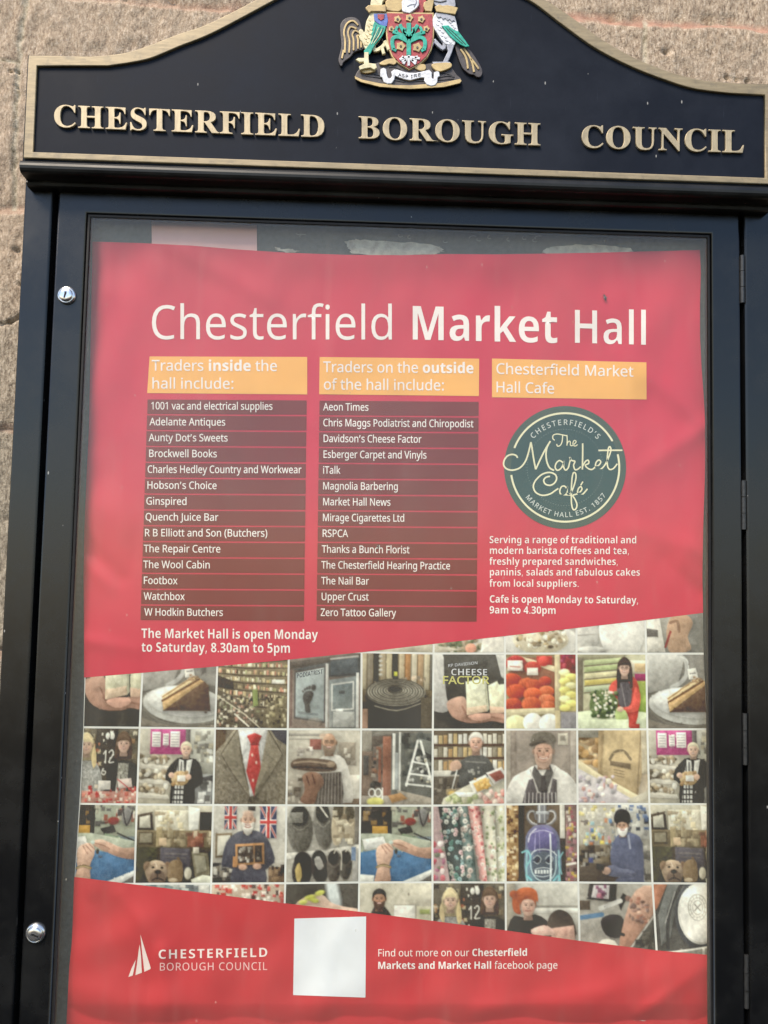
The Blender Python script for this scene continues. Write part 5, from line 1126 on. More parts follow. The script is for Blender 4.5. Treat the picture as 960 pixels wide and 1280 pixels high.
        if beard is not None: s.po([(cx - r * .85, cy + r * .3), (cx - r * .3, cy + r * .5), (cx + r * .3, cy + r * .5), (cx + r * .85, cy + r * .3), (cx + r * .7, cy + r * 1.25), (cx, cy + r * 1.75), (cx - r * .7, cy + r * 1.25)], beard, sm=3)
        if hair is not None and ht == 'long':
            s.po([(cx - r * .98, cy + r * .1), (cx - r * .85, cy - r * .8), (cx, cy - r * 1.3), (cx + r * .85, cy - r * .8), (cx + r * .98, cy + r * .1), (cx + r * .75, cy - r * .35), (cx + r * .2, cy - r * .42), (cx - r * .45, cy - r * .38), (cx - r * .75, cy - r * .3)], np.array(hair) * 1.02, sm=2)
        if hair is not None and ht == 'short':
            s.po([(cx - r * .98, cy), (cx - r * .85, cy - r * .85), (cx, cy - r * 1.35), (cx + r * .85, cy - r * .85), (cx + r * .98, cy), (cx + r * .75, cy - r * .5), (cx, cy - r * .72), (cx - r * .75, cy - r * .5)], hair, sm=2)
        for q in (-1, 1):
            ex = cx + q * r * .36 + look * r * .1
            s.ln([(ex - r * .2, cy - r * .2), (ex + r * .2, cy - r * .22)], r * .1, k * .55, al=.7, sm=0)
            s.el(ex, cy, r * .13, r * .08, (74, 58, 50), soft=.7, al=.9)
            if glasses: s.ln([(ex + r * .27 * math.cos(t), cy + r * .02 + r * .22 * math.sin(t)) for t in np.linspace(0, 6.28, 10)], r * .05, (70, 62, 58), sm=0, al=.8)
        s.ln([(cx + look * r * .12, cy), (cx + r * .08 + look * r * .16, cy + r * .38), (cx - r * .1 + look * r * .1, cy + r * .42)], r * .09, k * .72, al=.7)
        if smile:
            s.po([(cx - r * .32, cy + r * .58), (cx + r * .32, cy + r * .58), (cx + r * .16, cy + r * .74), (cx - r * .16, cy + r * .74)], (158, 84, 78), sm=2); s.ln([(cx - r * .22, cy + r * .62), (cx + r * .22, cy + r * .62)], r * .09, (236, 226, 214), sm=0)
        else: s.ln([(cx - r * .3, cy + r * .66), (cx, cy + r * .7), (cx + r * .3, cy + r * .66)], r * .11, (150, 84, 78))
    def done(s, amp=9):
        # hand-held, slightly soft and grainy print: break the drawn edges up, add tone, warm the whole
        wx = (vnoise(s.x / 5, s.y / 5, s.seed + 70) - .5) * .8 + (vnoise(s.x / 2.2, s.y / 2.2, s.seed + 71) - .5) * .6
        wy = (vnoise(s.x / 5, s.y / 5, s.seed + 72) - .5) * .8 + (vnoise(s.x / 2.2, s.y / 2.2, s.seed + 73) - .5) * .6
        iy, ix = np.indices(s.x.shape)
        ix = np.clip(np.rint(ix + wx / s.px), 0, NPX - 1).astype(int); iy = np.clip(np.rint(iy + wy / s.px), 0, NPY - 1).astype(int)
        s.c = s.c[iy, ix]
        g = s.c.mean(2, keepdims=True); s.c = g + (s.c - g) * .80
        f = 1 + .20 * (vnoise(s.x / 34, s.y / 34, s.seed + 8) - .5) + .13 * (vnoise(s.x / 12, s.y / 12, s.seed + 5) - .5) + .13 * (vnoise(s.x / 4.5, s.y / 4.5, s.seed + 6) - .5)
        s.c = 128 + (s.c * f[..., None] - 128) * 1.0 + 8
        p = np.pad(s.c, ((1, 1), (1, 1), (0, 0)), 'edge'); s.c = (p[:-2, 1:-1] + p[2:, 1:-1] + p[1:-1, :-2] + p[1:-1, 2:] + 8 * p[1:-1, 1:-1]) / 12
        s.tex(amp * 1.3, 2.0, sd=3)
        s.c = s.c * np.array((1.03, 1.005, .93))
        return np.clip(s.c, 8, 248)

def cheese(k):
    k.bg((86, 84, 80), (64, 62, 58)); k.tex(16, 14)
    k.re(-20, -10, 6, 60, (200, 198, 190)); k.po([(-20, -5), (10, -5), (14, 30), (18, 58), (22, 74), (6, 78), (-20, 60)], (216, 212, 206), (186, 182, 178), sm=3)
    for q in range(3): k.ln([(2 + 5 * q, 8 + 12 * q), (8 + 4 * q, 34 + 9 * q)], 2, (168, 164, 162), al=.6)
    k.po([(88, 0), (110, 0), (110, 40), (96, 30)], (196, 194, 188))
    k.po([(18, 66), (30, 58), (44, 58), (52, 76), (70, 80), (84, 78), (100, 80), (110, 82), (110, 94), (84, 90), (70, 92), (46, 92), (26, 84)], (204, 160, 138), (176, 128, 108), sm=3)
    k.ln([(44, 80), (58, 88), (76, 86)], 2, (150, 104, 88)); k.ln([(40, 70), (46, 80)], 2, (160, 112, 94)); k.ln([(80, 84), (98, 88)], 2, (158, 112, 94))
    k.po([(45, 37), (72, 32), (76, 76), (47, 81)], (226, 226, 200), (214, 208, 174), sm=0); k.po([(47, 72), (76, 68), (76, 77), (47, 82)], (216, 186, 156)); k.po([(72, 32), (75, 36), (79, 74), (76, 77)], (190, 188, 160))
    k.po([(77, 42), (90, 36), (93, 41), (100, 40), (110, 40), (110, 76), (80, 75)], (226, 224, 192), (208, 202, 168)); k.po([(79, 70), (110, 72), (110, 79), (80, 79)], (214, 176, 148))
    k.tex(26, 4, k.cov(k.d_po([(46, 37), (100, 34), (110, 74), (47, 80)]), 1))
    k.po([(48, 84), (60, 80), (78, 80), (80, 86), (62, 90)], (214, 160, 138), sm=3)
def cake(k):
    k.bg((150, 146, 138), (118, 112, 102)); k.tex(16, 20)
    k.po([(-5, -5), (48, -5), (46, 28), (36, 44), (10, 50), (-5, 48)], (206, 203, 196), (168, 164, 156), sm=3); k.ln([(44, 2), (54, 8), (55, 26), (46, 38), (34, 44)], 6, (190, 188, 182)); k.ln([(47, 3), (57, 9), (58, 27)], 1.2, (226, 224, 218))
    k.re(60, -5, 105, 45, (132, 128, 122), (158, 154, 146)); k.po([(78, 0), (84, -2), (86, 26), (80, 30)], (108, 104, 100)); k.re(60, 24, 68, 30, (150, 146, 140))
    k.el(58, 70, 57, 25, (214, 212, 204), 5); k.el(60, 66, 52, 20, (228, 226, 220), 5); k.el(58, 68, 46, 15, (204, 202, 196), 5, al=.6)
    k.ln([(4, 76), (24, 92), (60, 97), (100, 93)], 2.5, (128, 122, 112)); k.po([(-5, 86), (20, 94), (60, 100), (105, 96), (105, 105), (-5, 105)], (124, 116, 104))
    k.po([(28, 64), (72, 32), (80, 36), (90, 44), (94, 78), (30, 78)], (112, 84, 66), (96, 72, 58)); k.po([(27, 58), (70, 31), (80, 36), (29, 72)], (222, 196, 146)); k.po([(28, 66), (78, 36), (84, 39), (30, 78)], (206, 166, 112))
    k.ln([(28, 65), (77, 36)], 3, (118, 82, 58), sm=0); k.ln([(28, 60), (70, 32)], 1.6, (160, 120, 82), sm=0); k.po([(30, 78), (84, 39), (90, 44), (94, 78)], (106, 80, 64), (92, 70, 56)); k.tex(18, 3, k.cov(k.d_po([(28, 60), (70, 31), (90, 44), (94, 78), (30, 78)]), 1))
    k.po([(56, 20), (68, 18), (71, 32), (58, 34)], (226, 222, 212)); k.ln([(60, 26), (67, 25)], 1.5, (120, 116, 112), sm=0); k.mess(62, 30, 78, 38, [(150, 112, 80), (120, 90, 66), (186, 150, 108)], 12, 1.5, 3.5); k.el(88, 80, 1.6, 1.2, (70, 56, 48))
def shop(k):
    k.bg((150, 134, 104), (112, 100, 80))
    pal = [(226, 206, 164), (196, 128, 104), (176, 160, 120), (232, 222, 196), (120, 106, 84), (206, 176, 124), (176, 176, 124), (214, 150, 122), (84, 74, 62), (240, 226, 190)]
    for r in range(7):
        y = 4 + r * 9; k.ln([(-5, y + 5), (40, y + 7 + r), (105, y + 5 + r * 2)], 1.6, (74, 64, 54), sm=0)
        for q in range(34): x = q * 3 + k.rs.uniform(-1, 1); w = k.rs.uniform(1.6, 3.4); h = k.rs.uniform(3, 6.5); c = np.array(pal[k.rs.randint(10)], float) + k.rs.uniform(-16, 16); yy = y + 5 + x * r * .02; k.re(x, yy - h, x + w, yy, c, soft=.5)
    k.po([(-5, 46), (30, 62), (60, 84), (70, 105), (-5, 105)], (92, 82, 68)); k.po([(-5, 28), (22, 38), (24, 50), (-5, 44)], (70, 62, 54))
    k.mess(0, 56, 66, 100, [(222, 212, 190), (176, 128, 106), (70, 64, 56), (206, 196, 168), (112, 102, 86), (150, 160, 120), (52, 46, 42)], 170, 1.6, 4.4); k.ln([(26, 82), (46, 98)], 2.0, (232, 226, 208)); k.ln([(4, 60), (40, 82), (62, 100)], 1.4, (206, 196, 170), sm=0)
    k.po([(70, 60), (105, 60), (105, 105), (74, 105)], (120, 108, 84)); k.mess(70, 58, 100, 98, [(186, 172, 128), (100, 90, 70), (214, 200, 160), (70, 62, 52)], 60, 2, 5); k.po([(50, 50), (57, 48), (59, 70), (52, 72)], (140, 156, 88)); k.po([(52, 0), (100, -4), (100, 10), (56, 14)], (76, 66, 58)); k.re(78, 36, 96, 41, (232, 228, 216))
def podiatrist(k):
    k.bg((138, 124, 116), (150, 132, 120)); k.po([(0, 12), (100, 0), (100, 8), (0, 22)], (96, 88, 82)); k.po([(4, 22), (100, 4), (100, 30), (54, 32)], (84, 88, 90))
    k.po([(8, 26), (50, 18), (50, 92), (8, 86)], (168, 178, 178), (150, 160, 160)); k.ln([(8, 26), (8, 86), (50, 92), (50, 18), (8, 26)], 2.2, (92, 86, 84), sm=0); k.ln([(3, 24), (3, 96)], 3, (120, 98, 90), sm=0)
    k.re(51, 14, 55, 100, (206, 204, 198)); k.po([(56, 36), (97, 30), (97, 100), (56, 100)], (126, 136, 138), (156, 158, 154)); k.po([(60, 42), (90, 38), (90, 74), (60, 76)], (100, 112, 116), (140, 148, 146)); k.ln([(60, 42), (90, 38), (90, 74), (60, 76), (60, 42)], 2, (214, 212, 206), sm=0)
    k.ln([(58, 8), (96, 4)], 2.4, (188, 184, 178), sm=0); k.po([(58, 10), (96, 6), (96, 26), (58, 30)], (78, 86, 92)); k.re(94, 26, 98, 100, (204, 202, 196)); k.re(62, 78, 92, 98, (176, 176, 170)); k.re(66, 74, 76, 78, (236, 234, 228)); k.re(70, 50, 78, 54, (90, 92, 92))
    F = (84, 80, 78)
    k.po([(22, 52), (30, 50), (34, 54), (32, 62), (29, 68), (30, 76), (28, 80), (23, 78), (22, 70), (19, 60)], F, sm=4); k.el(34, 46, 3.4, 4, F); k.el(28.5, 46, 1.9, 2.4, F); k.el(25, 47, 1.7, 2, F); k.el(22, 48.6, 1.5, 1.8, F); k.el(19.4, 51, 1.3, 1.6, F)
    k.ln([(14, 79), (40, 82)], 3, (110, 116, 116), sm=0, al=.7); k.ln([(14, 85), (47, 89)], 1.6, (116, 120, 120), sm=0, al=.7); k.el(36, 92, 10, 6, (150, 138, 126), al=.5)
def rolls(k):
    k.bg((176, 150, 108), (70, 64, 56))
    for q, c in enumerate([(206, 190, 156), (160, 146, 124), (64, 62, 60), (196, 176, 140), (216, 200, 160), (52, 50, 50), (206, 186, 150), (190, 132, 80), (216, 204, 178), (186, 150, 110), (206, 192, 160), (120, 116, 108)]):
        x = -2 + q * 9; k.po([(x, -5), (x + 8, -5), (x + 7, 48), (x, 48)], c, np.array(c) * .78); k.ln([(x, -5), (x, 48)], .9, np.array(c) * .6, sm=0)
    for q in range(5): k.el(26, 4 + 6 * q, 2.6, 1.6, (206, 204, 196))
    k.re(44, 8, 50, 34, (40, 38, 38)); k.re(45, 24, 50, 30, (206, 206, 70)); k.mess(14, 30, 90, 40, [(216, 190, 160), (196, 170, 140), (120, 110, 96)], 16, 2, 5)
    k.re(-5, 64, 105, 105, (76, 68, 60), (60, 54, 48)); k.el(48, 56, 43, 22, (58, 54, 52)); k.po([(5, 56), (91, 56), (89, 100), (12, 100)], (60, 56, 54), (50, 46, 44))
    k.el(48, 52, 42, 18, (160, 154, 138))
    for q in range(9): r = 41 - q * 3.9; k.ln([(47 + r * math.cos(t), 51 - q * .3 + r * .42 * math.sin(t)) for t in np.linspace(0, 6.28, 26)], 1.3, (64, 60, 54) if q % 2 == 0 else (92, 86, 76), sm=0)
    k.el(46, 47, 10, 4.6, (70, 64, 58)); k.el(46, 46.6, 6, 2.6, (40, 36, 34)); k.ln([(18, 70), (50, 76), (84, 66)], 1.6, (150, 144, 128)); k.re(84, 58, 105, 105, (82, 74, 62)); k.re(-5, 74, 8, 105, (150, 116, 96))
def wool(k):
    k.bg((196, 176, 132), (176, 160, 120)); k.re(4, 0, 70, 74, (150, 96, 74)); k.re(-5, -5, 105, 4, (150, 130, 96)); k.po([(20, 2), (70, 16), (70, 24), (8, 2)], (214, 198, 158)); k.re(44, 2, 66, 14, (186, 56, 50)); k.el(54, 9, 8, 7, (206, 66, 58), sh=20)
    for (x, y, r, c) in ((14, 12, 15, (176, 44, 44)), (38, 18, 12, (184, 56, 46)), (8, 36, 15, (206, 70, 40)), (30, 40, 12, (214, 86, 46)), (14, 50, 14, (216, 78, 44)), (10, 68, 13, (206, 74, 44)), (40, 42, 12, (206, 78, 44)), (56, 36, 9, (196, 66, 44)), (58, 50, 11, (226, 104, 62)), (38, 54, 13, (226, 92, 50)), (58, 62, 12, (232, 112, 70)), (36, 67, 14, (222, 92, 52)), (60, 70, 10, (222, 104, 62))):
        k.el(x, y, r, r * .72, c, sh=26)
        for q in range(5): k.ln([(x - r * .7 + q * r * .28, y - r * .45), (x - r * .5 + q * r * .3, y), (x - r * .6 + q * r * .28, y + r * .45)], .9, np.array(c) * .8, al=.6)
    k.re(2, 8, 24, 22, (226, 216, 204)); k.re(30, 18, 46, 28, (222, 212, 198)); k.el(14, 16, 10, 6, (236, 226, 214)); k.ln([(6, 16), (20, 17)], 1.4, (186, 110, 96), sm=0)
    k.re(70, 0, 77, 100, (206, 190, 150), (196, 178, 138)); k.re(78, 0, 105, 26, (156, 50, 62)); k.mess(80, 0, 100, 24, [(176, 60, 70), (130, 36, 52), (150, 60, 90)], 14, 4, 9, rnd=True); k.re(78, 26, 105, 76, (206, 190, 110))
    for q in range(9): k.el(84 + (q % 2) * 9, 24 + q * 6, 8, 4.6, (236, 222, 120) if q % 3 else (240, 232, 168), sh=16)
    k.po([(-5, 74), (70, 72), (70, 80), (-5, 84)], (216, 202, 160)); k.re(-5, 84, 72, 105, (170, 158, 128)); k.el(14, 94, 16, 12, (226, 220, 164), sh=14); k.el(38, 92, 14, 13, (230, 224, 212), sh=14); k.el(62, 94, 15, 14, (226, 222, 212), sh=14); k.re(78, 78, 105, 105, (130, 126, 130)); k.re(70, 76, 77, 105, (196, 178, 136))
def florist(k):
    k.bg((206, 200, 166), (190, 196, 150)); k.re(-5, 0, 70, 8, (150, 144, 116)); k.re(-5, 4, 8, 105, (120, 110, 92))
    for q, c in enumerate([(196, 206, 150), (176, 190, 130), (216, 206, 160), (206, 186, 96), (186, 196, 160)]):
        k.po([(10, 8 + q * 9), (66, 4 + q * 9), (66, 11 + q * 9), (10, 16 + q * 9)], c, np.array(c) * .86); k.ln([(10, 16 + q * 9), (66, 11 + q * 9)], 1.6, (116, 106, 84), sm=0)
    k.re(8, 54, 60, 76, (176, 170, 138)); k.re(78, 8, 105, 26, (226, 214, 190)); k.re(84, 26, 105, 36, (176, 60, 110)); k.re(80, 36, 105, 78, (176, 190, 90), (150, 180, 80)); k.po([(-5, 78), (60, 72), (105, 80), (105, 105), (-5, 105)], (206, 216, 176), (216, 222, 190)); k.re(84, 12, 100, 24, (206, 176, 130))
    k.po([(46, 44), (56, 34), (64, 30), (82, 30), (90, 44), (90, 70), (84, 96), (74, 98), (74, 84), (58, 80), (46, 70)], (214, 82, 70), (196, 62, 56), sm=2); k.po([(58, 38), (72, 34), (80, 50), (74, 74), (60, 68)], (96, 90, 96), sm=2); k.ln([(64, 40), (70, 70)], 1.4, (140, 134, 138), sm=0)
    k.head(69, 18, 8.6, (214, 176, 156), (70, 56, 50), 'long', True, True); k.ln([(60, 22), (60, 44)], 4, (64, 50, 46)); k.ln([(78, 20), (79, 44)], 4, (70, 54, 48))
    k.el(38, 68, 21, 19, (86, 104, 62)); k.mess(20, 50, 58, 86, [(70, 92, 52), (106, 124, 78), (54, 72, 44), (130, 146, 96)], 70, 3, 7, rnd=True); k.mess(22, 50, 56, 84, [(240, 236, 220), (232, 226, 206), (226, 206, 190)], 34, 2.4, 5, rnd=True)
    k.po([(84, 44), (92, 54), (88, 76), (70, 78), (64, 72), (78, 68)], (222, 84, 72), sm=3); k.po([(56, 74), (70, 76), (72, 88), (56, 90)], (176, 196, 120), sm=2); k.re(4, 88, 74, 105, (214, 222, 186), al=.8); k.el(62, 74, 5, 3.6, (214, 176, 150)); k.re(76, 94, 90, 105, (170, 60, 54))
def women(k):
    k.bg((112, 104, 90), (92, 84, 72)); k.mess(0, 0, 100, 44, [(150, 140, 112), (76, 70, 62), (186, 176, 150), (60, 54, 50), (130, 112, 84), (176, 130, 90)], 60, 3, 8); k.re(38, 0, 70, 62, (74, 68, 62)); k.mess(40, 4, 68, 20, [(226, 220, 206), (52, 48, 46)], 12, 2, 5)
    W = (226, 222, 212); k.el(55, 10, 3.2, 4.6, W); k.el(62, 10, 3.2, 4.6, W); k.ln([(50, 34), (53, 30), (53, 46)], 1.8, W, sm=0); k.ln([(58, 32), (62, 29), (64, 34), (58, 45), (65, 45)], 1.9, W, sm=3); k.ln([(50, 54), (48, 60), (52, 62), (54, 58), (50, 57)], 1.6, W); k.mess(36, 20, 46, 50, [(196, 110, 80), (206, 190, 150), (120, 130, 90)], 14, 2, 5)
    k.po([(2, 56), (14, 44), (34, 44), (46, 56), (50, 105), (-5, 105)], (150, 150, 146), (160, 158, 152), sm=2); k.tex(40, 2.2, k.cov(k.d_po([(2, 54), (14, 44), (34, 44), (46, 56), (50, 105), (-5, 105)]), 1)); k.head(24, 22, 9.5, (216, 178, 154), (222, 200, 152), 'long'); k.po([(12, 24), (16, 44), (14, 52), (8, 40)], (214, 190, 140), sm=2); k.po([(36, 22), (40, 44), (36, 54), (32, 40)], (206, 182, 130), sm=2)
    k.po([(58, 56), (70, 44), (90, 44), (102, 56), (105, 105), (56, 105)], (52, 48, 50), (44, 42, 44), sm=2); k.po([(72, 46), (88, 46), (86, 80), (84, 105), (66, 105), (70, 76)], (150, 146, 134), sm=1); k.tex(80, 2, k.cov(k.d_po([(72, 46), (88, 46), (84, 105), (66, 105)]), 1)); k.head(79, 20, 9.6, (218, 178, 156), (104, 82, 66), 'long')
    k.re(20, 84, 105, 105, (190, 130, 116)); k.mess(22, 78, 100, 100, [(206, 70, 66), (232, 222, 206), (216, 120, 100), (226, 206, 180), (186, 54, 56)], 60, 2.5, 6); k.re(44, 70, 62, 82, (214, 206, 196)); k.po([(72, 68), (92, 66), (94, 78), (74, 80)], (216, 196, 186)); k.ln([(72, 68), (92, 82)], 1.4, (206, 80, 76), sm=0)
def pinkstall(k):
    k.bg((206, 198, 180), (176, 168, 148)); k.re(14, 0, 62, 34, (196, 78, 138), (186, 70, 126)); k.mess(16, 2, 60, 10, [(206, 92, 150)], 6, 6, 12, al=.5)
    for x0, y0, x1, y1 in ((16, 4, 28, 24), (31, 6, 39, 22), (41, 3, 54, 24)):
        k.re(x0, y0, x1, y1, (228, 222, 214))
        for q in range(5): k.ln([(x0 + 2, y0 + 3.5 + q * 3.6), (x1 - 2, y0 + 3.5 + q * 3.6)], .9, (150, 140, 146), sm=0)
    k.re(63, 0, 105, 60, (196, 194, 182), (176, 174, 160)); k.re(62, 0, 68, 40, (112, 106, 104)); k.mess(70, 4, 100, 44, [(226, 222, 212), (150, 146, 134), (186, 176, 150), (120, 116, 108)], 36, 3, 8)
    for r in range(3):
        k.po([(-5, 44 + r * 20), (40, 50 + r * 19), (42, 56 + r * 19), (-5, 52 + r * 20)], (214, 206, 190)); k.mess(0, 36 + r * 20, 38, 46 + r * 19, [(226, 220, 206), (186, 160, 120), (150, 130, 104), (206, 190, 160), (104, 92, 76)], 26, 4, 9, rnd=True)
    k.re(70, 60, 105, 105, (176, 178, 176), (120, 120, 118)); k.po([(80, 66), (105, 60), (105, 70), (84, 78)], (86, 84, 84)); k.mess(76, 70, 100, 98, [(226, 224, 218), (96, 94, 92)], 14, 4, 9)
    k.po([(38, 54), (48, 42), (56, 38), (76, 40), (84, 52), (86, 72), (76, 80), (74, 105), (44, 105), (44, 74), (36, 68)], (56, 52, 52), (48, 46, 46), sm=2); k.head(63, 27, 7.4, (216, 180, 156), (226, 214, 180), 'short')
    k.po([(54, 40), (60, 42), (62, 60), (60, 100), (46, 100), (50, 60)], (222, 220, 212)); k.po([(64, 42), (72, 40), (68, 62), (62, 74)], (222, 220, 212))
    for q in range(6): k.ln([(46, 60 + q * 7), (61, 60 + q * 7)], 2, (60, 58, 58), sm=0); 
    for q in range(3): k.ln([(49 + q * 4, 44), (48 + q * 4, 100)], 1.4, (70, 68, 68), sm=0)
    k.el(56, 66, 12, 10, (206, 170, 120), sh=14); k.mess(46, 58, 66, 74, [(222, 190, 140), (186, 146, 100)], 14, 3, 6, rnd=True); k.re(52, 62, 63, 70, (236, 230, 222)); k.el(44, 62, 4, 4, (216, 176, 152)); k.el(67, 64, 4, 4, (216, 176, 152))
def tie(k):
    k.bg((128, 116, 100), (112, 102, 88)); k.re(-5, -5, 14, 30, (104, 84, 66)); k.re(70, -5, 105, 20, (84, 82, 90)); k.po([(0, 30), (20, 10), (36, -5), (66, -5), (84, 10), (105, 24), (105, 105), (-5, 105), (-5, 34)], (134, 124, 106), (120, 110, 94)); 
    m = k.cov(k.d_po([(0, 30), (20, 10), (36, -5), (66, -5), (84, 10), (105, 24), (105, 105), (-5, 105), (-5, 34)]), 1); k.c = k.c + ((np.sin((k.x + k.y) * 1.9) + np.sin((k.x - k.y) * 1.7)) * 5 * m)[..., None]; k.tex(26, 3, m)
    k.po([(30, -5), (74, -5), (68, 40), (56, 88), (50, 90), (42, 52)], (228, 226, 222), (206, 204, 200)); k.po([(32, -4), (46, 8), (43, 26), (38, 34)], (240, 238, 234)); k.po([(72, -4), (60, 8), (64, 26), (67, 34)], (214, 212, 208))
    k.po([(44, 8), (55, 4), (65, 8), (60, 20), (50, 20)], (206, 70, 66), (176, 50, 50)); k.po([(50, 20), (60, 20), (66, 60), (56, 90), (44, 56)], (212, 74, 70), (186, 54, 54)); k.ln([(49, 20), (61, 20)], 1.4, (150, 36, 40), sm=0)
    for x, y in ((52, 34), (58, 44), (54, 68)): k.el(x, y, 1.3, 2, (230, 210, 190))
    k.po([(30, -5), (16, 12), (6, 34), (12, 44), (24, 58), (50, 92), (48, 78), (40, 52), (34, 24)], (148, 138, 118), (126, 116, 98)); k.po([(74, -5), (86, 12), (96, 34), (90, 44), (80, 58), (56, 92), (57, 78), (64, 52), (69, 24)], (146, 136, 116), (124, 114, 96))
    k.ln([(30, 0), (8, 33), (24, 58), (50, 92)], 1.3, (90, 80, 68), sm=0); k.ln([(74, 0), (95, 33), (80, 58), (56, 92)], 1.3, (86, 78, 66), sm=0); k.ln([(34, 24), (40, 52), (48, 80)], 1.2, (96, 86, 72), sm=0); k.tex(20, 2.4, m)
    k.ln([(50, 92), (46, 105)], 1.4, (84, 76, 64))
def butcher(k):
    k.bg((196, 188, 172), (176, 166, 150)); k.re(-5, 4, 60, 8, (150, 144, 134)); k.re(0, 10, 40, 13, (170, 164, 152)); k.re(30, 12, 46, 26, (150, 90, 80)); k.re(70, 16, 94, 40, (150, 138, 122)); k.mess(70, 18, 92, 50, [(120, 110, 98), (200, 192, 176)], 12, 3, 8); k.re(-5, 66, 22, 105, (150, 140, 126)); k.mess(0, 60, 20, 100, [(186, 176, 160), (110, 100, 90), (90, 80, 70)], 14, 4, 9); k.re(82, 60, 105, 105, (206, 198, 184)); k.re(78, 92, 105, 105, (120, 100, 84))
    k.po([(40, 44), (50, 34), (72, 34), (84, 50), (92, 92), (80, 98), (30, 100), (34, 60)], (214, 208, 198), (196, 188, 176), sm=2); k.po([(44, 58), (74, 56), (78, 84), (76, 105), (36, 105), (40, 80)], (92, 84, 78)); 
    for q in range(8): k.ln([(45 + q * 4.2, 58), (42 + q * 4.8, 105)], .9, (150, 142, 134), sm=0)
    k.head(57, 16, 10.5, (192, 146, 116), None, 'short', True, True, (140, 118, 100)); k.el(50, 8, 7, 4, (216, 176, 146), al=.6)
    k.po([(4, 44), (14, 38), (40, 38), (64, 42), (66, 54), (40, 56), (8, 52)], (104, 86, 74), sm=3); k.ln([(8, 44), (30, 42), (62, 46)], 2.4, (170, 146, 122)); k.ln([(8, 50), (34, 50), (62, 52)], 2, (66, 52, 46)); k.mess(14, 24, 36, 36, [(216, 210, 200), (150, 140, 130)], 10, 3, 8); k.el(60, 46, 6, 4, (150, 128, 106))
    k.po([(20, 62), (32, 56), (46, 60), (50, 72), (42, 84), (36, 100), (18, 96), (24, 80)], (146, 108, 88), (124, 90, 74), sm=3); k.ln([(26, 62), (30, 74)], 1.6, (100, 70, 58)); k.ln([(34, 60), (38, 72)], 1.6, (100, 70, 58))
def ladder(k):
    k.bg((120, 116, 108), (150, 142, 130)); k.re(0, 0, 14, 30, (160, 152, 138)); k.re(-5, 28, 16, 90, (130, 110, 96)); k.re(2, 34, 10, 60, (90, 88, 86)); k.po([(14, 8), (44, 4), (44, 12), (14, 24)], (96, 86, 78)); k.re(16, 22, 30, 80, (112, 100, 92)); k.mess(16, 22, 30, 78, [(70, 66, 64), (160, 150, 136), (140, 100, 80)], 26, 2, 6); k.re(30, 8, 42, 92, (150, 96, 76), (140, 96, 80)); k.re(24, 24, 28, 70, (140, 88, 70))
    k.re(43, 4, 105, 92, (92, 94, 90), (104, 104, 98)); k.mess(58, 6, 100, 60, [(70, 74, 72), (112, 112, 104), (56, 58, 58)], 50, 4, 10); k.re(44, 4, 48, 80, (214, 212, 204)); k.re(53, 2, 56, 84, (206, 204, 196)); k.re(48, 30, 53, 80, (160, 164, 162)); k.po([(80, 10), (105, 16), (105, 36), (84, 26)], (110, 112, 106))
    k.po([(50, 80), (105, 92), (105, 105), (60, 105)], (150, 140, 126)); k.re(-5, 88, 60, 105, (160, 150, 138))
    W = (228, 226, 218); k.ln([(80, 14), (64, 74)], 3.4, W, sm=0); k.ln([(84, 14), (104, 82)], 3.4, W, sm=0)
    for q, y in enumerate((42, 58, 72)): h = 6 + q * 4.5; k.ln([(80 - h * 1.1, y), (86 + h * 1.2, y + 4)], 2.4, W, sm=0); k.mess(82 - h, y - 8, 86 + h, y - 1, [(206, 204, 196), (130, 130, 124), (60, 60, 58), (186, 176, 150)], 10, 3, 6, rnd=True)
    k.po([(38, 88), (56, 84), (66, 92), (44, 98)], (176, 130, 84)); k.el(20, 96, 12, 6, (214, 206, 110)); k.el(16, 74, 4, 5, (70, 68, 66))
    for x, y, r in ((15, 84, 4.5), (24, 84, 4.5)): k.ln([(x + r * math.cos(t), y + r * 1.2 * math.sin(t)) for t in np.linspace(0, 6.28, 12)], 1.7, (236, 234, 228), sm=0)
    k.ln([(30, 78), (30, 92)], 1.8, (236, 234, 228), sm=0)
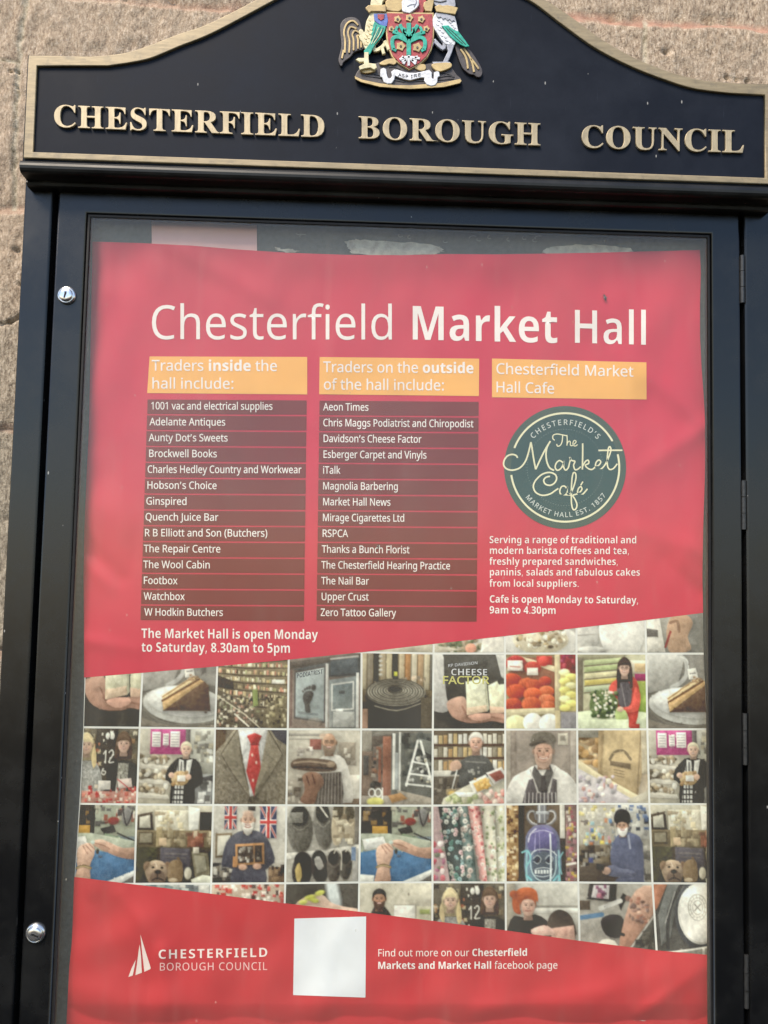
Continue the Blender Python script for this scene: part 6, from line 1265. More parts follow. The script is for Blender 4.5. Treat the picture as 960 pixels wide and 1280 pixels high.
def deli(k):
    k.bg((104, 90, 74), (170, 160, 140)); 
    for r in range(3):
        y = 4 + r * 18; k.re(-5, y + 14, 105, y + 17, (96, 72, 56))
        for q in range(15): k.re(q * 7, y + k.rs.uniform(0, 3), q * 7 + 5.4, y + 14, [(222, 214, 196), (206, 176, 120), (226, 222, 212), (150, 140, 120), (190, 150, 100)][k.rs.randint(5)])
    k.re(-5, 54, 44, 64, (206, 200, 188)); k.re(-5, 62, 44, 105, (96, 88, 78)); k.mess(0, 66, 40, 84, [(70, 64, 58), (130, 120, 106)], 12, 4, 9)
    k.po([(28, 52), (40, 40), (52, 34), (70, 34), (82, 44), (86, 70), (40, 80), (36, 60), (24, 60)], (92, 92, 90), (78, 78, 76), sm=2); k.ln([(46, 42), (74, 44)], 1.8, (150, 148, 142), sm=0, al=.7); k.mess(46, 50, 66, 60, [(160, 158, 150)], 10, 2, 4); k.head(60, 16, 10, (206, 162, 140), (216, 210, 200), 'short', True)
    k.po([(24, 44), (34, 40), (40, 48), (34, 54), (24, 54)], (204, 162, 138), sm=3); k.ln([(33, 54), (26, 80)], 1.8, (216, 214, 208), sm=0); k.po([(18, 80), (32, 80), (30, 90), (20, 90)], (150, 130, 96), sm=2); k.el(26, 85, 5, 3, (206, 170, 90))
    k.po([(44, 76), (105, 52), (105, 105), (10, 105), (14, 92)], (196, 190, 170)); k.po([(50, 70), (74, 60), (84, 76), (58, 88)], (226, 222, 214)); k.po([(56, 72), (74, 64), (82, 76), (62, 84)], (228, 176, 92)); k.mess(58, 66, 80, 82, [(236, 190, 110), (216, 160, 76)], 14, 3, 6, rnd=True)
    k.po([(74, 58), (96, 50), (105, 62), (86, 74)], (216, 210, 204)); k.po([(78, 60), (94, 54), (102, 64), (88, 70)], (150, 84, 74)); k.mess(64, 82, 100, 100, [(216, 170, 160), (206, 130, 120), (226, 206, 190)], 30, 4, 9, rnd=True); k.mess(14, 88, 60, 102, [(186, 190, 140), (206, 200, 170), (150, 160, 110)], 30, 4, 9, rnd=True); k.po([(30, 84), (60, 84), (54, 90), (36, 90)], (226, 224, 218))
def capman(k):
    k.bg((168, 154, 142), (150, 136, 124)); k.re(8, 0, 14, 60, (150, 136, 124)); k.re(74, 4, 88, 20, (206, 196, 178)); k.re(77, 7, 84, 14, (150, 140, 126)); k.re(92, -5, 105, 105, (176, 164, 152)); k.re(-5, -5, 6, 105, (180, 168, 152))
    k.po([(0, 84), (10, 64), (30, 54), (40, 48), (64, 46), (78, 54), (96, 68), (104, 105), (-5, 105)], (222, 216, 208), (204, 198, 190), sm=2); k.po([(40, 48), (52, 64), (62, 46), (68, 60), (58, 86), (46, 84), (36, 60)], (92, 88, 86)); k.po([(50, 62), (56, 62), (58, 86), (48, 86)], (70, 66, 66))
    k.po([(32, 68), (38, 66), (44, 86), (62, 86), (66, 66), (72, 68), (72, 105), (22, 105), (26, 86)], (84, 78, 80), sm=1)
    for q in range(9): k.ln([(27 + q * 5.4, 86), (26 + q * 5.6, 105)], 1.1, (196, 190, 186), sm=0)
    k.ln([(34, 54), (44, 80)], 1.2, (170, 164, 158), sm=0); k.ln([(70, 52), (60, 80)], 1.2, (170, 164, 158), sm=0)
    k.head(53, 28, 14.5, (204, 158, 134), (130, 118, 106), 'short', False, False, (188, 154, 134)); k.el(53, 40, 7, 4.2, (196, 150, 128), soft=2, al=.8); k.ln([(46, 36.5), (53, 39.5), (60, 36.5)], 2.2, (146, 88, 76)); k.ln([(47.5, 37.4), (53, 39), (58.5, 37.4)], 1.2, (232, 222, 210)); k.ln([(44, 31), (46, 36)], 1, (160, 112, 92)); k.ln([(62, 31), (60, 36)], 1, (160, 112, 92))
    k.po([(35, 15), (38, 6), (48, 2), (62, 3), (70, 9), (70, 17), (60, 15), (48, 15), (38, 19)], (112, 104, 92), sm=3); k.po([(33, 18), (44, 14), (60, 14), (48, 18), (36, 22)], (86, 78, 70), sm=2); k.tex(20, 3, k.cov(k.d_el(52, 10, 20, 10), 2))
def bag(k):
    k.bg((196, 168, 124), (206, 190, 170)); k.mess(0, 4, 34, 46, [(206, 160, 100), (176, 130, 80), (226, 190, 140), (150, 116, 80)], 30, 6, 16, rnd=True); k.re(-5, -5, 40, 10, (150, 144, 130))
    k.po([(30, -5), (96, -5), (92, 60), (84, 96), (30, 62)], (200, 174, 130), (184, 158, 118)); k.po([(30, -5), (38, -5), (34, 64), (28, 58)], (168, 142, 104)); k.ln([(92, 0), (84, 94)], 2, (150, 128, 98), sm=0); k.re(92, -5, 105, 60, (176, 164, 140))
    k.ln([(46, 40), (52, 31), (60, 28), (68, 30), (76, 40)], 4, (122, 106, 84)); k.po([(46, 42), (76, 46), (76, 54), (46, 48)], (116, 100, 80)); 
    for q in range(3): k.ln([(52, 54 + q * 4), (66, 57 + q * 4)], 1.3, (130, 112, 88), sm=0, al=.8)
    k.mess(50, 30, 72, 40, [(190, 164, 122)], 10, 1, 2.4)
    k.po([(-5, 44), (30, 62), (86, 96), (105, 98), (105, 105), (-5, 105)], (216, 208, 206), (206, 196, 200)); k.po([(0, 40), (30, 60), (90, 92), (86, 100), (30, 68), (-5, 50)], (222, 206, 166)); k.mess(0, 62, 56, 100, [(206, 190, 206), (226, 216, 206), (190, 176, 190), (214, 160, 150), (150, 146, 150)], 44, 3, 9, rnd=True); k.po([(70, 96), (84, 90), (105, 80), (105, 105), (72, 105)], (176, 168, 150))
def bench(k):
    k.bg((150, 146, 126), (90, 130, 178)); k.re(-5, -5, 44, 36, (64, 58, 54)); k.mess(0, 0, 44, 22, [(90, 84, 80), (46, 42, 42), (150, 116, 70)], 20, 4, 10); k.re(16, 26, 38, 38, (200, 150, 66)); k.re(44, -5, 105, 40, (156, 160, 140)); k.mess(46, 0, 100, 24, [(150, 76, 62), (96, 92, 90), (206, 200, 186), (66, 62, 62), (176, 170, 150)], 36, 3, 9); k.el(70, 20, 8, 5, (146, 60, 48)); k.el(88, 14, 7, 12, (120, 118, 116)); k.ln([(82, 4), (88, 26), (96, 8)], 2, (70, 66, 66)); k.po([(52, 30), (70, 26), (74, 34), (58, 38)], (52, 50, 50)); k.ln([(60, 38), (100, 50)], 4, (130, 150, 120), sm=0); k.ln([(76, 36), (100, 46)], 2, (60, 58, 58), sm=0)
    k.po([(-5, 36), (40, 36), (100, 46), (105, 105), (-5, 105)], (170, 176, 156)); k.po([(-5, 62), (30, 56), (105, 66), (105, 105), (-5, 105)], (78, 122, 168), (66, 106, 150)); k.po([(2, 44), (32, 40), (36, 50), (6, 58)], (228, 226, 220)); k.ln([(8, 58), (36, 51)], 2, (186, 186, 180), sm=0); k.po([(-5, 90), (20, 92), (18, 105), (-5, 105)], (222, 220, 210)); k.po([(60, 100), (105, 82), (105, 90), (76, 105)], (206, 206, 200)); k.po([(76, 105), (105, 88), (105, 105)], (92, 88, 84))
    k.po([(105, 55), (84, 55), (66, 48), (54, 44), (44, 46), (42, 50), (52, 56), (66, 62), (84, 68), (105, 69)], (206, 166, 142), (176, 130, 108), sm=3); k.ln([(46, 49), (58, 52), (66, 56)], 1.2, (150, 104, 86)); k.ln([(48, 46), (60, 47)], 1.0, (232, 196, 174)); k.po([(22, 58), (28, 51), (38, 49), (45, 54), (46, 64), (41, 78), (42, 105), (20, 105), (24, 82), (22, 70)], (210, 172, 150), (178, 136, 114), sm=3); k.ln([(34, 52), (42, 60)], 1.2, (156, 112, 94)); k.ln([(30, 53), (37, 63)], 1.2, (160, 116, 98)); k.ln([(38, 50), (46, 57)], 1.2, (156, 112, 94)); k.el(43, 48, 3, 2.4, (176, 190, 180)); k.el(50, 60, 2.2, 4, (70, 66, 60)); k.el(54, 66, 3, 2, (80, 92, 110))
    k.ln([(23, 81), (32, 78), (42, 81)], 3.4, (112, 92, 66)); k.ln([(23, 81), (32, 78.5), (42, 81)], 1.2, (186, 166, 120))
def antiques(k):
    k.bg((206, 198, 176), (90, 80, 66)); k.po([(0, 12), (20, 8), (22, 32), (0, 32)], (80, 70, 60)); k.po([(3, 15), (17, 12), (18, 29), (3, 29)], (196, 190, 172)); k.re(24, 6, 70, 34, (214, 206, 184)); k.mess(26, 8, 62, 34, [(236, 228, 206), (190, 176, 146), (160, 140, 110), (226, 210, 170)], 30, 3, 8); k.re(84, 8, 100, 36, (60, 50, 46)); k.po([(68, 0), (84, 4), (82, 30), (70, 34)], (228, 226, 216))
    k.re(-5, 32, 105, 56, (136, 120, 92)); k.re(2, 34, 22, 50, (104, 92, 74)); k.re(4, 36, 20, 48, (150, 140, 116)); k.re(26, 28, 34, 54, (176, 156, 116)); k.re(34, 36, 66, 52, (150, 134, 104)); k.mess(36, 36, 64, 52, [(170, 154, 122), (120, 104, 80)], 16, 4, 10); k.re(30, 42, 40, 52, (206, 176, 140)); k.re(68, 36, 90, 54, (130, 84, 66)); k.mess(68, 36, 100, 56, [(150, 90, 70), (96, 70, 56), (186, 170, 140)], 14, 4, 9)
    k.re(-5, 54, 105, 105, (80, 72, 58)); k.re(0, 54, 28, 100, (78, 76, 56)); k.po([(32, 54), (72, 56), (74, 92), (32, 92)], (84, 80, 88)); k.ln([(38, 62), (68, 63)], 2, (110, 104, 104), sm=0); k.ln([(40, 67), (66, 68)], 1.6, (104, 98, 98), sm=0); k.po([(74, 60), (96, 62), (100, 90), (80, 94)], (130, 122, 98)); k.po([(77, 64), (92, 66), (95, 84), (82, 88)], (150, 144, 122)); k.re(76, 54, 84, 62, (206, 196, 176))
    k.po([(12, 84), (16, 75), (24, 71), (34, 72), (41, 77), (43, 86), (40, 98), (34, 104), (22, 104), (16, 96)], (190, 164, 136), (132, 108, 88), sm=3); k.po([(11, 84), (10, 76), (15, 72), (19, 75), (15, 82)], (140, 112, 88), sm=2); k.po([(39, 74), (44, 73), (47, 79), (44, 85), (41, 80)], (132, 104, 82), sm=2)
    k.po([(20, 90), (25, 84), (31, 83), (37, 86), (40, 94), (37, 101), (30, 97), (23, 101), (19, 97)], (118, 98, 84), sm=3); k.el(29.5, 86, 4, 2.6, (44, 38, 36)); k.ln([(29.5, 88), (29.5, 95)], 1.2, (56, 46, 42), sm=0); k.ln([(22, 97), (29.5, 94), (37, 97)], 1.4, (58, 48, 44)); k.el(23, 80, 1.7, 1.3, (40, 34, 32)); k.el(35, 80.5, 1.7, 1.3, (40, 34, 32)); k.ln([(26, 74), (28, 79)], 1.2, (222, 204, 180)); k.ln([(19, 78), (25, 76.5)], 1, (136, 112, 92)); k.ln([(33, 77), (39, 78.5)], 1, (136, 112, 92))
    k.po([(44, 76), (54, 70), (62, 76), (62, 98), (44, 98)], (134, 110, 82), sm=3); k.ln([(56, 68), (61, 76)], 3, (120, 96, 72)); k.el(70, 88, 5, 8, (206, 198, 176)); k.po([(74, 96), (90, 90), (105, 92), (105, 102), (76, 102)], (206, 206, 186)); k.el(50, 97, 6, 3, (190, 170, 140))
def flagman(k):
    k.bg((214, 208, 196), (196, 188, 174))
    def jack(x0, y0, x1, y1):
        k.re(x0, y0, x1, y1, (70, 74, 104)); cx, cy = (x0 + x1) / 2, (y0 + y1) / 2
        for w, c in ((3.2, (222, 218, 212)), (1.5, (196, 70, 66))):
            for a, b in (((x0, y0), (x1, y1)), ((x1, y0), (x0, y1))):
                d = k.d_po([(x0, y0), (x1, y0), (x1, y1), (x0, y1)]); e = np.array(b, float) - a; t = np.clip(((k.x - a[0]) * e[0] + (k.y - a[1]) * e[1]) / (e @ e), 0, 1)
                dd = np.hypot(k.x - a[0] - t * e[0], k.y - a[1] - t * e[1]); k.put(k.cov(dd - w / 2, .7) * k.cov(d, .7), c)
        k.re(cx - 3.4, y0, cx + 3.4, y1, (226, 222, 216)); k.re(x0, cy - 3.4, x1, cy + 3.4, (226, 222, 216)); k.re(cx - 2, y0, cx + 2, y1, (200, 66, 64)); k.re(x0, cy - 2, x1, cy + 2, (200, 66, 64))
    jack(15, 0, 32, 30); jack(65, 0, 88, 42); k.re(48, 0, 58, 6, (90, 86, 84)); k.po([(3, 36), (26, 35), (26, 66), (3, 68)], (130, 112, 88)); k.po([(6, 39), (24, 38), (24, 63), (6, 65)], (206, 200, 184)); k.re(2, 74, 28, 105, (90, 86, 84)); k.mess(2, 74, 28, 100, [(190, 184, 172), (56, 54, 54), (140, 130, 116)], 22, 4, 9); k.re(78, 80, 105, 105, (120, 96, 76)); k.mess(80, 80, 100, 100, [(66, 56, 50), (150, 120, 90)], 12, 3, 8)
    k.po([(13, 70), (18, 48), (30, 36), (42, 32), (60, 32), (74, 40), (84, 60), (86, 74), (74, 84), (74, 105), (26, 105), (28, 82), (14, 80)], (84, 84, 94), (74, 74, 86), sm=2); k.head(48, 18, 10, (206, 164, 140), None, 'short', False, False, (196, 190, 180)); k.el(48, 9, 8, 4, (222, 184, 160), al=.6); k.po([(41, 28), (55, 28), (52, 36), (48, 39), (44, 36)], (206, 200, 190), (176, 170, 162), sm=3); k.ln([(44, 27), (48, 28), (52, 27)], 1.4, (150, 96, 86))
    k.po([(31, 50), (71, 48), (72, 76), (32, 78)], (186, 132, 84)); k.po([(34, 53), (68, 51), (69, 73), (35, 75)], (70, 62, 58)); k.ln([(57, 51), (58, 74)], 1.6, (170, 122, 80), sm=0); k.mess(36, 54, 66, 72, [(150, 144, 134), (96, 86, 78), (196, 190, 180), (110, 96, 84)], 24, 2, 5); k.el(42, 80, 6, 4, (186, 146, 122)); k.el(62, 79, 6, 4, (180, 140, 118)); k.re(28, 66, 34, 80, (176, 124, 80))
def shoes(k):
    k.bg((196, 190, 178), (170, 164, 152)); k.po([(-5, 62), (50, 58), (105, 50), (105, 58), (50, 66), (-5, 70)], (222, 216, 204)); k.tex(14, 12)
    def slip(x, y, w, h, c, a=0):
        k.el(x, y, w, h, c, a, sh=16); k.el(x - 1, y - h * .55, w * .72, h * .42, np.array(c) * .5, a); k.ln([(x - w * .7, y - h * .2), (x, y + h * .05), (x + w * .7, y - h * .2)], 1.2, np.array(c) * 1.25)
    slip(18, 30, 18, 32, (112, 108, 100), -4); slip(50, 26, 13, 32, (116, 112, 104), -8); slip(72, 22, 10, 30, (190, 172, 142), 6); slip(88, 24, 9, 28, (170, 156, 132), -4); k.mess(66, 4, 96, 48, [(206, 192, 164), (140, 124, 100), (222, 210, 184)], 18, 4, 9); k.re(94, -5, 105, 50, (104, 98, 90)); k.re(2, 8, 22, 22, (160, 156, 146), al=.7); k.ln([(44, -2), (56, 14)], 2.4, (214, 208, 196), sm=0)
    k.tex(18, 2.4, k.cov(k.d_po([(0, 4), (60, 4), (60, 60), (0, 60)]), 1))
    slip(22, 84, 14, 24, (58, 54, 54), 6); slip(46, 80, 12, 22, (64, 60, 58), -8); slip(66, 80, 10, 22, (84, 78, 72), 2); slip(82, 78, 9, 20, (78, 74, 68), 0); k.po([(12, 84), (18, 74), (22, 92), (16, 102)], (186, 160, 96), sm=2); k.po([(38, 70), (46, 66), (52, 80), (44, 84)], (196, 192, 184), sm=2, al=.7); k.re(92, 56, 105, 105, (150, 146, 140)); k.ln([(66, 62), (70, 56), (76, 62), (76, 84)], 1.6, (206, 198, 182)); k.ln([(82, 60), (86, 56), (90, 62)], 1.6, (206, 198, 182)); k.re(90, 54, 96, 72, (100, 120, 150))
    k.tex(14, 4)
def fabrics(k):
    k.bg((150, 150, 140), (120, 120, 112)); k.po([(-5, -5), (10, -5), (24, 105), (-5, 105)], (190, 160, 160)); k.mess(0, 30, 16, 100, [(206, 90, 100), (226, 210, 206), (176, 100, 130), (120, 130, 110)], 22, 4, 9, rnd=True)
    def bolt(x0, x1, dx, c, fl, n, sz):
        q = [(x0, -5), (x1, -5), (x1 + dx, 105), (x0 + dx, 105)]; m = k.cov(k.d_po(q), .7); keep = k.c.copy(); k.c = np.zeros_like(k.c) + np.array(c, float)
        for _ in range(n):
            t = k.rs.uniform(0, 1); cx = x0 + (x1 - x0) * k.rs.uniform(0, 1) + dx * t; cy = t * 105; f = fl[k.rs.randint(len(fl))]; r = k.rs.uniform(sz * .5, sz)
            k.el(cx, cy, r, r, f); k.el(cx, cy, r * .35, r * .35, np.array(f) * .7)
        w = np.clip((k.x - (x0 + dx * k.y / 105)) / (x1 - x0), 0, 1); k.c = k.c * (.72 + .42 * np.sin(w * 3.14))[..., None]; k.c = keep * (1 - m[..., None]) + k.c * m[..., None]
    bolt(6, 38, 18, (66, 74, 74), [(196, 196, 186), (130, 160, 160), (206, 170, 170), (90, 130, 120), (170, 176, 160)], 90, 3.4); bolt(34, 50, 12, (110, 128, 124), [(206, 200, 190), (90, 110, 106), (190, 170, 160)], 40, 4); bolt(47, 64, 20, (222, 160, 152), [(206, 110, 110), (236, 206, 196)], 50, 2.8); bolt(66, 88, 10, (206, 200, 180), [(150, 160, 120), (226, 222, 206), (196, 160, 150)], 50, 3); bolt(86, 104, 4, (196, 192, 170), [(170, 176, 130), (226, 222, 206)], 40, 3)
def bottle(k):
    k.bg((104, 88, 72), (84, 76, 66)); k.re(-5, -5, 18, 105, (196, 158, 104), (160, 118, 74)); k.mess(0, 0, 16, 100, [(226, 196, 140), (130, 88, 56), (96, 66, 46), (236, 218, 180)], 70, 2, 6); k.re(17, -5, 25, 105, (60, 50, 44)); k.re(76, -5, 83, 44, (214, 208, 196)); k.re(74, 44, 84, 105, (72, 62, 58)); k.re(84, -5, 105, 105, (130, 104, 100)); k.mess(85, 0, 100, 100, [(206, 176, 80), (186, 126, 136), (86, 70, 70), (222, 212, 196), (160, 80, 90)], 70, 2, 6); k.ln([(86, 78), (98, 76)], 3, (232, 224, 214), sm=0)
    for sg in (-1, 1):
        k.ln([(50 + sg * 7, 26), (50 + sg * 14, 24), (50 + sg * 20, 17), (50 + sg * 18, 9), (50 + sg * 11, 8), (50 + sg * 8, 18)], 3.2, (120, 118, 122)); k.ln([(50 + sg * 7, 25), (50 + sg * 13, 23), (50 + sg * 19, 16), (50 + sg * 17, 9), (50 + sg * 11, 8)], 1.2, (216, 214, 212))
    k.re(44, -5, 57, 24, (126, 126, 132)); k.ln([(47, -4), (47, 22)], 1.6, (226, 226, 226), sm=0); k.ln([(54, -4), (54, 22)], 1.0, (196, 196, 200), sm=0); k.re(42, 8, 60, 12, (176, 178, 182))
    k.po([(27, 50), (28, 40), (34, 31), (44, 26), (58, 26), (68, 31), (74, 40), (76, 52), (75, 105), (28, 105)], (112, 108, 146), (96, 134, 148), sm=2); k.po([(31, 44), (36, 34), (48, 30), (60, 31), (70, 40), (71, 58), (50, 62), (31, 58)], (104, 96, 150), (86, 84, 130), sm=2)
    k.el(52, 82, 16, 22, (78, 88, 102)); k.el(44, 72, 5, 5, (56, 62, 76)); k.el(60, 72, 5, 5, (56, 62, 76))
    for pts, w, c in (([(31, 48), (34, 38), (42, 31)], 1.6, (222, 220, 230)), ([(37, 36), (52, 33), (66, 37)], 1.1, (196, 192, 216)), ([(62, 38), (63, 70), (62, 102)], 2.2, (222, 228, 232)), ([(41, 38), (40, 60)], 1.2, (160, 154, 200)), ([(47, 36), (47, 62)], .9, (150, 146, 190)), ([(29, 62), (28, 84), (30, 104)], 2.2, (150, 206, 212)), ([(74, 60), (75, 84), (73, 104)], 2.0, (140, 190, 200)), ([(34, 66), (40, 60), (52, 58), (64, 60), (71, 66)], 1.5, (206, 214, 216)), ([(34, 68), (35, 84), (42, 96), (54, 100), (66, 94), (70, 82), (70, 68)], 1.5, (176, 204, 210)),
                      ([(38, 70), (44, 66), (49, 71), (44, 77), (39, 74)], 1.0, (196, 206, 210)), ([(55, 71), (60, 66), (66, 70), (61, 77), (56, 75)], 1.0, (196, 206, 210)), ([(40, 84), (52, 82), (65, 84)], 1.0, (206, 214, 216)), ([(40, 92), (52, 94), (64, 91)], 1.0, (190, 204, 210)), ([(22, 62), (30, 60), (34, 70), (28, 80)], 2.4, (120, 190, 196)), ([(80, 62), (74, 74), (78, 90)], 2.0, (116, 180, 190)), ([(28, 92), (36, 100), (30, 104)], 2.4, (110, 190, 198)), ([(66, 100), (74, 92), (76, 104)], 2.4, (110, 186, 196))): k.ln(pts, w, c)
    for q in range(6): k.re(40 + q * 4.2, 85, 43 + q * 4.2, 90, (206, 212, 212))
def turban(k):
    k.bg((190, 184, 170), (150, 142, 128)); pal = [(226, 206, 90), (90, 130, 180), (206, 200, 190), (196, 120, 80), (110, 100, 96), (236, 220, 120), (150, 190, 200), (186, 176, 160), (210, 150, 170)]
    for r in range(6): k.mess(-2 + r * 2, 2 + r * 9, 62, 8 + r * 9, pal if r > 1 else [(206, 190, 120), (186, 180, 170), (226, 220, 200)], 22, 3, 6)
    k.re(52, -2, 105, 44, (186, 182, 172)); k.mess(54, 0, 100, 40, [(66, 68, 76), (206, 204, 196), (90, 110, 150), (150, 146, 140)], 46, 3, 7)
    k.po([(-5, 54), (44, 52), (48, 105), (-5, 105)], (104, 92, 78)); k.mess(0, 54, 44, 74, [(130, 116, 96), (70, 62, 56), (160, 150, 134)], 26, 4, 12); k.mess(4, 64, 24, 84, [(80, 90, 150), (150, 146, 140), (50, 48, 50)], 12, 3, 8); k.po([(-5, 82), (46, 74), (60, 105), (-5, 105)], (84, 74, 66)); k.re(86, 60, 105, 105, (150, 144, 132)); k.mess(88, 50, 100, 100, [(196, 190, 176), (100, 96, 90)], 16, 4, 9)
    k.po([(44, 62), (52, 42), (64, 36), (80, 38), (90, 50), (90, 96), (88, 105), (52, 105), (52, 96), (70, 88), (48, 84)], (92, 98, 126), (84, 88, 112), sm=2); k.ln([(70, 40), (72, 56)], 3, (150, 154, 176)); k.head(62, 27, 8.4, (186, 146, 122), (60, 56, 58), 'short', False, False, (206, 202, 196), -1)
    k.po([(50, 20), (52, 10), (60, 5), (70, 8), (74, 16), (72, 24), (62, 22), (54, 24)], (54, 52, 54), sm=3); k.po([(34, 84), (46, 78), (56, 82), (70, 84), (78, 90), (60, 94), (40, 92)], (96, 100, 124), sm=3); k.el(38, 86, 6, 5, (196, 156, 134), -20); k.po([(24, 76), (36, 78), (34, 86), (24, 84)], (60, 58, 60))
def beardman(k):
    k.bg((206, 198, 178), (200, 192, 172)); k.re(48, 28, 78, 60, (220, 216, 206)); k.ln([(48, 28), (78, 28), (78, 60)], 1.4, (170, 162, 146), sm=0); k.re(80, 30, 105, 60, (190, 184, 158)); k.re(84, 34, 98, 40, (150, 160, 90)); k.el(68, 14, 1, 1.6, (120, 112, 100))
    k.po([(10, 60), (18, 34), (24, 28), (34, 30), (44, 42), (48, 62)], (70, 62, 58), sm=2); k.head(27, 20, 9.2, (176, 130, 104), (44, 38, 36), 'short', True, False, (84, 66, 56)); 
def redhair(k):
    k.bg((196, 192, 182), (184, 178, 166)); k.re(-5, 28, 105, 31, (150, 146, 136)); k.re(34, 32, 105, 38, (214, 210, 200)); k.re(-5, -5, 12, 60, (180, 170, 152))
    k.po([(2, 56), (10, 42), (24, 44), (40, 40), (56, 48), (60, 62), (50, 80), (0, 80)], (58, 52, 52), sm=2); k.head(30, 28, 11, (214, 170, 150), (196, 96, 60), 'short', False, False, None, 1); k.po([(8, 20), (16, 8), (30, 5), (42, 10), (44, 24), (36, 17), (24, 19), (18, 28), (20, 40), (10, 36)], (198, 98, 58), (180, 82, 48), sm=3); k.el(10, 14, 6, 5, (186, 90, 56))
    k.po([(56, 58), (60, 42), (72, 34), (86, 38), (94, 50), (95, 70), (58, 70)], (70, 62, 58), (104, 90, 82), sm=3); k.po([(62, 58), (94, 54), (96, 80), (62, 80)], (206, 160, 142), sm=1); k.po([(34, 60), (52, 54), (62, 58), (66, 66), (40, 68)], (220, 176, 160), sm=3); k.el(82, 62, 3, 5, (196, 146, 130))
def tattoo(k):
    k.bg((184, 178, 166), (150, 144, 134)); k.po([(14, 0), (52, 0), (50, 24), (10, 20)], (70, 66, 66)); k.po([(20, 2), (42, 2), (40, 20), (16, 18)], (214, 206, 206)); k.mess(24, 3, 36, 18, [(196, 110, 130), (150, 90, 120), (120, 80, 100)], 12, 3, 6); k.po([(52, 24), (60, 12), (66, 16), (56, 34)], (54, 50, 50)); k.re(-5, 22, 14, 34, (92, 80, 70)); k.re(-5, 40, 40, 90, (170, 164, 154)); k.ln([(2, 44), (30, 40)], 6, (90, 130, 170), sm=0); k.ln([(28, 32), (56, 22)], 6, (206, 202, 194), sm=0)
    k.po([(28, 48), (40, 40), (56, 42), (60, 56), (52, 70), (34, 66)], (62, 58, 60), sm=3); k.po([(56, 60), (66, 30), (78, 8), (100, 2), (105, 30), (84, 60), (60, 88), (52, 80)], (206, 162, 138), (184, 130, 106), sm=2); k.mess(66, 16, 94, 56, [(150, 116, 104), (216, 176, 152), (120, 96, 90), (180, 120, 100)], 34, 3, 8, rnd=True)
    k.po([(60, 90), (100, 40), (105, 40), (105, 105), (60, 105)], (84, 82, 76)); k.ln([(60, 92), (100, 42)], 2, (206, 200, 190), sm=0); k.mess(78, 64, 104, 100, [(110, 106, 98), (70, 68, 64)], 20, 4, 10); k.po([(20, 84), (30, 72), (46, 74), (50, 88)], (214, 206, 190), sm=2); k.ln([(40, 60), (58, 66)], 4, (50, 48, 50), sm=0)
def sign(k):
    k.bg((92, 92, 90), (84, 82, 78)); k.po([(-5, -5), (22, -5), (4, 30), (-5, 40)], (196, 126, 96)); k.po([(22, -5), (50, -5), (30, 30), (20, 70), (6, 80), (4, 40)], (110, 112, 110)); k.ln([(40, 0), (20, 36), (16, 84)], 5, (70, 70, 70)); k.ln([(30, 10), (14, 50)], 2, (150, 150, 146)); k.el(68, 40, 40, 46, (78, 80, 84))
    k.el(66, 38, 33, 40, (226, 222, 212)); k.el(66, 38, 30, 37, (232, 228, 220)); 
    for r, w, c in ((17, 1.4, (176, 172, 162)), (13, 1.2, (190, 186, 176)), (9, 1.0, (170, 166, 156))): k.ln([(62 + r * .8 * math.cos(t), 30 + r * math.sin(t)) for t in np.linspace(0, 6.28, 28)], w, c, sm=0)
    k.ln([(58, 26), (66, 34)], 1.6, (150, 146, 138), sm=0); k.ln([(66, 26), (58, 34)], 1.6, (150, 146, 138), sm=0)
    for t in np.linspace(0, 6.28, 16): k.ln([(62 + 12 * .8 * math.cos(t), 30 + 12 * math.sin(t)), (62 + 15.4 * .8 * math.cos(t), 30 + 15.4 * math.sin(t))], 1.2, (186, 182, 172), sm=0)
    k.po([(2, 92), (50, 86), (100, 78), (105, 105), (2, 105)], (120, 116, 106)); k.ln([(4, 90), (50, 85), (100, 78)], 2.4, (222, 218, 206), sm=0); k.re(68, 82, 72, 105, (226, 222, 212)); k.re(60, 86, 105, 105, (130, 126, 116), al=.5)
def nails(k):
    k.bg((84, 80, 74), (70, 66, 62)); k.po([(54, -5), (70, -5), (78, 40), (66, 44)], (190, 196, 196), sm=2, soft=3); k.po([(12, 30), (30, 16), (50, 14), (62, 24), (80, 30), (105, 36), (105, 60), (20, 60)], (206, 176, 156), (176, 140, 122), sm=3); k.el(34, 18, 8, 3.6, (204, 206, 84), -8); k.el(47, 12, 7, 3.4, (208, 210, 92), -14); k.el(40, 22, 6, 3, (190, 194, 80), 8); k.el(24, 24, 6, 3.2, (204, 206, 96), -6); k.ln([(26, 30), (56, 34)], 2, (156, 116, 100)); k.po([(14, 34), (40, 28), (80, 44), (20, 44)], (196, 166, 150), sm=3)
def redstall(k):
    k.bg((190, 170, 150), (170, 150, 130)); k.mess(0, 0, 100, 40, [(206, 80, 70), (226, 214, 200), (190, 60, 58), (216, 206, 190), (90, 70, 66), (236, 226, 214)], 110, 3, 7)
def tealbit(k): k.bg((130, 150, 150), (110, 130, 134)); k.po([(40, 0), (100, 0), (100, 14)], (206, 204, 196)); k.mess(0, 0, 100, 20, [(90, 96, 100), (170, 176, 170)], 14, 6, 14)
def beige(k): k.bg((216, 206, 180), (222, 214, 194)); k.tex(20, 20); k.po([(0, 94), (60, 90), (100, 84), (100, 100), (0, 100)], (206, 196, 172))
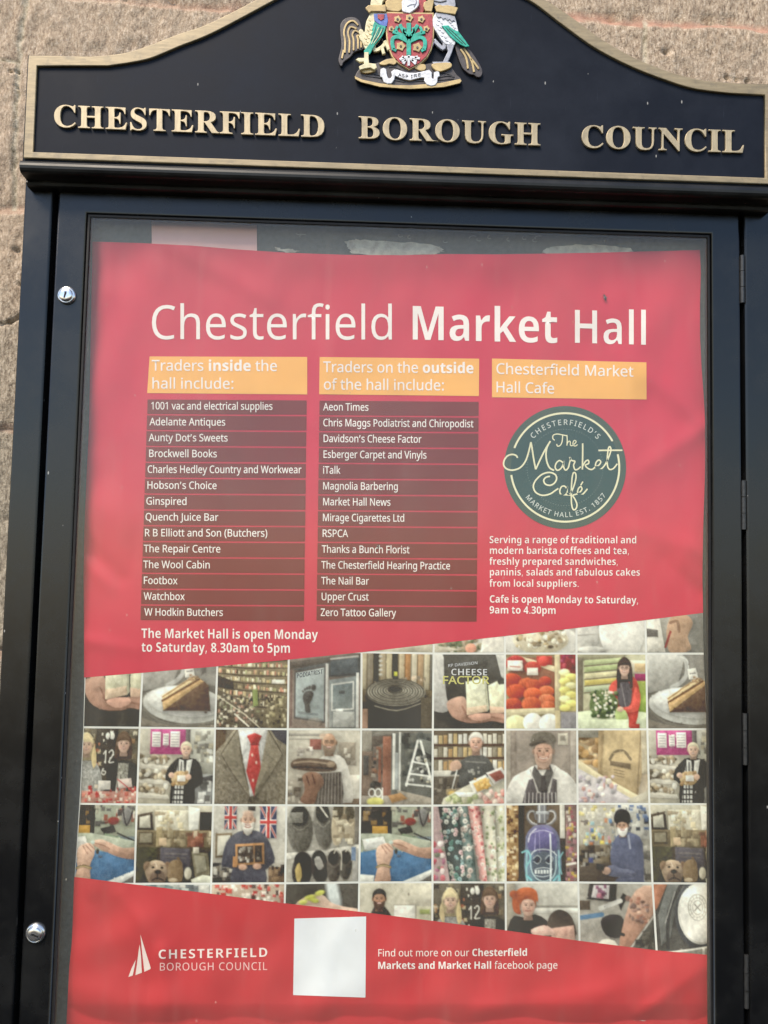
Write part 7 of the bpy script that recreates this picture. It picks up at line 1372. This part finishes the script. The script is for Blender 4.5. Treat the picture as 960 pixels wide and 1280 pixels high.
def flowers(k): k.bg((206, 200, 184), (216, 210, 196)); k.mess(8, 76, 70, 98, [(112, 124, 90), (150, 140, 110), (90, 100, 74), (186, 160, 130)], 50, 4, 10, rnd=True); k.el(52, 94, 8, 7, (222, 150, 124)); k.po([(70, 74), (100, 70), (100, 100), (66, 100)], (222, 216, 204)); k.po([(0, 90), (40, 96), (0, 102)], (190, 180, 160))
def food(k): k.bg((196, 190, 180), (206, 200, 190)); k.el(50, 84, 56, 24, (226, 222, 214)); k.el(50, 82, 40, 20, (204, 192, 164), sh=16); k.mess(16, 66, 84, 92, [(222, 214, 190), (150, 130, 100), (186, 160, 110), (104, 92, 72), (236, 230, 212)], 60, 3, 8, rnd=True); k.el(64, 92, 4, 2.4, (90, 76, 60)); k.ln([(30, 66), (60, 70)], 3, (160, 70, 56))
def cups(k): k.bg((206, 202, 194), (200, 196, 186)); k.po([(0, 50), (30, 50), (30, 86), (20, 96), (0, 96)], (222, 218, 210), (196, 192, 184), sm=1); k.el(66, 66, 34, 46, (226, 222, 214), sh=16); k.po([(0, 94), (34, 92), (40, 102), (0, 102)], (130, 126, 120)); k.el(20, 96, 22, 5, (210, 206, 198)); k.ln([(0, 76), (30, 74)], 2, (176, 172, 164))
def dog(k): k.bg((196, 190, 176), (150, 146, 136)); k.re(54, 40, 105, 105, (128, 126, 120)); k.po([(30, 60), (40, 44), (56, 46), (66, 58), (58, 78), (62, 96), (34, 102), (28, 80)], (176, 140, 112), sm=3); k.ln([(34, 58), (44, 56), (46, 70)], 4, (140, 104, 82)); k.po([(0, 46), (18, 46), (26, 100), (0, 100)], (216, 210, 198)); k.po([(0, 66), (16, 68), (16, 78), (0, 78)], (96, 92, 88)); k.ln([(26, 92), (34, 70)], 3, (150, 60, 56)); k.po([(20, 26), (70, 18), (60, 34), (30, 38)], (150, 110, 96)); k.el(42, 30, 14, 7, (196, 180, 160))

# grid lines of the picture wall, as measured on the paper
CX = [[(725, 108), (850, 106), (912, 104), (1005, 99.5), (1104, 92.5), (1200, 88)], [(725, 181), (840, 178), (912, 174.5), (1005, 171), (1104, 168), (1200, 164.5)], [(725, 275), (835, 271.5), (912, 268.7), (1005, 266.5), (1104, 263.8), (1200, 261)], [(725, 362.5), (815, 361), (912, 359.7), (1005, 358), (1104, 356.5), (1200, 354)],
      [(725, 452), (815, 452), (912, 451.5), (1005, 450.3), (1104, 449), (1200, 447.5)], [(725, 543), (815, 542), (912, 541), (1005, 540.5), (1104, 540.6), (1200, 540)], [(725, 631), (912, 631.5), (1104, 632), (1200, 632.6)], [(725, 720.4), (817, 720.7), (912, 721.5), (1005, 722), (1104, 722.8), (1200, 725)],
      [(725, 805), (817, 807.8), (912, 809.2), (1005, 811.7), (1104, 815.6), (1200, 821.5)], [(725, 878), (817, 880.5), (912, 884.5), (1005, 887), (1104, 888), (1200, 889)]]
RY = [[(90, 725), (890, 726)], [(90, 813), (452, 815.2), (542, 816.8), (890, 817)], [(100, 909), (175, 909.6), (269, 910.6), (360, 911.5), (540, 912), (890, 911.5)], [(98, 1004.6), (175, 1005.6), (269, 1006.2), (450, 1007), (540, 1007), (632, 1005.6), (722, 1004.6), (890, 1005.2)], [(92, 1105), (264, 1104.5), (357, 1104), (449, 1103), (541, 1102.8), (632, 1103), (723, 1103), (816, 1104), (890, 1104.5)], [(88, 1200), (890, 1203)]]
F_ = (0, 0, 100, 100); LFT = (22, 0, 100, 100); RGT = (0, 0, 80, 100)
CELLS = [
 (0, 4, beige, F_, 'beige table top'), (0, 5, flowers, F_, 'posy of flowers on a pale table'), (0, 6, food, F_, 'filled roll on a white plate'), (0, 7, cups, F_, 'white cups'), (0, 8, dog, RGT, 'brown dog beside a grey coat'),
 (1, 0, cheese, (20, 35, 93, 108), 'two cheeses held in a hand, seen close'), (1, 1, cake, F_, 'slice of layered cake on a white plate'), (1, 2, shop, F_, 'crowded shop shelves'), (1, 3, podiatrist, F_, 'podiatrist shop window with a footprint'), (1, 4, rolls, F_, 'big roll of dark carpet'), (1, 5, cheese, F_, 'person in a dark apron holding two cheeses'), (1, 6, wool, F_, 'balls of orange and yellow wool'), (1, 7, florist, F_, 'person in a red cardigan with a bouquet'), (1, 8, cake, RGT, 'cake beside a mug, cut off by the right edge'),
 (2, 0, women, (19, 0, 100, 100), 'two smiling people behind a counter, cut off by the left edge'), (2, 1, pinkstall, F_, 'person in a dark coat at a stall with a pink board'), (2, 2, tie, F_, 'tweed jacket with a red tie'), (2, 3, butcher, F_, 'butcher in glasses holding up meat'), (2, 4, ladder, F_, 'shop front with a white ladder shelf'), (2, 5, deli, F_, 'person in a grey shirt serving at a deli counter'), (2, 6, capman, F_, 'person in a flat cap and white coat'), (2, 7, bag, F_, 'brown paper bag on a counter'), (2, 8, pinkstall, (4, 0, 82, 100), 'stall with a pink board, cut off by the right edge'),
 (3, 0, bench, LFT, 'hands mending a watch, cut off by the left edge'), (3, 1, antiques, F_, 'antiques and a bulldog figure'), (3, 2, flagman, F_, 'bearded person holding a framed box in front of two flags'), (3, 3, shoes, F_, 'rows of slippers and shoes'), (3, 4, bench, F_, 'hands mending a watch on a blue bench'), (3, 5, fabrics, F_, 'rolls of flowered fabric'), (3, 6, bottle, F_, 'violet and blue glass bottle with two handles'), (3, 7, turban, F_, 'person in a dark turban at a shop counter'), (3, 8, antiques, RGT, 'antiques and a bulldog, cut off by the right edge'),
 (4, 1, tealbit, F_, 'sliver of a teal picture'), (4, 2, redstall, F_, 'red and white packets'), (4, 3, nails, F_, 'hand with green nails'), (4, 4, beardman, F_, 'dark haired person with a beard by a door'), (4, 5, women, F_, 'two smiling people with long hair'), (4, 6, redhair, F_, 'person with red hair leaning over another'), (4, 7, tattoo, F_, 'arm being tattooed'), (4, 8, sign, RGT, 'round white sign on a dark ground'),
]
CELL_OBJ = {}
for n_, (r, c, fn, win, lab) in enumerate(CELLS):
    # sheets that are mostly under the red panels are cut where those begin
    k = Pic(win, 100 + n_ if fn not in (cake, pinkstall, bench, antiques, women) else 7)
    fn(k); rgb = k.done()
    u, v = np.meshgrid(np.linspace(0, 1, NPX), np.linspace(0, 1, NPY))
    py = np.full(u.shape, 900.0); px = u
    g = 1.25
    for _ in range(5):
        xa = tabl(CX[c], py) + (g if c else .8); xb = tabl(CX[c + 1], py) - (g if c < 8 else .9)
        px = xa + (xb - xa) * u
        ya = tabl(RY[r], px) + g; yb = tabl(RY[r + 1], px) - g
        py = ya + (yb - ya) * v
    keep = (py > tabl(SL_T, px) - 3) & (py < tabl(SL_B, px) + 3)
    f = grid_faces(NPX, NPY)
    f = f[keep.ravel()[f].any(1)]
    used = np.unique(f); remap = np.zeros(NPX * NPY, int); remap[used] = np.arange(len(used))
    me = mesh_np('printed_photo', S(px, py, 1).reshape(-1, 3)[used], remap[f])
    CELL_OBJ[r, c] = inked('printed_photo', me, ink(rgb.reshape(-1, 3))[used], poster, 'printed picture of ' + lab)

def on_cell(r, c, x, y):
    x = np.asarray(x, float) / 100; y = np.asarray(y, float) / 100
    py = RY[r][0][1] + 50.0
    for _ in range(4):
        px = tabl(CX[c], py) * (1 - x) + tabl(CX[c + 1], py) * x
        py = tabl(RY[r], px) * (1 - y) + tabl(RY[r + 1], px) * y
    return float(px), float(py)
def cell_text(r, c, runs, x0, y0, x1, y1, cap, col, offset=0.0):
    a = on_cell(r, c, x0, y0); b = on_cell(r, c, x1, y1)
    text('printed_lettering', runs, a[0], a[1], b[0], b[1], cap, 1.6, col, CELL_OBJ[r, c], offset=offset)
cell_text(1, 3, [('B', 'PODIATRIST')], 11, 34, 47, 28, 5.6, (92, 92, 92))
cell_text(1, 5, [('R', 'RP DAVIDSON')], 20, 18, 62, 14, 3.6, (214, 212, 204))
cell_text(1, 5, [('B', 'CHEESE')], 24, 28.5, 76, 29, 8.2, (220, 216, 206), -.2)
cell_text(1, 5, [('R', 'FACTOR')], 12, 40, 78, 40, 9.6, (206, 196, 120), .25)
# ------------------------------------------------------------------ an older sheet that shows above the poster, and two small flies
me = None
def old_sheet():
    u, v = np.meshgrid(np.linspace(0, 1, 20), np.linspace(0, 1, 8))
    px = 189.5 + (321 - 189.5) * u + .4 * v; py = 266 + 66 * v + 4.5 * u
    w = un(px, py, .0248 - .0004 * np.sin(u * 6))
    m = mesh_np('old_notice', w.reshape(-1, 3), grid_faces(20, 8))
    set_ink(m, np.array([.80, .47, .43])); smooth(m)
    o = link('old_notice', m, M['ink'])
    o['label'] = 'faded pink sheet of an older notice showing above the top left of the red poster'; o['category'] = 'notice'
old_sheet()

M['fly'] = plain('fly_body', (.022, .012, .012), .4, 0, .3, 900)
M['wing'] = plain('fly_wing', (.16, .12, .11), .3, 0, .1, 900)
def fly(px, py, s, ang, label):
    base = S(px, py, 8) + np.array([0, -.0012 * s, 0])
    root = empty('fly', tuple(base), label, 'insect', 'small flies on the notice board')
    ca, sa = math.cos(ang), math.sin(ang)
    def blob(bm, x, z, rx, ry, rz):
        r = bmesh.ops.create_uvsphere(bm, u_segments=12, v_segments=8, radius=1)
        for v in r['verts']:
            a, b = x + v.co.x * rx, z + v.co.z * rz
            v.co = Vector((base[0] + a * ca - b * sa, base[1] + v.co.y * ry, base[2] + a * sa + b * ca))
    m = .001 * s
    bm = bmesh.new(); blob(bm, 0, -1.9 * m, 1.1 * m, .9 * m, 2.2 * m); blob(bm, 0, .7 * m, 1.0 * m, 1.0 * m, 1.2 * m); blob(bm, 0, 2.2 * m, .8 * m, .7 * m, .6 * m)
    from_bm('body', bm, M['fly'], root, sm=True)
    for q in (-1, 1):
        bm = bmesh.new(); r = bmesh.ops.create_uvsphere(bm, u_segments=10, v_segments=6, radius=1)
        for v in r['verts']:
            a0, b0 = v.co.x * .5 * m, v.co.z * 1.7 * m - 1.8 * m
            t = q * .55; a, b = a0 * math.cos(t) - b0 * math.sin(t), a0 * math.sin(t) + b0 * math.cos(t) + .8 * m
            v.co = Vector((base[0] + a * ca - b * sa, base[1] - .8 * m + v.co.y * .08 * m, base[2] + a * sa + b * ca))
        from_bm('wing', bm, M['wing'], root, sm=True)
        bm = bmesh.new()
        for j in range(3):
            p0 = Vector((q * .6 * m, 0, (1.2 - j) * m)); p1 = Vector((q * 2.4 * m, .6 * m, (2.2 - 1.7 * j) * m))
            d = p1 - p0; r = bmesh.ops.create_cone(bm, cap_ends=True, segments=5, radius1=.12 * m, radius2=.08 * m, depth=d.length)
            R_ = d.to_track_quat('Z', 'Y').to_matrix()
            for v in r['verts']:
                w = R_ @ v.co + (p0 + p1) / 2
                v.co = Vector((base[0] + w.x * ca - w.z * sa, base[1] + w.y, base[2] + w.x * sa + w.z * ca))
        from_bm('leg', bm, M['fly'], root)
fly(755.5, 371.5, 1.35, .35, 'small dark fly on the red poster just above the heading Market Hall')
fly(472.5, 682, .75, -.6, 'tiny dark fly on the trader list over the word Bunch')
fly(852, 289, .8, 1.3, 'small fly caught at the top right edge of the glass')
